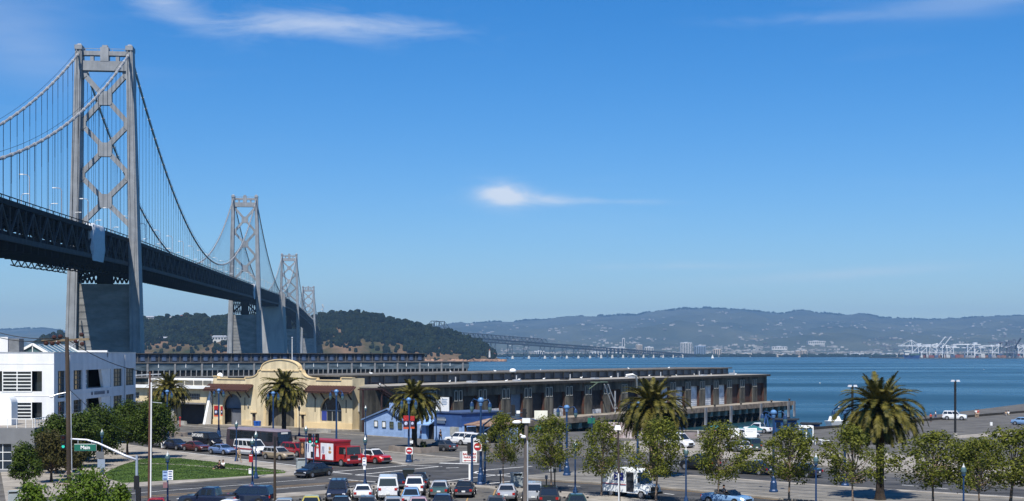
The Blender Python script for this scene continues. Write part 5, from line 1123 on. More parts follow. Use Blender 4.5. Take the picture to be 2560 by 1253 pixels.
def car(st, col, px, py, yaw, label, name=None, group=None, cat='car', z=ZS + .012, roofrack=False, bot=None, world=None):
    L, W, S, cb, ct, wx, wr = ST[st]; g = G(px, py, ZS); g.z = z
    t = thing(name or {'suv': 'parked_suv', 'van': 'van', 'pickup': 'pickup_truck', 'wagon': 'station_wagon', 'hatch': 'hatchback', 'coupe': 'coupe', 'convertible': 'convertible'}.get(st, 'sedan'), label, cat, g, yaw, group)
    m = PAINT[col]
    part('body', cached(('body', st, col), lambda: hull(st), m), None, t); part('underbody', cached(('underbody', st), lambda: MB().box(-L / 2 + .25, L / 2 - .25, -W * .86, W * .86, .16, .3), under_m), None, t)
    if st != 'convertible':
        def cab_():
            mb = MB(); mb.frus((cb[0], cb[1], -cb[3], cb[3]), (ct[0], ct[1], -ct[3], ct[3]), cb[2] - .03, ct[2] - .05)
            mb.frus((ct[0] - .02, ct[1] + .02, -ct[3] - .01, ct[3] + .01), (ct[0] + .12, ct[1] - .12, -ct[3] + .1, ct[3] - .1), ct[2] - .05, ct[2] + .02); return mb
        part('cabin', cached(('cabin', st, col), cab_, PAINT[bot] if bot else m), None, t)
        R_, L_, Fq, Bq = cabin_quads(cb, (ct[0], ct[1], ct[2] - .05, ct[3]))
        part('windscreen', cached(('windscreen', st), lambda: panel(MB(), Fq, .06, .94, .06, .93), car_glass), None, t)
        part('rear_window', cached(('rear_window', st), lambda: panel(MB(), Bq, .08, .92, .12, .92), car_glass), None, t)
        cuts = {'van': [(.03, .24), (.27, .48), (.51, .70), (.73, .97)], 'suv': [(.03, .27), (.30, .58), (.61, .96)], 'wagon': [(.03, .27), (.30, .58), (.61, .96)], 'pickup': [(.08, .94)]}.get(st, [(.08, .46), (.50, .95)])
        for a, b in cuts:
            part('side_window', cached(('side_window', st, a), lambda: panel(MB(), R_, a, b, .12, .88), car_glass), None, t)
            part('side_window', cached(('side_window', st, a, 'l'), lambda: panel(MB(), L_, 1 - b, 1 - a, .12, .88), car_glass), None, t)
    else:
        Fq = cabin_quads(cb, ct)[2]; part('windscreen', cached(('windscreen', st), lambda: panel(MB(), Fq, .02, .98, 0, 1, .02, .03), car_glass), None, t)
        part('cockpit', MB().box(-1.1, .45, -.66, .66, .80, .93), under_m, t)
        for s in (-.36, .36): part('seat', MB().box(-.75, -.3, s - .24, s + .24, .85, 1.0).frus((-.95, -.75, s - .22, s + .22), (-1.0, -.85, s - .18, s + .18), .85, 1.25), mat('seat_grey', (.12, .12, .12), .7, 0), t)
    for s in (-1, 1):
        part('headlight', cached(('headlight', st, s), lambda: MB().box(L / 2 - .22, L / 2 - .04, min(s * W * .55, s * W * .82), max(s * W * .55, s * W * .82), S[-2][1] - .15, S[-2][1] - .01), lamp_w), None, t)
        zt2 = S[1][1]; part('taillight', cached(('taillight', st, s), lambda: MB().box(-L / 2 - .025, -L / 2 + .2, min(s * W * .60, s * W * .85), max(s * W * .60, s * W * .85), zt2 - .30, zt2 - .10), lamp_r), None, t)
        part('mirror', cached(('mirror', st, s), lambda: MB().box(cb[1] - .45, cb[1] - .3, min(s * (W - .02), s * (W + .16)), max(s * (W - .02), s * (W + .16)), cb[2] + .02, cb[2] + .16), black), None, t)
    part('front_bumper', cached(('front_bumper', st), lambda: MB().box(L / 2 - .15, L / 2 + .05, -W * .80, W * .80, .30, .46), mat('bumper_grey', (.10, .10, .105), .5, 0)), None, t)
    part('rear_bumper', cached(('rear_bumper', st, col in ('white', 'silver')), lambda: MB().box(-L / 2 - .06, -L / 2 + .15, -W * .82, W * .82, .34, .52), chrome if st in ('pickup', 'van') else MATS['bumper_grey']), None, t)
    part('licence_plate', cached(('licence_plate', st), lambda: MB().box(-L / 2 - .075, -L / 2 - .05, -.16, .16, .56, .70), plate_m), None, t)
    part('grille', cached(('grille', st), lambda: MB().box(L / 2 - .05, L / 2 + .02, -W * .5, W * .5, .50, S[-2][1] - .04), black), None, t)
    for x in (-wx, wx):
        for s in (-1, 1):
            part('wheel_arch', cached(('wheel_arch', st), lambda: MB().add(*cyl_y(wr * 1.16, .02)), under_m), None, t, (x, s * (W - .008), wr))
    wheels(t, st, wx, wr, W + .05)
    if st == 'pickup' and not roofrack:
        part('load_bed', cached(('load_bed',), lambda: MB().box(-2.4, -.95, -.72, .72, 1.0, 1.05), under_m), None, t)
    if roofrack: part('roof_rack', MB().bar((ct[0] + .3, -ct[3], ct[2] + .1), (ct[0] + .3, ct[3], ct[2] + .1), .06).bar((ct[1] - .4, -ct[3], ct[2] + .1), (ct[1] - .4, ct[3], ct[2] + .1), .06).bar((ct[0], -ct[3] + .05, ct[2] + .08), (ct[1], -ct[3] + .05, ct[2] + .08), .05).bar((ct[0], ct[3] - .05, ct[2] + .08), (ct[1], ct[3] - .05, ct[2] + .08), .05), black, t)
    return t
EW, WW = EANG, EANG + pi; AW, TW_ = pi / 2, -pi / 2
Q = 'queue of vehicles on the boulevard beside the lawn'
car('sedan', 'greysilver', 407, 1118, EW, 'grey sedan at the back of the queue, half hidden behind the tree', group=Q)
car('sedan', 'navy', 441, 1124, EW, 'dark blue sedan just ahead of the grey one in the queue', group=Q)
car('coupe', 'maroon', 491, 1128, EW, 'maroon old coupe between the dark blue sedan and the light blue coupe', group=Q)
car('coupe', 'lightblue', 558, 1136, EW, 'light metallic blue coupe in front of the black lettered van', group=Q)
van_b = car('van', 'black', 520, 1118, EW, 'black delivery van with big white lettering on its side', cat='van', name='delivery_van')
text('lettering', 'DATASAFE', .62, white_p, van_b, (-1.1, -1.0, 1.62), (pi / 2, 0, 0), .01, bold=.015).scale = (.9, 1, 1)
v2 = car('van', 'white', 628, 1139, EW, 'white passenger van with a red stripe in front of the bus', cat='van', name='passenger_van')
part('stripe', MB().box(-2.3, 1.6, -.995, -.975, .88, .98).box(-2.3, 1.6, -1.0, -.985, .80, .84), PAINT['red'], v2)
car('wagon', 'tan', 697, 1149, EW, 'tan and silver station wagon just behind the red soda truck', bot='silver')
car('suv', 'deepred', 741, 1141, EW, 'dark red car half hidden behind the rear of the soda truck', name='red_car')
car('pickup', 'red', 932, 1158, EW, 'bright red pickup with a white camper shell beyond the soda truck cab', cat='pickup', bot='white', roofrack=True)
car('sedan', 'black', 784, 1192, CANG + pi + .25, 'black sedan turning left across the junction', name='turning_sedan')
K = 'cars parked in the near lot'
car('suv', 'navy', 845, 1250, TW_ + .06, 'dark suv parked nose to the camera, leftmost in the lot row', group=K, cat='suv')
car('coupe', 'white', 907, 1247, AW + .1, 'white coupe seen from behind between the dark suv and the camper van', group=K)
car('van', 'white', 970, 1245, AW + .08, 'white camper van with a raised roof and dark rear window', group=K, cat='van', name='camper_van')
car('sedan', 'navy', 992, 1219, AW + .08, 'dark sedan parked left of the black utility cabinet', group=K)
car('sedan', 'black', 1049, 1218, AW + .03, 'dark car parked right of the black utility cabinet', group=K)
car('suv', 'white', 1037, 1236, AW + .05, 'white suv with a roof rack behind the rounded silver blue car', group=K, cat='suv', roofrack=True)
car('hatch', 'silver', 1028, 1262, AW + .05, 'rounded silver blue hatchback with a white tail in front of the white suv', group=K, bot='skyblue')
car('sedan', 'green', 1100, 1240, AW, 'pale green sedan with red lamps left of the black one', group=K, bot='silver')
car('sedan', 'black', 1162, 1240, AW - .02, 'black sedan with a white plate below the parking sign', group=K)
car('sedan', 'silver', 1267, 1249, AW - .02, 'silver sedan seen from behind left of the thick wooden pole', group=K)
car('suv', 'silver', 1333, 1254, AW - .02, 'silver suv partly hidden behind the thick wooden pole', group=K, cat='suv')
car('suv', 'black', 1372, 1266, AW - .02, 'black suv right of the silver one behind the wooden pole', group=K, cat='suv')
car('sedan', 'darkgreen', 1441, 1277, AW, 'roof of a dark car at the bottom edge below the third street tree', group=K)
car('pickup', 'navy', 524, 1268, pi - .15, 'dark navy pickup at the bottom edge facing left', group=K, cat='pickup')
car('suv', 'navy', 618, 1266, pi - .18, 'dark blue suv with a pale roof at the bottom edge behind the navy pickup', group=K, cat='suv', bot='white')
car('coupe', 'white', 560, 1290, pi - .15, 'white car roof at the bottom edge in front of the navy pickup', group=K)
car('sedan', 'greysilver', 711, 1290, AW + .1, 'grey blue car roof at the bottom edge left of the yellow car', group=K)
car('sedan', 'yellow', 779, 1282, AW + .1, 'yellow green car roof at the bottom edge', group=K)
car('sedan', 'black', 853, 1284, AW + .1, 'black car roof directly in front of the nose-out dark suv', group=K)
car('sedan', 'darkgrey', 918, 1283, AW + .1, 'dark grey car roof in front of the white coupe', group=K)
car('sedan', 'greysilver', 982, 1286, AW + .1, 'grey car roof in front of the camper van', group=K)
car('sedan', 'pink', 1045, 1285, AW + .1, 'pinkish car roof at the bottom edge left of the navy one', group=K)
car('sedan', 'navy', 1107, 1278, AW, 'navy car roof in front of the pale green sedan', group=K)
car('sedan', 'darkgrey', 1240, 1283, AW, 'dark grey car roof in front of the silver sedan', group=K)
car('sedan', 'deepred', 392, 1288, AW + .2, 'roof of a dark red car at the bottom edge beside the wooden pole', group=K)
D = 'cars on the boulevard right of the junction'
car('suv', 'black', 1750, 1175, WW, 'dark suv with a pale roof behind the fifth street tree', group=D, cat='suv', bot='silver')
car('hatch', 'black', 1885, 1186, WW, 'black hatchback half hidden by the sixth street tree', group=D)
car('sedan', 'black', 2000, 1192, WW, 'black sedan with a red tail lamp beside the blue lamp post', group=D)
conv = car('convertible', 'skyblue', 1818, 1262, EW, 'light blue open convertible at the bottom edge')
Rr = 'vehicles parked on the waterfront'
car('sedan', 'white', 1860, 1096, EW + .1, 'white sedan parked by the basin behind the white signboards', group=Rr)
car('pickup', 'white', 1896, 1083, WW + .1, 'white pickup parked closest to the basin water', group=Rr, cat='pickup')
car('wagon', 'silver', 1844, 1130, AW + .3, 'silver car below the left white signboard', group=Rr)
car('suv', 'darkgreen', 1872, 1128, AW + .3, 'dark green car right of the silver one under the signboards', group=Rr, cat='suv')
car('suv', 'white', 2387, 1050, EW + .35, 'white suv parked alone on the far pier by the tall dark lamp pole', cat='suv')
car('suv', 'white', 1150, 1111, WW + .2, 'white car parked by the blue building, rear one of the pair', group=Rr, cat='suv')
car('suv', 'white', 1181, 1114, WW + .1, 'white car parked by the blue building, right one of the pair', group=Rr, cat='suv')
car('sedan', 'darkgrey', 1104, 1127, WW, 'dark grey sedan beside the palm planter')
car('sedan', 'black', 1700, 1092, EW, 'dark car seen between the trees on the waterfront', group=Rr)
car('van', 'white', 1690, 1120, EW, 'white van roof between the fourth and fifth street trees', group=Rr, cat='van')
car('sedan', 'skyblue', 2562, 1063, EW, 'blue car at the right edge of the photo on the far pier', group=Rr)
# --- coach
g = G(648, 1128); bus = thing('coach_bus', 'long dark tinted coach bus behind the white passenger van', 'bus', g, EW); BLN, BW_, BH = 11.6, 1.25, 3.05
coach = mat('coach_mauve', (.055, .042, .050), .4, .1, .5); coach_t = mat('coach_roof', (.20, .17, .20), .5, .1, .5)
part('body', MB().frus((-BLN / 2, BLN / 2, -BW_, BW_), (-BLN / 2, BLN / 2, -BW_, BW_), .35, 1.35).frus((-BLN / 2, BLN / 2, -BW_, BW_), (-BLN / 2 + .1, BLN / 2 - .35, -BW_ + .08, BW_ - .08), 1.35, 2.8), coach, bus)
part('roof', MB().frus((-BLN / 2 + .1, BLN / 2 - .35, -BW_ + .08, BW_ - .08), (-BLN / 2 + .3, BLN / 2 - .7, -BW_ + .3, BW_ - .3), 2.8, BH), coach_t, bus)
for i in range(7):
    x = -5.0 + i * 1.38; part('side_window', panel(MB(), [(x, -BW_, 1.4), (x + 1.34, -BW_, 1.4), (x + 1.34, -BW_ + .08, 2.75), (x, -BW_ + .08, 2.75)], 0, 1, .05, .95), car_glass, bus)
    part('side_window', panel(MB(), [(x + 1.34, BW_, 1.4), (x, BW_, 1.4), (x, BW_ - .08, 2.75), (x + 1.34, BW_ - .08, 2.75)], 0, 1, .05, .95), car_glass, bus)
part('windscreen', panel(MB(), [(BLN / 2, -BW_, 1.35), (BLN / 2, BW_, 1.35), (BLN / 2 - .35, BW_ - .08, 2.8), (BLN / 2 - .35, -BW_ + .08, 2.8)], .04, .96, .0, .95), car_glass, bus)
part('front_bumper', MB().box(BLN / 2, BLN / 2 + .12, -1.15, 1.15, .38, .65), PAINT['greysilver'], bus); part('destination_board', MB().box(BLN / 2 - .28, BLN / 2 - .2, -.5, .5, 2.5, 2.72), plate_m, bus)
for s in (-1, 1): part('headlight', MB().box(BLN / 2 + .0, BLN / 2 + .05, s * .95 - .16, s * .95 + .16, .8, 1.0), lamp_w, bus); part('mirror', MB().box(BLN / 2 + .1, BLN / 2 + .3, s * 1.45 - .1, s * 1.45 + .1, 1.7, 2.2), black, bus)
wheels(bus, 'bus', 0, .48, BW_, (-3.3, -2.2, 3.6))
# --- soda truck
g = G(826, 1162); tr_ = thing('soda_truck', 'red drinks delivery truck with white picture panels on its side', 'truck', g, EW); X0_, X1_ = -4.3, 2.2
part('cargo_box', MB().box(X0_, X1_, -1.2, 1.2, .55, 2.75), PAINT['deepred'], tr_); part('box_roof', MB().box(X0_ - .05, X1_ + .05, -1.25, 1.25, 2.75, 2.95), mat('truck_roof_red', (.28, .02, .03), .5, .1, .5), tr_)
part('skirt', MB().box(X0_ + .1, X1_ - .1, -1.12, 1.12, .35, .55), black, tr_)
pw = [('brown', (.05, .03, .025)), ('white', (.72, .72, .72)), ('white', 0), ('crimson', (.34, .012, .02)), ('white', 0), ('white', 0)]
xw_ = [1.0, 1.05, .75, 1.15, 1.05, 1.3]; x = X0_ + .08; art = {'brown': mat('art_brown', (.05, .03, .025), .5, .5, 3), 'white': mat('art_white', (.72, .72, .73), .5, .05, 2), 'crimson': mat('art_crimson', (.34, .012, .02), .5, .1, 2)}
ink = mat('art_navy', (.03, .045, .16), .5, 0); skin_art = mat('art_amber', (.42, .22, .10), .5, .3, 3)
for i, ((n_, _), w) in enumerate(zip(pw, xw_)):
    p_ = part('picture_panel', MB().box(x, x + w - .04, -1.23, -1.2, .7, 2.6), art[n_], tr_, label=n_ + ' picture panel'); c = x + w / 2
    if i == 0: part('printed_figure', MB().ball((c, -1.24, 2.2), .2, 1, .08, 1.3).ball((c, -1.24, 1.5), .28, 1, .06, 1.5), skin_art, p_)
    if i == 1: part('printed_bars', MB().slab([(c - .35, 1.4), (c - .2, 1.4), (c - .05, 2.4), (c - .2, 2.4)], -1.25, -1.23).slab([(c, 1.4), (c + .15, 1.4), (c + .3, 2.4), (c + .15, 2.4)], -1.25, -1.23), ink, p_)
    if i == 2: part('printed_block', MB().box(c - .3, c + .3, -1.25, -1.23, .8, 1.5), black, p_)
    if i == 3: part('printed_bottle', MB().ball((c, -1.24, 2.15), .17, 1, .08, 1.2).slab([(c - .3, .95), (c + .3, .95), (c + .16, 2.0), (c - .16, 2.0)], -1.25, -1.23), art['white'], p_); part('printed_face', MB().ball((c, -1.26, 2.05), .16, 1.1, .06, .9), skin_art, p_)
    if i == 4: part('printed_bars', MB().slab([(c - .3, 1.4), (c - .2, 1.4), (c - .15, 2.2), (c - .27, 2.2)], -1.25, -1.23).slab([(c, 1.4), (c + .1, 1.4), (c + .14, 2.2), (c + .02, 2.2)], -1.25, -1.23), ink, p_); part('printed_can', MB().slab([(c - .3, .72), (c + .35, .72), (c + .3, 1.3), (c - .2, 1.3)], -1.25, -1.23), art['crimson'], p_)
    if i == 5: part('printed_emblem', MB().ball((c, -1.24, 2.05), .2, 1, .06, 1.1).ball((c, -1.24, 1.6), .3, 1, .06, .6), skin_art, p_)
    x += w
part('cab', MB().frus((2.35, 4.3, -1.1, 1.1), (2.35, 4.15, -1.02, 1.02), .6, 2.35), PAINT['red'], tr_); part('windscreen', panel(MB(), [(4.23, -1.06, 1.45), (4.23, 1.06, 1.45), (4.16, 1.02, 2.3), (4.16, -1.02, 2.3)], .04, .96, 0, .95, .03), car_glass, tr_)
for s in (-1, 1):
    q_ = [(2.9, -1.07, 1.45), (4.05, -1.07, 1.45), (4.0, -1.03, 2.25), (2.9, -1.03, 2.25)] if s < 0 else [(4.05, 1.07, 1.45), (2.9, 1.07, 1.45), (2.9, 1.03, 2.25), (4.0, 1.03, 2.25)]
    part('side_window', panel(MB(), q_, 0, 1, 0, 1), car_glass, tr_); part('headlight', MB().box(4.28, 4.36, s * .8 - .14, s * .8 + .14, .75, .95), lamp_w, tr_); part('mirror', MB().box(4.1, 4.25, s * 1.3 - .08, s * 1.3 + .08, 1.5, 2.1), chrome, tr_)
part('grille', MB().box(4.28, 4.36, -.55, .55, .95, 1.3), black, tr_); part('front_bumper', MB().box(4.28, 4.5, -1.05, 1.05, .4, .68), PAINT['deepred'], tr_)
part('badge', MB().ball((4.36, 0, 1.4), .1, .3, 1, 1), chrome, tr_)
wheels(tr_, 'truck', 0, .45, 1.12, (-3.0, 3.35))
# --- mail step van
g = G(1578, 1243); ml = thing('mail_van', 'white mail step van with a blue badge and thin red stripe, shaded by street trees', 'van', g, EW); wh = mat('mail_white', (.76, .78, .77), .4, .04, 1)
part('body', MB().box(-2.7, 1.2, -1.0, 1.0, .5, 2.5).frus((-2.7, 1.2, -1.0, 1.0), (-2.6, 1.1, -.85, .85), 2.5, 2.62), wh, ml); part('bonnet', MB().frus((1.2, 2.7, -.95, .95), (1.2, 2.55, -.85, .85), .5, 1.25), wh, ml)
part('cab_top', MB().frus((1.2, 1.75, -.98, .98), (1.2, 1.3, -.9, .9), 1.25, 2.45), wh, ml); part('windscreen', panel(MB(), [(1.75, -.98, 1.25), (1.75, .98, 1.25), (1.3, .9, 2.45), (1.3, -.9, 2.45)], .05, .95, .05, .9), car_glass, ml)
part('side_door', MB().box(.25, 1.1, -1.02, -.99, .6, 2.35), mat('van_door_dark', (.03, .03, .035), .4, 0), ml); part('side_window', MB().box(.3, 1.05, -1.035, -1.02, 1.45, 2.2), car_glass, ml)  # side door is a near-black panel with a window
part('stripe', MB().box(-2.7, .2, -1.012, -1.0, 1.18, 1.24), PAINT['red'], ml); part('stripe', MB().box(-2.7, .2, -1.012, -1.0, 1.10, 1.15), ink, ml)
bd_ = part('badge', MB().box(-1.2, -.1, -1.02, -1.0, 1.55, 2.25), mat('badge_blue', (.02, .03, .22), .4, 0), ml); part('badge_swoosh', MB().slab([(-1.15, 1.65), (-.25, 1.95), (-1.15, 2.15), (-.75, 1.93)], -1.04, -1.02), white_p, bd_)
part('bumper', MB().box(2.65, 2.85, -.95, .95, .45, .65), black, ml); part('grille', MB().box(2.62, 2.72, -.5, .5, .7, 1.1), black, ml)
for s in (-1, 1): part('headlight', MB().box(2.6, 2.72, s * .72 - .12, s * .72 + .12, .8, 1.02), lamp_w, ml); part('mirror', MB().box(1.7, 1.85, s * 1.15 - .08, s * 1.15 + .08, 1.5, 1.9), black, ml)
wheels(ml, 'mail', 0, .38, .95, (-1.6, 1.9))

# ================================================================== street furniture
lamp_glass = mat('lantern_glass', (.78, .78, .74), .5, .05, 3, spec=.2)
def tall_lamp(px, py, ztop, label, d=None, first=[None]):
    g = G(px, py); H = ztop - ZS
    if first[0] is None:
        t = thing('street_lamp', label, 'street lamp', g, EW, 'tall blue twin armed street lamps'); H0 = 7.5
        part('base', MB().lathe([(.42, 0), (.42, .25), (.34, .35), (.30, 1.0), (.22, 1.15), (.20, 1.5), (.15, 1.6)], 10), lamp_blue, t); part('pole', MB().lathe([(.14, 1.5), (.12, 4), (.095, H0 - .3)], 10), lamp_blue, t)
        part('finial', MB().ball((0, 0, H0), .30, 1, 1, .9, 12, 8).lathe([(.14, H0 - .5), (.2, H0 - .3), (.2, H0 - .2)], 10), mat('lamp_blue_light', (.10, .22, .42), .35, 0), t)
        for s in (-1, 1):
            a = part('arm', MB().path([(0, 0, H0 - .35), (s * .5, 0, H0 + .0), (s * 1.0, 0, H0 + .1), (s * 1.25, 0, H0 - .15)], .05, 6), lamp_blue, t)
            part('lantern_cap', MB().lathe([(.05, .12), (.15, .0), (.2, -.25), (.2, -.3)], 10, (s * 1.25, 0, H0 - .25)), lamp_blue, a); part('lantern_glass', MB().lathe([(.19, -.3), (.2, -.5), (.13, -.75), (.04, -.85)], 10, (s * 1.25, 0, H0 - .25)), lamp_glass, a)
        first[0] = t; t.scale = (1, 1, H / H0); return t
    c = dup(first[0], g, EW, label, 'tall blue twin armed street lamps'); c.scale = (1, 1, H / 7.5); return c
tall_lamp(1022, 1157, 11.5, 'blue twin lamp with red banners in front of the blue restaurant')
tall_lamp(1202, 1215, 12.4, 'blue twin lamp beside the parking sign with a no entry sign on it')
tall_lamp(841, 1131, 12.0, 'blue twin lamp rising behind the soda truck')
tall_lamp(683, 1106, 11.2, 'blue twin lamp in front of the palm at the mission hall gate')
tall_lamp(547, 1094, 11.3, 'blue twin lamp in front of the left arch of the mission hall')
tall_lamp(418, 1097, 11.2, 'blue twin lamp in front of the leftmost palm')
tall_lamp(1417, 1191, 11.3, 'blue twin lamp between the second and third street trees')
tall_lamp(1934, 1233, 11.5, 'blue twin lamp rising out of the sixth street tree')
tall_lamp(2112, 1218, 11.6, 'blue twin lamp just left of the big right palm')
tall_lamp(1594, 1165, 11.2, 'blue twin lamp hidden behind the palm over the mail van')
def acorn_lamp(px, py, label, ztop=8.8, first=[None], base=True):
    g = G(px, py)
    if first[0] is None:
        t = thing('acorn_lamp', label, 'street lamp', g, 0, 'blue acorn lamps')
        part('base', MB().lathe([(.24, 0), (.24, .2), (.16, .5), (.10, .7)], 10), lamp_blue, t); part('pole', MB().lathe([(.085, .6), (.06, 4.0)], 8), lamp_blue, t)
        part('collar', MB().lathe([(.08, 4.0), (.15, 4.1), (.15, 4.2)], 10), lamp_blue, t); gl = part('lantern_glass', MB().lathe([(.13, 4.2), (.21, 4.4), (.20, 4.6), (.12, 4.72)], 10), lamp_glass, t); part('finial', MB().lathe([(.13, 4.7), (.05, 4.85), (.02, 5.0)], 8), mat('finial_grey', (.5, .5, .48), .5, 0), t)
        first[0] = t; return t
    return dup(first[0], g, 0, label, 'blue acorn lamps')
for px, py, lab in ((591, 1156, 'short acorn lamp beside the walking man, left of the white van'), (640, 1197, 'short acorn lamp at the tip side of the lawn, right of the red sign'), (631, 1222, 'short acorn lamp carrying a red sign below the white van'), (765, 1175, 'short acorn lamp beside the litter bin and the soda truck'),
                    (913, 1216, 'short acorn lamp standing in front of the red pickup'), (914, 1094, 'short acorn lamp at the left end of the blue restaurant'), (419, 1280, 'short acorn lamp carrying a blue and white sign by the lawn'), (255, 1190, 'short acorn lamp behind the street name sign'),
                    (1438, 1236, 'short acorn lamp left of the mail van'), (1715, 1261, 'short acorn lamp right of the mail van'), (2040, 1290, 'short acorn lamp between the sixth and seventh street trees'), (2409, 1330, 'short acorn lamp between the two rightmost street trees'), (1479, 1140, 'short acorn lamp behind the third street tree'), (748, 1092, 'short acorn lamp right of the palm at the mission hall'), (1091, 1103, 'short acorn lamp in front of the deep blue annex')):
    acorn_lamp(px, py, lab)
def pole_thing(name, label, px, d, ztop, r, m, cat='pole', tilt=0, zb=ZS):
    t = thing(name, label, cat, (PX(px, d), d, zb)); part('pole', MB().tube((0, 0, 0), (tilt, 0, ztop - zb), r, 10, r * .72), m, t); return t
u = pole_thing('utility_pole', 'tall brown wooden utility pole in front of the white office block', 175, 112, 18.3, .22, wood, 'utility pole', tilt=-.25)
part('crossarm', MB().bar((-2.3, .1, 14.0), (1.5, .1, 14.15), .14, .18), mat('crossarm_wood', (.20, .15, .09), .8, .2, 2), u); part('brace', MB().bar((-1.1, 0, 14.0), (-.2, 0, 13.3), .06).bar((.7, 0, 14.1), (-.2, 0, 13.3), .06), galv, u)
ins = mat('insulator_brown', (.05, .02, .015), .3, .2, 3)
for x, z in ((-1.95, 13.75), (-1.45, 13.75), (-.95, 13.8), (.45, 13.9), (.95, 13.7), (-1.3, 14.25), (-.8, 14.3), (.9, 14.45)): part('insulator', MB().lathe([(.1, -.1), (.2, 0), (.2, .12), (.1, .22)], 10, (x, .1, z)), ins, u)
part('conduit', MB().tube((.24, -.1, 0), (.08, -.1, 10), .04, 6), galv, u); part('lamp_arm', MB().path([(-.2, 0, 9.9), (-.9, -.3, 9.75), (-1.3, -.4, 9.6)], .05, 6), galv, u); part('lamp_head', MB().ball((-1.35, -.4, 9.55), .14, 1.3, 1, .7), white_p, u)
part('bracket_bar', MB().box(-1.0, .9, -.35, -.2, .9 + 1.6, 1.05 + 1.6).bar((-.9, -.28, 2.65), (-.05, -.1, 3.8), .05).bar((.85, -.28, 2.65), (-.05, -.1, 3.8), .05), mat('bar_pinkish', (.40, .30, .25), .7, .2, 3), u)
p2_ = pole_thing('wooden_pole', 'slim brown pole with a white conduit beside the lawn', 372, 116, 15.5, .11, mat('pole_red_brown', (.10, .045, .03), .85, .3, 2, stretch=(1, 1, .2)), tilt=.1)
part('conduit', MB().tube((.17, -.1, 0), (.24, -.1, 10.6), .06, 8), white_p, p2_); part('crossarm', MB().bar((-1.1, 0, 11.2), (1.0, 0, 11.3), .07), galv, p2_)
part('bracket', MB().bar((0, 0, 9), (1.1, 0, 8.9), .05), galv, p2_)
p3_ = pole_thing('wooden_pole', 'dark wooden pole rising from the bottom edge left of the black sedan', 687, 112, 9.6, .125, wood, tilt=0); part('cap', MB().lathe([(.1, 5.55), (.05, 6.4)], 8), black, p3_)
p4_ = pole_thing('wooden_pole', 'thick grey wooden pole with a white globe in front of the second street tree', 1312, 106, 11.9, .19, mat('grey_wood', (.15, .125, .11), .9, .3, 2, .3, stretch=(1, 1, .12)), tilt=.12)
part('globe_lamp', MB().ball((-.1, -.3, 6.7), .17, 1.2, 1, .8), white_p, p4_); part('conduit', MB().tube((.22, -.18, 0), (.2, -.18, 6.4), .055, 6), galv, p4_)
part('top_lamp', MB().box(-.2, .4, -.25, .1, 7.75, 8.1).ball((-.6, 0, 7.8), .22, 1.6, 1, .7), white_p, p4_)
p5_ = pole_thing('lamp_pole', 'dark slim lamp pole with a square white head in front of the mail van', 1549, 110, 11.0, .10, mat('pole_dark_brown', (.05, .035, .03), .8, .3, 2), tilt=-.12)
part('lamp_head', MB().frus((-.42, .12, -.25, .25), (-.34, .04, -.18, .18), 7.0, 7.35), white_p, p5_); part('conduit', MB().tube((-.05, -.2, 0), (-.1, -.2, 3.6), .05, 6), white_p, p5_)
# wires
wm_ = black
for k, (a, b) in enumerate(((P(-60, 812, 112), P(165, 843, 112)), (P(-60, 826, 112), P(150, 847, 112)), (P(165, 846, 112), P(372, 931, 118)), (P(175, 975, 111), P(330, 1085, 150)))):
    n = 10; pts = [a.lerp(b, i / n) - Vector((0, 0, .5 * 4 * (i / n) * (1 - i / n))) for i in range(n + 1)]; c0 = pts[0].copy()
    solid('overhead_wire', MB().path([p - c0 for p in pts], .03, 4), wm_, ['upper thin black wire leading left from the tall utility pole', 'lower thin black wire leading left from the tall utility pole', 'thin black wire between the two wooden poles over the white block', 'thin black guy wire slanting down from the utility pole'][k], 'wire', None, c0)
# tram wires over the promenade
for k, (a, b) in enumerate((((1010, 1034), (1092, 1036)), ((1092, 1041), (1200, 1052)))): pass
# dark pole lamps on the pier
for px, py, zt2, lab in ((2388, 1092, 12.7, 'tall dark pole with two flat lamp heads beside the lone white suv'), (2131, 1105, 12.2, 'tall dark pole with two flat lamp heads left of the big right palm')):
    g = G(px, py); t = thing('area_light', lab, 'street lamp', g, 0, 'dark twin headed lamp poles'); h = zt2 - ZS
    part('pole', MB().box(-.14, .14, -.14, .14, 0, h), black, t)
    for s in (-1, 1): part('lamp_head', MB().frus((min(s * .12, s * .72), max(s * .12, s * .72), -.22, .22), (min(s * .15, s * .6), max(s * .15, s * .6), -.16, .16), h - .1, h + .18), galv, t)
    part('footing', MB().lathe([(.35, 0), (.35, .6)], 12), concrete, t)
# signal head
def signal(par, x, y, z, rz=pi, lit=2):
    s = part('signal_head', MB().box(-.19, .19, -.12, .12, -.55, .55), black, par, (x, y, z), rz)
    for k, c in enumerate(((.25, .02, .01), (.3, .18, .02), (.02, .35, .22))):
        zc = .36 - k * .36; m = mat('signal_lens_%d' % k, c, .3, 0) if k != 2 else mat('signal_green', (.05, .8, .55), .4, 0, emit=.6 if 1 else 0)
        part('signal_lens', MB().add(*[(lambda v, f: ([(p[0], p[1] - .13, p[2] + zc) for p in v], f))(*cyl_y(.12, .015, 12))][0]), m if k == lit or k != 2 else MATS['signal_lens_1'], s); 
    part('visor', MB().box(-.15, .15, -.3, -.12, .47, .49).box(-.15, .15, -.3, -.12, .11, .13).box(-.15, .15, -.3, -.12, -.25, -.23), black, s)
    return s
mastL = thing('signal_mast', 'white traffic signal mast arm holding the green street name sign', 'traffic signal', (PX(342, 112), 112, ZS)); steel_w = mat('mast_white', (.60, .62, .66), .4, .05, 1, metal=.2)
part('pole', MB().tube((0, 0, 0), (0, 0, ZH(1138, 112) - ZS), .13, 10, .10), mat('mast_grey_blue', (.28, .33, .40), .4, .05, 1), mastL)
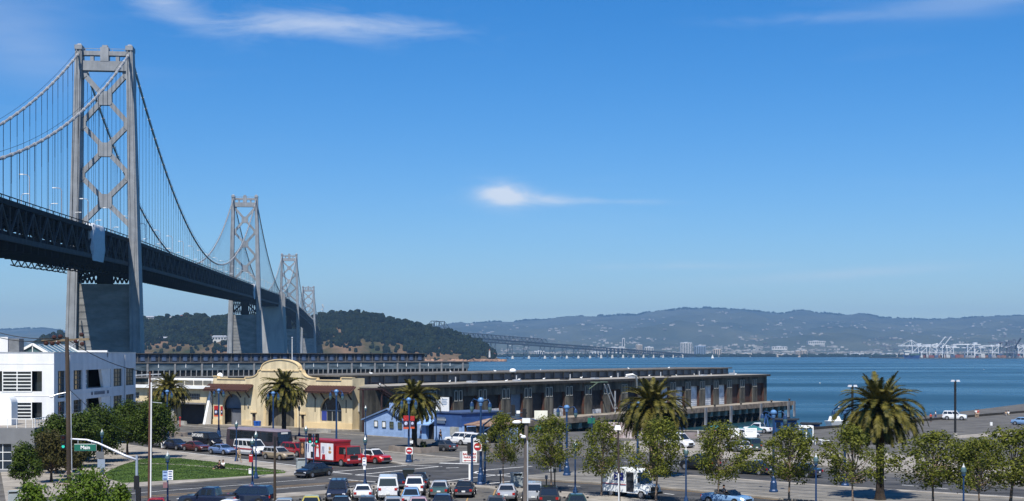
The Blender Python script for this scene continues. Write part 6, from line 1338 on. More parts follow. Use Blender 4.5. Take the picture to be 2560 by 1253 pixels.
part('arm', MB().path([(0, 0, ZH(1150, 112) - ZS), (-.9, 0, ZH(1140, 112) - ZS), (-2.0, 0, ZH(1124, 112) - ZS), (-3.1, 0, ZH(1108, 112) - ZS), (-4.0, 0, ZH(1100, 112) - ZS), (-5.1, 0, ZH(1098, 112) - ZS), (-5.6, 0, ZH(1098, 112) - ZS)], .11, 8, .06), steel_w, mastL, smooth=True)
signal(mastL, 0.05, -.25, ZH(1206, 112) - ZS); signal(mastL, .2, -.3, ZH(1235, 112) - ZS); signal(mastL, -5.85, 0, ZH(1105, 112) - ZS, 0)
sgn = part('street_sign', MB().box(-4.98, -3.25, -.06, .0, ZH(1127, 112) - ZS, ZH(1111, 112) - ZS), mat('sign_green', (.012, .13, .085), .5, 0), mastL); part('sign_border', MB().box(-5.0, -3.23, .0, .03, ZH(1128, 112) - ZS, ZH(1110, 112) - ZS), white_p, sgn)
text('lettering', 'Main', .40, white_p, sgn, (-4.1, -.075, ZH(1119, 112) - ZS), (pi / 2, 0, 0), .008, bold=.01)
part('sign_hanger', MB().bar((-4.7, 0, ZH(1111, 112) - ZS), (-4.7, 0, ZH(1100, 112) - ZS), .05).bar((-3.6, 0, ZH(1111, 112) - ZS), (-3.6, 0, ZH(1106, 112) - ZS), .05), galv, mastL)
# right mast arms over the junction
g = G(1180, 1212); m2_ = thing('signal_mast', 'blue signal pole left of the twin lamp with an arm curving up over the junction', 'traffic signal', g, 0)
zq = lambda py, d=g.y: ZH(py, d) - ZS; xq = lambda px, d=g.y: PX(px, d) - g.x
part('pole', MB().tube((0, 0, 0), (0, 0, zq(1092)), .12, 8), lamp_blue, m2_); part('arm', MB().path([(0, 0, zq(1096)), (xq(1215), 0, zq(1075)), (xq(1245), 0, zq(1058)), (xq(1275), 0, zq(1050)), (xq(1305), 0, zq(1047))], .085, 8, .06), lamp_blue, m2_, smooth=True)
signal(m2_, -.28, -.1, zq(1120)); 
g = G(1206, 1214); m3_ = thing('signal_mast', 'dark curved mast arm springing from beside the twin lamp, carrying signals at its tip', 'traffic signal', g, 0)
zq = lambda py, d=g.y: ZH(py, d) - ZS; xq = lambda px, d=g.y: PX(px, d) - g.x
part('pole', MB().tube((.25, 0, 0), (.25, 0, zq(1092)), .11, 8), lamp_blue, m3_)
part('arm', MB().path([(.1, 0, zq(1063)), (xq(1225), 0, zq(1050)), (xq(1247), 0, zq(1038)), (xq(1270), 0, zq(1034)), (xq(1300), 0, zq(1032)), (xq(1318), 0, zq(1033))], .085, 8, .06), mat('arm_dark', (.02, .035, .06), .5, 0), m3_, smooth=True)
part('arm_pole', MB().tube((.1, 0, zq(1100)), (.1, 0, zq(1060)), .09, 8), lamp_blue, m3_)
signal(m3_, xq(1283), -.1, zq(1026)); signal(m3_, xq(1311), -.1, zq(1036)); part('camera_housing', MB().box(xq(1291), xq(1300), -.2, .2, zq(1034), zq(1027)), white_p, m3_)
signal(m3_, .05, -.1, zq(1112))
g = G(1400, 1180); m4_ = thing('signal_mast', 'blue signal arm reaching left above the second street tree with a green sign', 'traffic signal', g, 0)
zq = lambda py, d=g.y: ZH(py, d) - ZS; xq = lambda px, d=g.y: PX(px, d) - g.x
part('pole', MB().tube((0, 0, 0), (0, 0, zq(1082)), .12, 8), lamp_blue, m4_); part('arm', MB().path([(0, 0, zq(1085)), (xq(1380), 0, zq(1068)), (xq(1355), 0, zq(1055)), (xq(1330), 0, zq(1048)), (xq(1300), 0, zq(1044))], .085, 8, .06), lamp_blue, m4_, smooth=True)
sg2 = part('street_sign', MB().box(xq(1337), xq(1367), -.05, .0, zq(1074), zq(1064)), MATS['sign_green'], m4_); text('lettering', 'The Embarcadero', .17, white_p, sg2, ((xq(1337) + xq(1367)) / 2, -.06, zq(1069)), (pi / 2, 0, 0), .005)
signal(m4_, .1, -.2, zq(1120)); part('back_board', MB().box(xq(1336), xq(1369), .3, .36, zq(1049), zq(1027)), mat('cream_board', (.74, .72, .60), .6, .05, 1), m4_)
g = G(1480, 1142); t = thing('street_sign', 'small green street name sign on a post behind the third street tree', 'sign', g, 0); part('post', MB().tube((0, 0, 0), (0, 0, 5.2), .06, 6), lamp_blue, t); part('plate', MB().box(-.55, .4, -.04, .0, 4.2, 4.9), MATS['sign_green'], t)
g = G(784, 1171); m5_ = thing('signal_post', 'signal post with two black heads in front of the soda truck', 'traffic signal', g, 0); part('pole', MB().tube((0, 0, 0), (0, 0, 3.9), .07, 8), lamp_blue, m5_)
signal(m5_, -.42, -.05, 3.4, .4); signal(m5_, .42, -.05, 3.4, -.6); part('round_sign', MB().ball((0, -.12, 2.6), .28, 1, .12, .6), mat('teal_dark', (.02, .08, .08), .6, 0), m5_)
# parking sign
g = G(1174, 1212); t = thing('parking_sign', 'white sign reading BALLPARK PARKING in red on a white post', 'sign', g, .12); zz = lambda py: ZH(py, g.y) - ZS
part('post', MB().box(-.09, .09, .02, .14, 0, zz(1130)), white_p, t); bdp = part('board', MB().box(-.72, .72, -.06, .02, zz(1156), zz(1128)), white_p, t); part('board_edge', MB().box(-.98, -.76, .0, .1, zz(1158), zz(1129)), mat('edge_grey', (.35, .36, .38), .6, 0), t)
redt = mat('sign_red', (.38, .015, .02), .5, 0)
text('lettering', 'BALLPARK', .29, redt, bdp, (0, -.075, zz(1135.5)), (pi / 2, 0, 0), .006, bold=.008); text('lettering', 'PARKING', .29, redt, bdp, (0, -.075, zz(1143.5)), (pi / 2, 0, 0), .006, bold=.008)
part('arrows', MB().slab([(-.62, zz(1151.5)), (-.42, zz(1149.3)), (-.42, zz(1153.7))], -.08, -.06).slab([(.62, zz(1151.5)), (.42, zz(1149.3)), (.42, zz(1153.7))], -.08, -.06).box(-.42, .42, -.08, -.06, zz(1152.2), zz(1150.8)), redt, bdp)
# no-entry signs, notices
def no_entry(px, py, d, label):
    t = thing('no_entry_sign', label, 'sign', (PX(px, d), d, ZH(py, d))); part('plate', MB().box(-.42, .42, 0, .03, -.42, .42), white_p, t)
    c = part('red_disc', MB().add(*cyl_y(.37, .012, 20)), redt, t, (0, -.02, 0)); part('white_bar', MB().box(-.25, .25, -.035, -.012, -.07, .07), white_p, c)
no_entry(1023, 1127, 164.5, 'no entry sign on the twin lamp in front of the blue restaurant'); no_entry(1194, 1117, 137, 'no entry sign on the twin lamp beside the parking sign')
def notice(name, px, py, d, w, h, m, label, strokes=None, cat='sign', rz=0):
    t = thing(name, label, cat, (PX(px, d), d, ZH(py, d)), rz); p_ = part('plate', MB().box(-w / 2, w / 2, 0, .03, -h / 2, h / 2), m, t)
    if strokes:
        mb = MB(); n = strokes[1]
        for k in range(n): zc = h * .36 - k * h * .72 / max(1, n - 1); mb.box(-w * .36, w * (.36 - .12 * (k % 2)), -.015, 0, zc - h * .05, zc + h * .05)
        part('print', mb, strokes[0], p_)
    return t
blue_print = mat('print_blue', (.04, .08, .22), .6, 0)
notice('notice_sign', 413, 1189, 114, .42, .78, mat('notice_blue', (.30, .42, .62), .6, 0), 'blue half of the lettered sign on the lamp post by the lawn', (blue_print, 3)); notice('notice_sign', 426, 1188, 113.8, .42, .80, white_p, 'white half of the lettered sign on the lamp post by the lawn', (blue_print, 4))
notice('notice_sign', 413, 1213, 114, .35, .45, mat('notice_grey_red', (.22, .12, .13), .6, 0), 'small dark red and grey sign below the white one by the lawn')
notice('red_sign', 627, 1146, 134, .36, .75, PAINT['red'], 'red vertical sign high on the acorn lamp below the white van', (white_p, 1)); notice('notice_sign', 625, 1178, 134, .26, .5, white_p, 'small white notice below the red sign', (PAINT['red'], 1))
notice('notice_sign', 911, 1154, 136, .38, .75, white_p, 'white notice with blue print on the lamp in front of the red pickup', (blue_print, 3)); notice('notice_sign', 911, 1170, 136, .24, .34, white_p, 'small blank white notice under the printed one by the red pickup')
notice('notice_sign', 1028, 1105, 183, .45, .45, white_p, 'small white notice on the palm trunk behind the banners', (black, 2))
notice('notice_sign', 1377, 1170, 138, .35, .75, galv, 'grey sign plate on the lamp behind the second street tree'); notice('notice_sign', 250, 1138, 140, .8, .7, mat('grey_plate', (.12, .125, .13), .7, 0), 'dark grey plate under the left acorn lamp'); notice('notice_sign', 253, 1160, 140, .75, .95, mat('grey_plate_light', (.22, .27, .34), .7, 0), 'pale blue grey board on the left acorn lamp')
def banner(px, py, d, w, h, label, m=None):
    t = thing('street_banner', label, 'banner', (PX(px, d), d, ZH(py, d)), 0, 'red street banners'); p_ = part('cloth', MB().box(-w / 2, w / 2, 0, .03, -h / 2, h / 2), mat('banner_black', (.03, .012, .03), .7, 0), t)
    part('red_top', MB().box(-w / 2, w / 2, -.012, 0, h * .12, h / 2), PAINT['red'], p_); part('emblem', MB().ball((0, -.01, -h * .08), w * .3, 1, .06, 1.2, 10, 6), mat('emblem_blue_white', (.45, .48, .62), .7, .4, 6), p_); part('orange_foot', MB().box(-w / 2, w / 2, -.012, 0, -h / 2, -h * .36), mat('banner_orange', (.55, .09, .03), .7, 0), p_)
    part('bracket', MB().bar((w / 2, .02, h / 2), (w / 2 + .25, .02, h / 2), .04).bar((w / 2, .02, -h / 2), (w / 2 + .25, .02, -h / 2), .04), black, p_)
banner(1015, 1056, 166, .62, 1.6, 'larger red and black banner hanging left of the twin lamp by the blue restaurant'); banner(1031, 1056, 166, .5, 1.5, 'narrower banner with a lilac figure right of the twin lamp by the blue restaurant'); banner(540, 1028, 215, .62, 1.7, 'red banner on the left side of the twin lamp by the left arch'); banner(554, 1028, 215, .35, 1.5, 'narrow red banner on the right side of the twin lamp by the left arch')
# bins, cabinets, planters
def bin_(px, py, label, w=.42, h=1.15):
    g = G(px, py); t = thing('litter_bin', label, 'litter bin', g, .3, 'grey litter bins'); m = mat('bin_grey', (.28, .31, .31), .6, .1, 2); part('body', MB().frus((-w, w, -w, w), (-w * .92, w * .92, -w * .92, w * .92), 0, h * .82), m, t)
    part('hood', MB().box(-w, w, -w, w, h * .95, h).box(-w, -w + .08, -w, w, h * .82, h * .95).box(w - .08, w, -w, w, h * .82, h * .95), m, t); part('slot', MB().box(-w * .8, w * .8, -w * .8, w * .8, h * .82, h * .93), black, t)
bin_(1291, 1218, 'pale grey litter bin right of the first street tree', .5, 1.4); bin_(752, 1174, 'pale grey litter bin at the corner by the soda truck', .5, 1.25)
bin_(34, 1262, 'brown grey litter bin at the lower left corner', .45, 1.2)
g = G(1021, 1211); t = thing('utility_cabinet', 'tall black green utility cabinet with a flat lid at the lot edge', 'cabinet', g, .15); cg = mat('cabinet_green', (.012, .016, .013), .6, .2, 1); part('body', MB().box(-.55, .55, -.5, .5, 0, 1.45), cg, t); part('lid', MB().box(-.6, .6, -.55, .55, 1.45, 1.53), mat('cabinet_lid', (.06, .07, .065), .5, 0), t); part('door', MB().box(-.5, .5, -.53, -.5, .1, 1.35), cg, t); part('handle', MB().box(.3, .36, -.56, -.53, .65, .85), galv, t)
for px, lab in ((641, 'blue recycling bin left of the other by the gate'), (648, 'blue recycling bin right of the other by the gate')):
    g = G(px, 1068.5); t = thing('recycling_bin', lab, 'bin', g, VANG, 'blue recycling bins'); part('body', MB().frus((-.26, .26, -.3, .3), (-.32, .32, -.36, .36), .1, 1.0), mat('bin_blue', (.015, .09, .36), .5, 0), t); part('lid', MB().frus((-.35, .35, -.4, .38), (-.3, .3, -.34, .34), 1.0, 1.12), MATS['bin_blue'], t)
plc = mat('planter_stone', (.24, .20, .165), .9, .2, 1)
def planter(px, py, w, label):
    g = G(px, py); t = thing('planter_wall', label, 'planter', g, EW); part('wall', MB().box(-w, w, -1.6, -1.3, 0, .7).box(-w, w, 1.3, 1.6, 0, .7).box(-w, -w + .3, -1.3, 1.3, 0, .7).box(w - .3, w, -1.3, 1.3, 0, .7), plc, t); part('soil', MB().box(-w + .3, w - .3, -1.3, 1.3, .3, .55), mat('soil', (.05, .03, .02), .95, .4, 2), t)
planter(1034, 1129, 3.2, 'low stone planter around the palm in front of the blue restaurant'); planter(420, 1092, 3.0, 'low stone planter behind the tree left of the black van'); planter(738, 1106, 2.2, 'low dark planter wall right of the coach')
for px, py, lab, w in ((809, 1083, 'pale concrete barrier block on the promenade by the right arch', 1.6), (1190, 1110, 'pale concrete barrier block below the white cars', 1.3), (455, 1062, 'white concrete block by the garage openings', 1.2)):
    g = G(px, py); t = solid('concrete_block', MB().frus((-w, w, -.35, .35), (-w + .08, w - .08, -.25, .25), 0, .7), concrete, lab, 'barrier', None, g, EW)
g = G(450, 1067); t = thing('hydrant_post', 'red standpipe in front of the garage openings', 'standpipe', g); part('post', MB().tube((0, 0, 0), (0, 0, 1.5), .1, 8), PAINT['red'], t); part('cap', MB().ball((0, 0, 1.6), .2), PAINT['red'], t)
for px, py, lab in ((1101, 1087, 0),): pass
for px, py, h, lab in ((1031, 1157, 1.3, 'thin dark bollard beside the twin lamp base by the junction'), (1251, 1214, 1.4, 'parking meter left of the first street tree'), (1387, 1224, 1.9, 'dark sign post between the mast and the second street tree'), (1366, 1228, 1.4, 'double headed parking meter left of the second street tree')):
    g = G(px, py); t = thing('bollard', lab, 'post', g); part('post', MB().tube((0, 0, 0), (0, 0, h), .06, 6), black, t); part('head', MB().box(-.13, .13, -.08, .08, h - .25, h + .1), mat('meter_grey', (.10, .12, .16), .5, 0), t)
g = G(1366, 1228)
# stalls and signs by the basin
for px, lab in ((1833, 'left white signboard by the basin'), (1877, 'right white signboard by the basin')):
    d = 197; t = thing('signboard', lab, 'sign', (PX(px, d), d, ZS)); part('board', MB().box(-.85, .85, 0, .08, 1.2, 2.5), white_p, t); mb = MB(); mb.box(-.7, .7, -.02, 0, 2.25, 2.3).box(-.7, .3, -.02, 0, 2.0, 2.03); part('print', mb, mat('print_grey', (.4, .4, .4), .7, 0), t); part('leg', MB().box(-.8, -.72, 0, .08, 0, 1.2), black, t); part('leg', MB().box(.72, .8, 0, .08, 0, 1.2), black, t)
d = 205; t = thing('kiosk', 'white framed kiosk with blue glazing beside the sixth street tree', 'kiosk', (PX(2016, d), d, ZS)); part('frame', MB().box(-1.05, 1.05, 0, 2, 2.1, 2.4).box(-1.05, -.9, 0, .2, 0, 2.1).box(.9, 1.05, 0, .2, 0, 2.1).box(-.07, .07, 0, .2, 0, 2.1).box(-1.05, 1.05, 1.9, 2, 0, 2.1), white_p, t); part('glazing', MB().box(-.9, -.07, .1, .16, .3, 2.1), mat('blue_glazing', (.05, .12, .2), .2, .2, 1), t); part('glazing', MB().box(.07, .9, .1, .16, .3, 2.1), MATS['blue_glazing'], t)
teal = mat('teal_canvas', (.02, .13, .14), .7, .15, 1)
for px, py, lab in ((1787, 1062, 'teal parasol by the basin, left one'), (1852, 1068, 'teal parasol by the basin, middle one'), (1884, 1063, 'teal parasol by the basin, right one')):
    d = 222; z = ZH(py, d); t = thing('parasol', lab, 'parasol', (PX(px, d), d, ZS), 0, 'teal parasols by the basin'); h = z - ZS; part('canopy', MB().lathe([(1.55, h - .75), (1.5, h - .68), (.8, h - .3), (.05, h)], 8), teal, t); part('pole', MB().tube((0, 0, 0), (0, 0, h - .1), .04, 6), galv, t)
for px, py, lab in ((2046, 1112, 'white plastic table by the kiosk'), (2062, 1114, 'white folding chair by the kiosk')):
    g = G(px, py); t = thing('garden_table', lab, 'table', g); part('top', MB().box(-.6, .6, -.4, .4, .68, .74), white_p, t)
    for a in (-.5, .5):
        for b in (-.3, .3): part('leg', MB().box(a - .03, a + .03, b - .03, b + .03, 0, .68), white_p, t)
# low rose wall and stalls seen between trees
g = G(1545, 1095); t = thing('graffiti_hoarding', 'pinkish hoarding with painted marks behind the fourth street tree', 'hoarding', g, EW + .2); part('board', MB().box(-3, 5, 0, .2, 0, 2.4), mat('hoarding_pink', (.42, .30, .27), .8, .3, .8, col2=(.6, .52, .5)), t); part('painted_mark', MB().ball((0, -.02, 1.7), .4, 1.5, .05, .7).ball((1.6, -.02, 1.7), .35, 1.2, .05, .9), mat('mark_plum', (.2, .03, .08), .7, 0), t)
t = thing('promenade_wall', 'low rose grey wall along the basin between the palm and the fifth street tree', 'wall', G(1640, 1095), math.atan2(g2(1840, 1095)[1] - g2(1640, 1092)[1], g2(1840, 1095)[0] - g2(1640, 1092)[0]) + .0); part('wall', MB().box(0, 13, 0, .4, 0, 1.1), mat('rose_concrete', (.22, .185, .18), .9, .2, .6), t); part('coping', MB().box(-.1, 13.1, -.1, .5, 1.1, 1.25), pave, t)
for k, x in enumerate((3, 6.5, 10)): part('post', MB().box(x - .06, x + .06, -.3, -.18, 0, 1.3), white_p, t)
# blue work boat moored in the basin
t = thing('work_boat', 'blue work barge with cabins and a hoist frame moored beyond the sixth tree', 'boat', (PX(1975, 262), 262, 0), EW + .5); wbm = mat('boat_blue', (.01, .055, .17), .5, .25, .6); wdk = mat('boat_dark', (.02, .022, .025), .7, .2, 1)
part('hull', MB().frus((-9, 8.5, -2.4, 2.4), (-9.5, 9, -2.8, 2.8), -.3, 1.6), wbm, t); part('cabin', MB().box(-3, 1.2, -1.7, 1.7, 1.6, 4.6), wbm, t); part('cabin_roof', MB().box(-3.4, 1.6, -2, 2, 4.6, 4.8), wdk, t); part('cabin', MB().box(2.2, 5.4, -1.6, 1.6, 1.6, 3.9), wbm, t); part('cabin_roof', MB().box(1.9, 5.8, -1.9, 1.9, 3.9, 4.1), wdk, t)
for x in (-2.4, -1.1, .2): part('window', MB().box(x, x + .8, -1.75, -1.7, 3.2, 4.2), glass, t)
for x in (2.5, 3.8): part('window', MB().box(x, x + .9, -1.65, -1.6, 2.7, 3.6), glass, t)
part('hoist_frame', MB().bar((-5.0, -1.5, 1.6), (-4.4, 0, 5.6), .25).bar((-5.0, 1.5, 1.6), (-4.4, 0, 5.6), .25).bar((-4.4, 0, 5.6), (-3, 0, 4.8), .2).bar((-4.4, 0, 5.4), (-3.6, -1.5, 1.6), .2).bar((-3.6, 1.5, 1.6), (-4.4, 0, 5.4), .2), wbm, t); part('deck_gear', MB().box(6.2, 8, -1.2, 1.2, 1.6, 2.7).bar((7, 0, 2.7), (7, 0, 5), .12), wbm, t)
c = G(2500, 1053)
solid('white_drum', MB().lathe([(.25, 0), (.25, .6)], 10), white_p, 'small white drum standing on the far pier', 'drum', None, G(2478, 1064))
t = thing('moored_boat', 'small white boat at the pier edge left of the big right palm', 'boat', G(2090, 1069), .5); part('hull', MB().frus((-1.6, 1.8, -.7, .7), (-1.9, 2.3, -1, 1), .3, 1.2), white_p, t); part('cabin', MB().frus((-1.2, .6, -.7, .7), (-1, .3, -.55, .55), 1.2, 2.0), white_p, t); part('trailer', MB().box(-1.4, 1.4, -.5, .5, .1, .3), black, t)
# oil drips and tyre scuffs in the bays, worn spots on the roads
rr = random.Random(31); oil = mat('oil_stain', (.022, .021, .021), .6, .3, 2); mb = MB()
def blot(mb, c, r, z):
    n = 9; a0 = rr.uniform(0, 6); mb.add([(c.x + r * rr.uniform(.6, 1.2) * math.cos(a0 + 2 * pi * k / n), c.y + r * rr.uniform(.6, 1.2) * math.sin(a0 + 2 * pi * k / n), z) for k in range(n)], [tuple(range(n))])
for i in range(60):
    px = rr.uniform(700, 1320); c = G(px, rr.uniform(1228, 1262)); blot(mb, c, rr.uniform(.12, .5), ZS + .0235)
structure('oil_stains', mb, oil)
mb = MB()
for i in range(110):
    px = rr.uniform(400, 2500); c = G(px, interp([(400, 1112), (900, 1165), (1300, 1185), (1700, 1175), (2500, 1225)], px) + rr.uniform(-14, 14)); blot(mb, c, rr.uniform(.1, .45), ZS + .0142)
structure('road_spots', mb, oil)
crk = mat('tar_seam', (.018, .018, .018), .6, 0)
mb = MB()
for i in range(26):
    px = rr.uniform(420, 2500); c = G(px, interp([(400, 1110), (900, 1160), (1300, 1186), (1700, 1174), (2500, 1222)], px)); d0 = Vector((E.x, E.y, 0)) if rr.random() < .7 else Vector((C.x, C.y, 0)); p = Vector(c)
    for k in range(rr.randint(5, 12)):
        q = p + (d0 + Vector((rr.uniform(-.3, .3), rr.uniform(-.3, .3), 0))) * rr.uniform(.8, 1.6); nn = (q - p).normalized(); nn = Vector((-nn.y, nn.x, 0)) * .045
        mb.add([(*(p - nn).xy, ZS + .0146), (*(q - nn).xy, ZS + .0146), (*(q + nn).xy, ZS + .0146), (*(p + nn).xy, ZS + .0146)], [(0, 1, 2, 3)]); p = q
structure('tar_seams', mb, crk)
g = G(1175, 1190)
for px, py in ((1175, 1192), (930, 1180), (1360, 1192), (1555, 1226), (600, 1206), (2300, 1200)):
    g = G(px, py); structure('manhole_cover', MB().lathe([(.38, 0), (.38, .004)], 14, (g.x, g.y, ZS + .0142)), mat('cast_iron', (.03, .028, .027), .6, .2, 3))
# gulls on the water
for px, py, lab in ((2460, 925, 'white gull on the open bay far behind the lone white suv'), (2057, 905, 'white gull on the bay closest to the far shore'), (2050, 960, 'white gull on the bay between the pier end and the big palm'), (2097, 1022, 'white gull on the bay just left of the big palm crown')):
    g = G(px, py, 0.02); o = part('gull', gull, None, None, g, rz=px); o.scale = (1.8,) * 3; tag(o, lab, 'gull', 'gulls on the bay')
# ================================================================== trees
def leaf_mat(name, a, b, tr=.35):
    m = bpy.data.materials.new(name); m.use_nodes = True; nt = m.node_tree; nt.nodes.clear()
    t = nt.nodes.new('ShaderNodeTexCoord'); n = nt.nodes.new('ShaderNodeTexNoise'); n.inputs['Scale'].default_value = 2.2; n.inputs['Detail'].default_value = 6; nt.links.new(t.outputs['Object'], n.inputs['Vector'])
    r = nt.nodes.new('ShaderNodeValToRGB'); nt.links.new(n.outputs[0], r.inputs[0]); r.color_ramp.elements[0].position = .36; r.color_ramp.elements[1].position = .66
    r.color_ramp.elements[0].color = (*a, 1); r.color_ramp.elements[1].color = (*b, 1)
    d = nt.nodes.new('ShaderNodeBsdfPrincipled'); d.inputs['Roughness'].default_value = .5; d.inputs['Specular IOR Level'].default_value = .12; nt.links.new(r.outputs[0], d.inputs['Base Color'])
    q = nt.nodes.new('ShaderNodeBsdfTranslucent'); nt.links.new(r.outputs[0], q.inputs[0]); x = nt.nodes.new('ShaderNodeMixShader'); x.inputs[0].default_value = tr
    nt.links.new(d.outputs[0], x.inputs[1]); nt.links.new(q.outputs[0], x.inputs[2]); o = nt.nodes.new('ShaderNodeOutputMaterial'); nt.links.new(x.outputs[0], o.inputs[0]); return m
leafA = leaf_mat('street_leaf', (.036, .056, .008), (.24, .25, .040), .45); leafD = leaf_mat('dark_leaf', (.018, .036, .004), (.075, .105, .014), .25); leafR = leaf_mat('bronze_leaf', (.028, .030, .008), (.10, .085, .025), .3); leafB = leaf_mat('bright_leaf', (.05, .095, .008), (.16, .235, .03), .4)
bark = mat('pale_bark', (.22, .16, .115), .9, .25, 3, .3, stretch=(1, 1, .25)); bark_d = mat('dark_bark', (.05, .035, .025), .9, .3, 3, .3)
def crown(seed, W, z0, z1, nleaf, ls, clumps, tight=1.0, trunk_h=None, lean=0, r0=.11, bk=bark):
    rd = random.Random(seed); H = z1 - z0; cs = []
    for i in range(clumps):
        t = (i + .5) / clumps; z = z0 + H * (.06 + .90 * t); env = math.sin(pi * min(1, .16 + .80 * t ** .85)) ** .8
        a = i * 2.399 + rd.uniform(-.5, .5); rr_ = W / 2 * env * rd.uniform(.25, .95)
        cs.append((Vector((rr_ * math.cos(a) + lean * t, rr_ * math.sin(a), z)), W * rd.uniform(.13, .215) * tight))
    lv = []; lf = []
    for i in range(nleaf):
        c, r = cs[rd.randrange(len(cs))]
        while 1:
            p = Vector((rd.gauss(0, 1), rd.gauss(0, 1), rd.gauss(0, 1)))
            if p.length > .05: break
        p = p.normalized() * r * (rd.random() ** .45); p.z *= .85; o = c + p
        n = (p.normalized() + Vector((rd.uniform(-.8, .8), rd.uniform(-.8, .8), rd.uniform(-.3, 1.0)))).normalized(); u_ = n.orthogonal().normalized(); q_ = n.cross(u_); a = rd.uniform(0, 6.28)
        u2 = u_ * math.cos(a) + q_ * math.sin(a); v2_ = n.cross(u2); s = ls * rd.uniform(.6, 1.3); k = len(lv)
        lv += [o - u2 * s * .5, o + v2_ * s * .28, o + u2 * s * .5, o - v2_ * s * .28]; lf.append((k, k + 1, k + 2, k + 3))
    L = MB(); L.add(lv, lf); T = MB(); th = trunk_h or z0
    T.path([(0, 0, 0), (.02, .01, .3), (lean * .1, 0, th * .6), (lean * .25, .03, th + .3), (lean * .5, 0, z0 + H * .5), (lean * .8, 0, z0 + H * .85)], r0, 7, .02)
    B = MB()
    for c, r in cs:
        s = Vector((lean * .25, 0, th + (c.z - th) * rd.uniform(.05, .5))); mid = s.lerp(c, .5) + Vector((0, 0, -.1)); B.path([s, mid, c], r0 * .38, 5, .012)
    return L, T, B
VAR = []
for i in range(10):
    rv = random.Random(500 + i)
    L, T, B = crown(100 + i, 5.6 * rv.uniform(.94, 1.10), rv.uniform(1.9, 2.6), 7.3, rv.randint(4700, 5700), .22, rv.randint(30, 42), rv.uniform(.76, .90), rv.uniform(2.1, 2.6), rv.uniform(-.5, .5)); VAR.append((L.mesh('crown', leafA), T.mesh('trunk', bark), B.mesh('branches', bark)))
def street_tree(px, py, v, sx_, sz_, rz, label, group='street trees along the near pavement'):
    g = G(px, py); t = thing('street_tree', label, 'tree', g, rz, group); t.scale = (sx_, sx_, sz_); a, b, c = VAR[v]
    part('crown', a, None, t); part('trunk', b, None, t); part('branches', c, None, t); return t
for vi_, (px, py, v, s, z, r, lab) in enumerate(((1258, 1222, 0, .84, .99, .4, 'leafy street tree left of the thick wooden pole, leftmost of its row'), (1378, 1231, 1, 1.0, .98, 1.2, 'leafy street tree right of the thick wooden pole'), (1504, 1243, 2, .95, .95, 2.2, 'leafy street tree at the rear of the mail van'),
                                (1640, 1258, 3, 1.12, 1.0, 3.4, 'leafy street tree in front of the mail van windscreen'), (1795, 1262, 0, 1.08, .95, 4.0, 'leafy street tree behind the light blue convertible'), (1972, 1268, 1, 1.25, .93, 5.1, 'broad leafy street tree right of the tall blue lamp, in front of the kiosk'),
                                (2132, 1274, 2, 1.12, .95, .9, 'leafy street tree just left of the big palm trunk'), (2332, 1280, 3, 1.33, .90, 1.9, 'wide leafy street tree right of the big palm'), (2525, 1284, 0, 1.75, .96, 2.8, 'largest leafy street tree at the right edge of the photo'), (2448, 1292, 0, 1.1, .86, 1.1, 'lower leafy street tree tucked against the left of the largest one'))):
    street_tree(px, py, vi_, s, z, r, lab)
def broad(name, px, d, W, zc0, ztop, m, label, seed, n=9000, ls=.3, clumps=40, tr=None, bk=bark_d, r0=.22, tight=1.15):
    t = thing(name, label, 'tree', (PX(px, d), d, ZS)); L, T, B = crown(seed, W, zc0 - ZS, ztop - ZS, n, ls, clumps, tight, (zc0 - ZS) * .6, 0, r0); part('crown', L, m, t); part('trunk', T, bk, t); part('branches', B, bk, t); return t
broad('fig_tree', 378, 172, 6.0, 6.2, 10.9, leafD, 'dense dark green rounded tree overhanging the lawn corner', 31, 11000, .30, 46, tight=1.3)
broad('fig_tree', 318, 178, 5.6, 6.2, 10.4, leafD, 'dense dark green tree beside the rounded one, against the white block', 32, 9000, .30, 40, tight=1.3)
broad('fig_tree', 250, 166, 6.2, 5.8, 10.2, leafD, 'dense dark green tree in front of the middle of the white block side', 33, 10000, .30, 42, tight=1.3)
broad('fig_tree', 200, 158, 5.4, 5.6, 9.9, leafD, 'dark green tree just right of the tall utility pole', 34, 9000, .30, 40, tight=1.25)
broad('fig_tree', 140, 150, 4.6, 5.8, 10.2, leafD, 'dark green tree left of the tall utility pole, highest on the left', 35, 7000, .28, 34)
broad('bronze_tree', 128, 140, 4.4, 5.6, 9.0, leafR, 'bronze tinted tree in front of the low terrace building', 36, 6500, .26, 34)
broad('bronze_tree', 60, 133, 3.6, 5.2, 8.3, leafD, 'small dark tree at the left in front of the low building windows', 37, 4500, .26, 26)
broad('bronze_tree', 175, 146, 4.0, 5.2, 8.2, leafR, 'bronze green tree under the signal head at the utility pole', 38, 5500, .26, 30)
broad('bright_tree', 218, 80, 4.6, 5.6, 10.2, leafB, 'bright green tree top filling the lower left, larger one', 41, 9500, .19, 46, r0=.12, bk=bark)
broad('bright_tree', 78, 76, 2.6, 6.6, 9.95, leafB, 'bright green tree top at the lower left, smaller and further left', 42, 4200, .19, 24, r0=.1, bk=bark)
broad('bright_tree', 300, 84, 2.4, 6.0, 9.1, leafB, 'bright green tree top at the lower left, smallest and rightmost', 43, 3600, .19, 22, r0=.1, bk=bark)
# shrubs behind the trees and by the basin
for i, (px, py, w, lab) in enumerate(((1058, 1129, 1.2, 'dark shrub in the planter beside the palm'), (1860, 1149, 1.0, 'low shrub by the promenade behind the fifth street tree'), (1668, 1106, 1.3, 'shrub beside the hoarding'))):
    g = G(px, py); L, T, B = crown(60 + i, w * 1.6, .2, w * 1.1, 900, .16, 10); t = thing('shrub', lab, 'shrub', g); part('foliage', L, leafD, t); part('stems', B, bark_d, t)
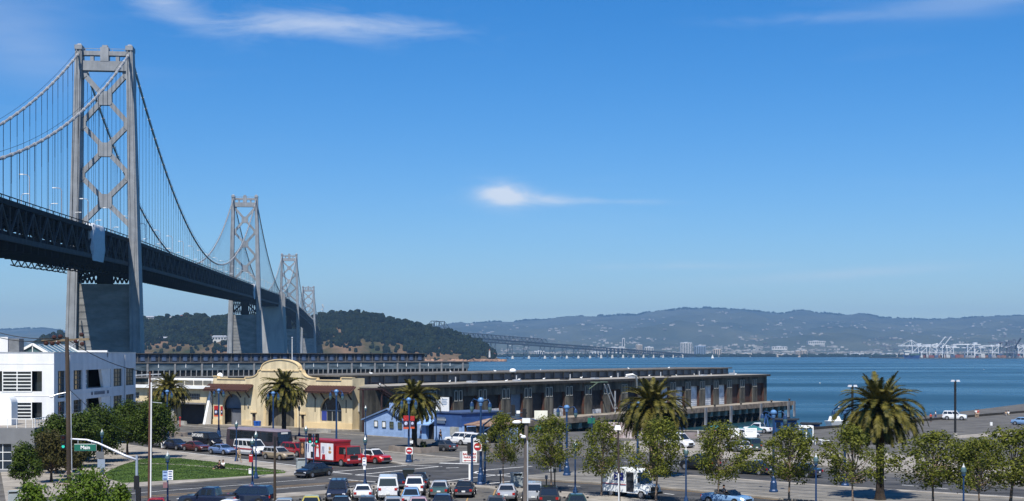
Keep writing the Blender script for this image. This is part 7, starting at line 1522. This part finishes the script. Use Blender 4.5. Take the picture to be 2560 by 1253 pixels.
# ------------------------------------------------------------------ palms
frond_g = leaf_mat('palm_frond', (.022, .028, .005), (.17, .145, .032), .18); frond_b = mat('dead_frond', (.11, .07, .03), .9, .3, 3); orange = mat('date_orange', (.40, .10, .015), .7, .3, 6)
def frond(seed, e0, droop, Ln=3.7, m=None, nl=66, w=.085, ll=.58):
    rd = random.Random(seed); pts = [Vector((.15, 0, 0))]; n = 14
    for i in range(n):
        s = (i + .5) / n; e = e0 - droop * s ** 1.25; pts.append(pts[-1] + Vector((math.cos(e), 0, math.sin(e))) * Ln / n)
    R_ = MB(); R_.path(pts, .06, 4, .015)
    vs = []; fs = []
    for i in range(nl):
        s = .12 + .88 * i / (nl - 1); f = s * n; k = min(n - 1, int(f)); p = pts[k].lerp(pts[k + 1], f - k); d = (pts[k + 1] - pts[k]).normalized(); up = d.cross(Vector((0, 1, 0))) * -1; up = Vector((-d.z, 0, d.x))
        l = ll * (math.sin(pi * min(1, .12 + s * .85)) ** .6) * rd.uniform(.85, 1.1)
        for sd in (-1, 1):
            dirn = (Vector((0, sd, 0)) * .72 + d * .75 + up * rd.uniform(.0, .35)).normalized(); tip = p + dirn * l + Vector((0, 0, -.10 * l)); wv = d * w / 2; k2 = len(vs)
            vs += [p - wv, p + wv, tip + wv * .2, tip - wv * .2]; fs.append((k2, k2 + 1, k2 + 2, k2 + 3))
    R_.add(vs, fs); return R_.mesh('frond', m or frond_g)
FR = {}
for lv, (e, dr, cnt, L_) in enumerate(((82, 40, 9, 3.2), (66, 85, 16, 3.7), (50, 106, 20, 3.9), (34, 114, 22, 4.0), (16, 102, 22, 3.9), (-4, 82, 20, 3.7), (-26, 58, 17, 3.4))):
    FR[lv] = ([frond(lv * 10 + k, math.radians(e), math.radians(dr * (1 + .12 * (k - 1))), L_) for k in range(3)], cnt)
FD = [frond(90 + k, math.radians(-58), math.radians(28), 2.3, frond_b, 26) for k in range(2)]
trunk_p = mat('palm_trunk', (.028, .020, .015), .95, .45, 2.5, .6, stretch=(1, 1, .6)); boss = mat('palm_boss', (.13, .09, .04), .9, .4, 3, .4)
def palm(px, d, zc, R_, label, seed, fruit=False, zb=ZS):
    t = thing('palm_tree', label, 'palm', (PX(px, d), d, zb), 0, 'date palms along the boulevard'); H = zc - zb; rd = random.Random(seed)
    rings = [(.62, 0), (.50, .25), (.40, .7)] + [(.36 + .02 * math.sin(k * 2.1), .7 + (H - 1.7) * k / 14) for k in range(1, 15)] + [(.44, H - .8)]
    part('trunk', MB().lathe(rings, 12), trunk_p, t); part('boss', MB().lathe([(.44, H - .9), (.60, H - .5), (.58, H - .1), (.3, H + .25)], 12), boss, t); s = R_ / 3.9 / .80
    for lv, (ms, cnt) in FR.items():
        for k in range(cnt):
            o = part('frond', ms[rd.randrange(3)], None, t, (0, 0, H - .02 * lv), 2 * pi * (k + .37 * lv) / cnt + rd.uniform(-.13, .13)); q = s * rd.uniform(.88, 1.08); o.scale = (q, q, q); o.rotation_euler[0] = rd.uniform(-.12, .12)
    for k in range(9): o = part('dead_frond', FD[k % 2], None, t, (0, 0, H - .35), 2 * pi * k / 9 + rd.uniform(-.2, .2)); o.scale = (s, s, s)
    if fruit:
        for a, z in ((-1.2, -.3), (-1.8, -.9), (-2.6, .1)): part('fruit_cluster', MB().ball((.85 * math.cos(a), .85 * math.sin(a), H + z), .32, 1, 1, 1.1, 8, 6, .15, rd), orange, t, label='bright orange date cluster')
palm(422, 222, ZH(978, 222), 3.2, 'palm with orange fruit clusters, leftmost of the palms', 1, True)
palm(710, 214, ZH(976, 214), 3.45, 'palm standing before the gate of the mission hall', 2)
palm(1036, 185, ZH(1003, 185), 3.2, 'palm in the planter before the blue restaurant', 3)
palm(1632, 146, ZH(1022, 146), 3.55, 'palm rising behind the mail van', 4)
palm(2200, 123.6, ZH(1030, 123.6), 3.6, 'large palm with a flared trunk right of centre, tallest in the photo', 5)

# ================================================================== people
def skin_mesh(name, verts, edges, radii, m, root=0, sub=1):
    me = bpy.data.meshes.new(name); me.from_pydata(verts, edges, []); ob = bpy.data.objects.new('tmp', me); COL.objects.link(ob)
    md = ob.modifiers.new('s', 'SKIN'); md.use_smooth_shade = True; sv = me.skin_vertices[0].data
    for i, r in enumerate(radii): sv[i].radius = (r, r) if not isinstance(r, tuple) else r; sv[i].use_root = (i == root)
    sb = ob.modifiers.new('b', 'SUBSURF'); sb.levels = sub; sb.render_levels = sub
    dg = bpy.context.evaluated_depsgraph_get(); out_ = bpy.data.meshes.new_from_object(ob.evaluated_get(dg)); bpy.data.objects.remove(ob); out_.name = name
    out_.materials.clear(); out_.materials.append(m); return out_
skin_m = mat('skin', (.36, .20, .13), .6, .05, 4); hair_m = mat('hair', (.03, .018, .012), .8, .2, 6)
POSE = {}
def pose(kind):
    if kind in POSE: return POSE[kind]
    if kind == 'walk': hipz, kn, ft, el, hd = .93, ((-.10, .16, .50), (.10, -.10, .49)), ((-.10, .34, .09), (.10, -.34, .13)), ((-.25, -.14, 1.14), (.25, .16, 1.14)), ((-.24, .02, .92), (.24, .38, .98))
    elif kind == 'stand': hipz, kn, ft, el, hd = .93, ((-.11, .03, .50), (.11, .03, .50)), ((-.12, 0, .08), (.12, 0, .08)), ((-.27, -.04, 1.14), (.27, -.04, 1.14)), ((-.26, .06, .88), (.26, .10, .90))
    else: hipz, kn, ft, el, hd = .16, ((-.14, .40, .46), (.14, .40, .46)), ((-.13, .66, .08), (.13, .66, .08)), ((-.25, .10, .42), (.25, .10, .42)), ((-.15, .32, .34), (.15, .32, .34))
    v = [(0, 0, hipz), (0, 0, hipz + .22), (0, .0, hipz + .42), (0, .0, hipz + .55), (0, .02, hipz + .66), (0, .03, hipz + .76)]; r = [.135, .12, .145, .06, .085, .10]; e = [(0, 1), (1, 2), (2, 3), (3, 4), (4, 5)]
    for s in (0, 1):
        sg_ = -1 if s == 0 else 1; i = len(v); dz_ = hipz - .93 if kind != 'sit' else 0
        v += [(sg_ * .10, 0, hipz - .04), kn[s], ft[s], (ft[s][0], ft[s][1] + .16, max(.04, ft[s][2] - .04))]; r += [.095, .062, .042, .035]; e += [(0, i), (i, i + 1), (i + 1, i + 2), (i + 2, i + 3)]
        j = len(v); v += [(sg_ * .19, 0, hipz + .48), el[s], hd[s]]; r += [.058, .040, .026]; e += [(2, j), (j, j + 1), (j + 1, j + 2)]
        h = Vector(hd[s]); dn = (h - Vector(el[s])).normalized()
        pm_ = len(v); v.append(tuple(h + dn * .06)); r.append(.03); e.append((j + 2, pm_))
        for q, (o_, l) in enumerate(((-.030, .075), (-.010, .09), (.012, .085), (.032, .065))):
            a = len(v); v += [tuple(h + dn * .10 + Vector((0, o_, 0))), tuple(h + dn * (.10 + l) + Vector((-sg_ * .02, o_, 0)))]; r += [.009, .008]; e += [(pm_, a), (a, a + 1)]
        a = len(v); v += [tuple(h + dn * .05 + Vector((0, .045, 0))), tuple(h + dn * .10 + Vector((0, .06, 0)))]; r += [.010, .009]; e += [(pm_, a), (a, a + 1)]
    body = skin_mesh('body', v, e, r, skin_m)
    sv_ = [v[0], v[1], v[2], v[3]]; sr = [.15, .14, .165, .08]; se = [(0, 1), (1, 2), (2, 3)]
    for s in (0, 1):
        sg_ = -1 if s == 0 else 1; a = len(sv_); m_ = Vector((sg_ * .19, 0, hipz + .48)).lerp(Vector(el[s]), .75); sv_ += [(sg_ * .19, 0, hipz + .48), tuple(m_)]; sr += [.075, .062]; se += [(2, a), (a, a + 1)]
    tv = [v[0]]; trr = [.155]; te = []
    for s in (0, 1):
        sg_ = -1 if s == 0 else 1; a = len(tv); an_ = Vector(kn[s]).lerp(Vector(ft[s]), .9); tv += [(sg_ * .10, 0, hipz - .04), kn[s], tuple(an_)]; trr += [.11, .08, .06]; te += [(0, a), (a, a + 1), (a + 1, a + 2)]
    hz_ = hipz + .72
    hair = MB().ball((0, .005, hz_ + .07), .108, .95, 1.05, .85, 10, 7); face = MB().ball((0, .135, hz_), .016, 1, 1.2, 1.5, 6, 4).ball((-.035, .115, hz_ + .03), .011, 1, 1, .8, 6, 4).ball((.035, .115, hz_ + .03), .011, 1, 1, .8, 6, 4).box(-.025, .025, .115, .125, hz_ - .05, hz_ - .042).ball((-.10, .02, hz_), .02, .5, 1, 1.4, 6, 4).ball((.10, .02, hz_), .02, .5, 1, 1.4, 6, 4)
    POSE[kind] = (body, (sv_, se, sr), (tv, te, trr), hair, face); return POSE[kind]
CM = {}
def cloth_mesh(kind, which, col):
    key = (kind, which, col)
    if key not in CM:
        p_ = pose(kind)[1 if which == 'shirt' else 2]; CM[key] = skin_mesh(which, p_[0], p_[1], p_[2], mat('cloth_' + col, dict(white=(.72, .72, .7), red=(.45, .05, .04), black=(.015, .015, .017), blue=(.06, .10, .22), tan=(.38, .28, .19), grey=(.2, .2, .21), khaki=(.25, .2, .12))[col], .85, .08, 5))
    return CM[key]
def person(kind, px, py, yaw, shirt, trousers, label, z=None, at=None):
    g = at or G(px, py); 
    if z is not None: g = Vector((g.x, g.y, z))
    t = thing('person', label, 'person', g, yaw); b, _, _, hr, fc = pose(kind)
    bo = part('body', b, None, t); part('shirt', cloth_mesh(kind, 'shirt', shirt), None, t); part('trousers', cloth_mesh(kind, 'trousers', trousers), None, t); part('hair', hr, hair_m, t, smooth=True); part('face', fc, skin_m, t)
person('walk', 597, 1159, EANG - pi / 2, 'tan', 'khaki', 'person in a tan top walking along the pavement beside the white van', ZS + .13)
person('stand', 406, 1124, 1.0, 'white', 'white', 'person all in white standing at the corner under the dark tree', ZS + .02)
person('sit', 558, 1176, 2.6, 'white', 'black', 'person in a white shirt sitting on the lawn, right one of the pair', ZS + .17); person('sit', 549, 1177, 2.2, 'black', 'black', 'person in black sitting on the lawn, left one of the pair', ZS + .17)
person('walk', 1101, 1104, EANG - pi / 2, 'black', 'black', 'person in dark clothes by the deep blue annex wall')
person('stand', 1303, 1110, .5, 'white', 'blue', 'person in white and blue near the shore end of the pier'); person('walk', 1876, 1146, 2.0, 'white', 'white', 'person in white walking on the promenade behind the sixth street tree', ZS + .09)
person('stand', 1790, 1101, 3.0, 'red', 'grey', 'person in red near the teal parasols')
person('stand', 2327, 1056, .4, 'red', 'black', 'person in red on the far pier edge left of the white suv'); person('walk', 2339, 1050, 1.0, 'white', 'blue', 'person in white on the far pier edge nearest the white suv')
person('stand', 2440, 1045, .2, 'white', 'tan', 'white topped person on the far pier, left of the pair beyond the suv'); person('stand', 2445, 1045, 2.8, 'red', 'tan', 'person in a reddish top on the far pier, right of the pair beyond the suv')
person('sit', 2515, 1039, .2, 'tan', 'grey', 'person sitting on the far pier kerb near the right edge, left one'); person('sit', 2521, 1038, .2, 'white', 'khaki', 'person sitting on the far pier kerb near the right edge, right one')
cv = conv.location; Fw = Vector((math.cos(EW), math.sin(EW), 0)); Lf = Vector((-Fw.y, Fw.x, 0)); person('sit', 0, 0, EW - pi / 2, 'grey', 'black', 'person driving the light blue convertible', None, cv + Fw * -.62 + Lf * .36 + Vector((0, 0, .62)))
# ================================================================== haze
hz = MB().box(-12400, 12400, -290, 19500, -4, 640)
ho = part('haze', hz, None); ho['kind'] = 'stuff'; tag(ho, 'thin blue haze hanging over the bay and far hills', 'haze')
hm = bpy.data.materials.new('haze'); hm.use_nodes = True; nt = hm.node_tree; nt.nodes.clear()
pv = nt.nodes.new('ShaderNodeVolumePrincipled'); pv.inputs['Color'].default_value = (.37, .66, 1.0, 1); pv.inputs['Density'].default_value = 5.4e-5
pv.inputs['Anisotropy'].default_value = .2
out = nt.nodes.new('ShaderNodeOutputMaterial'); nt.links.new(pv.outputs[0], out.inputs['Volume']); ho.data.materials.append(hm)
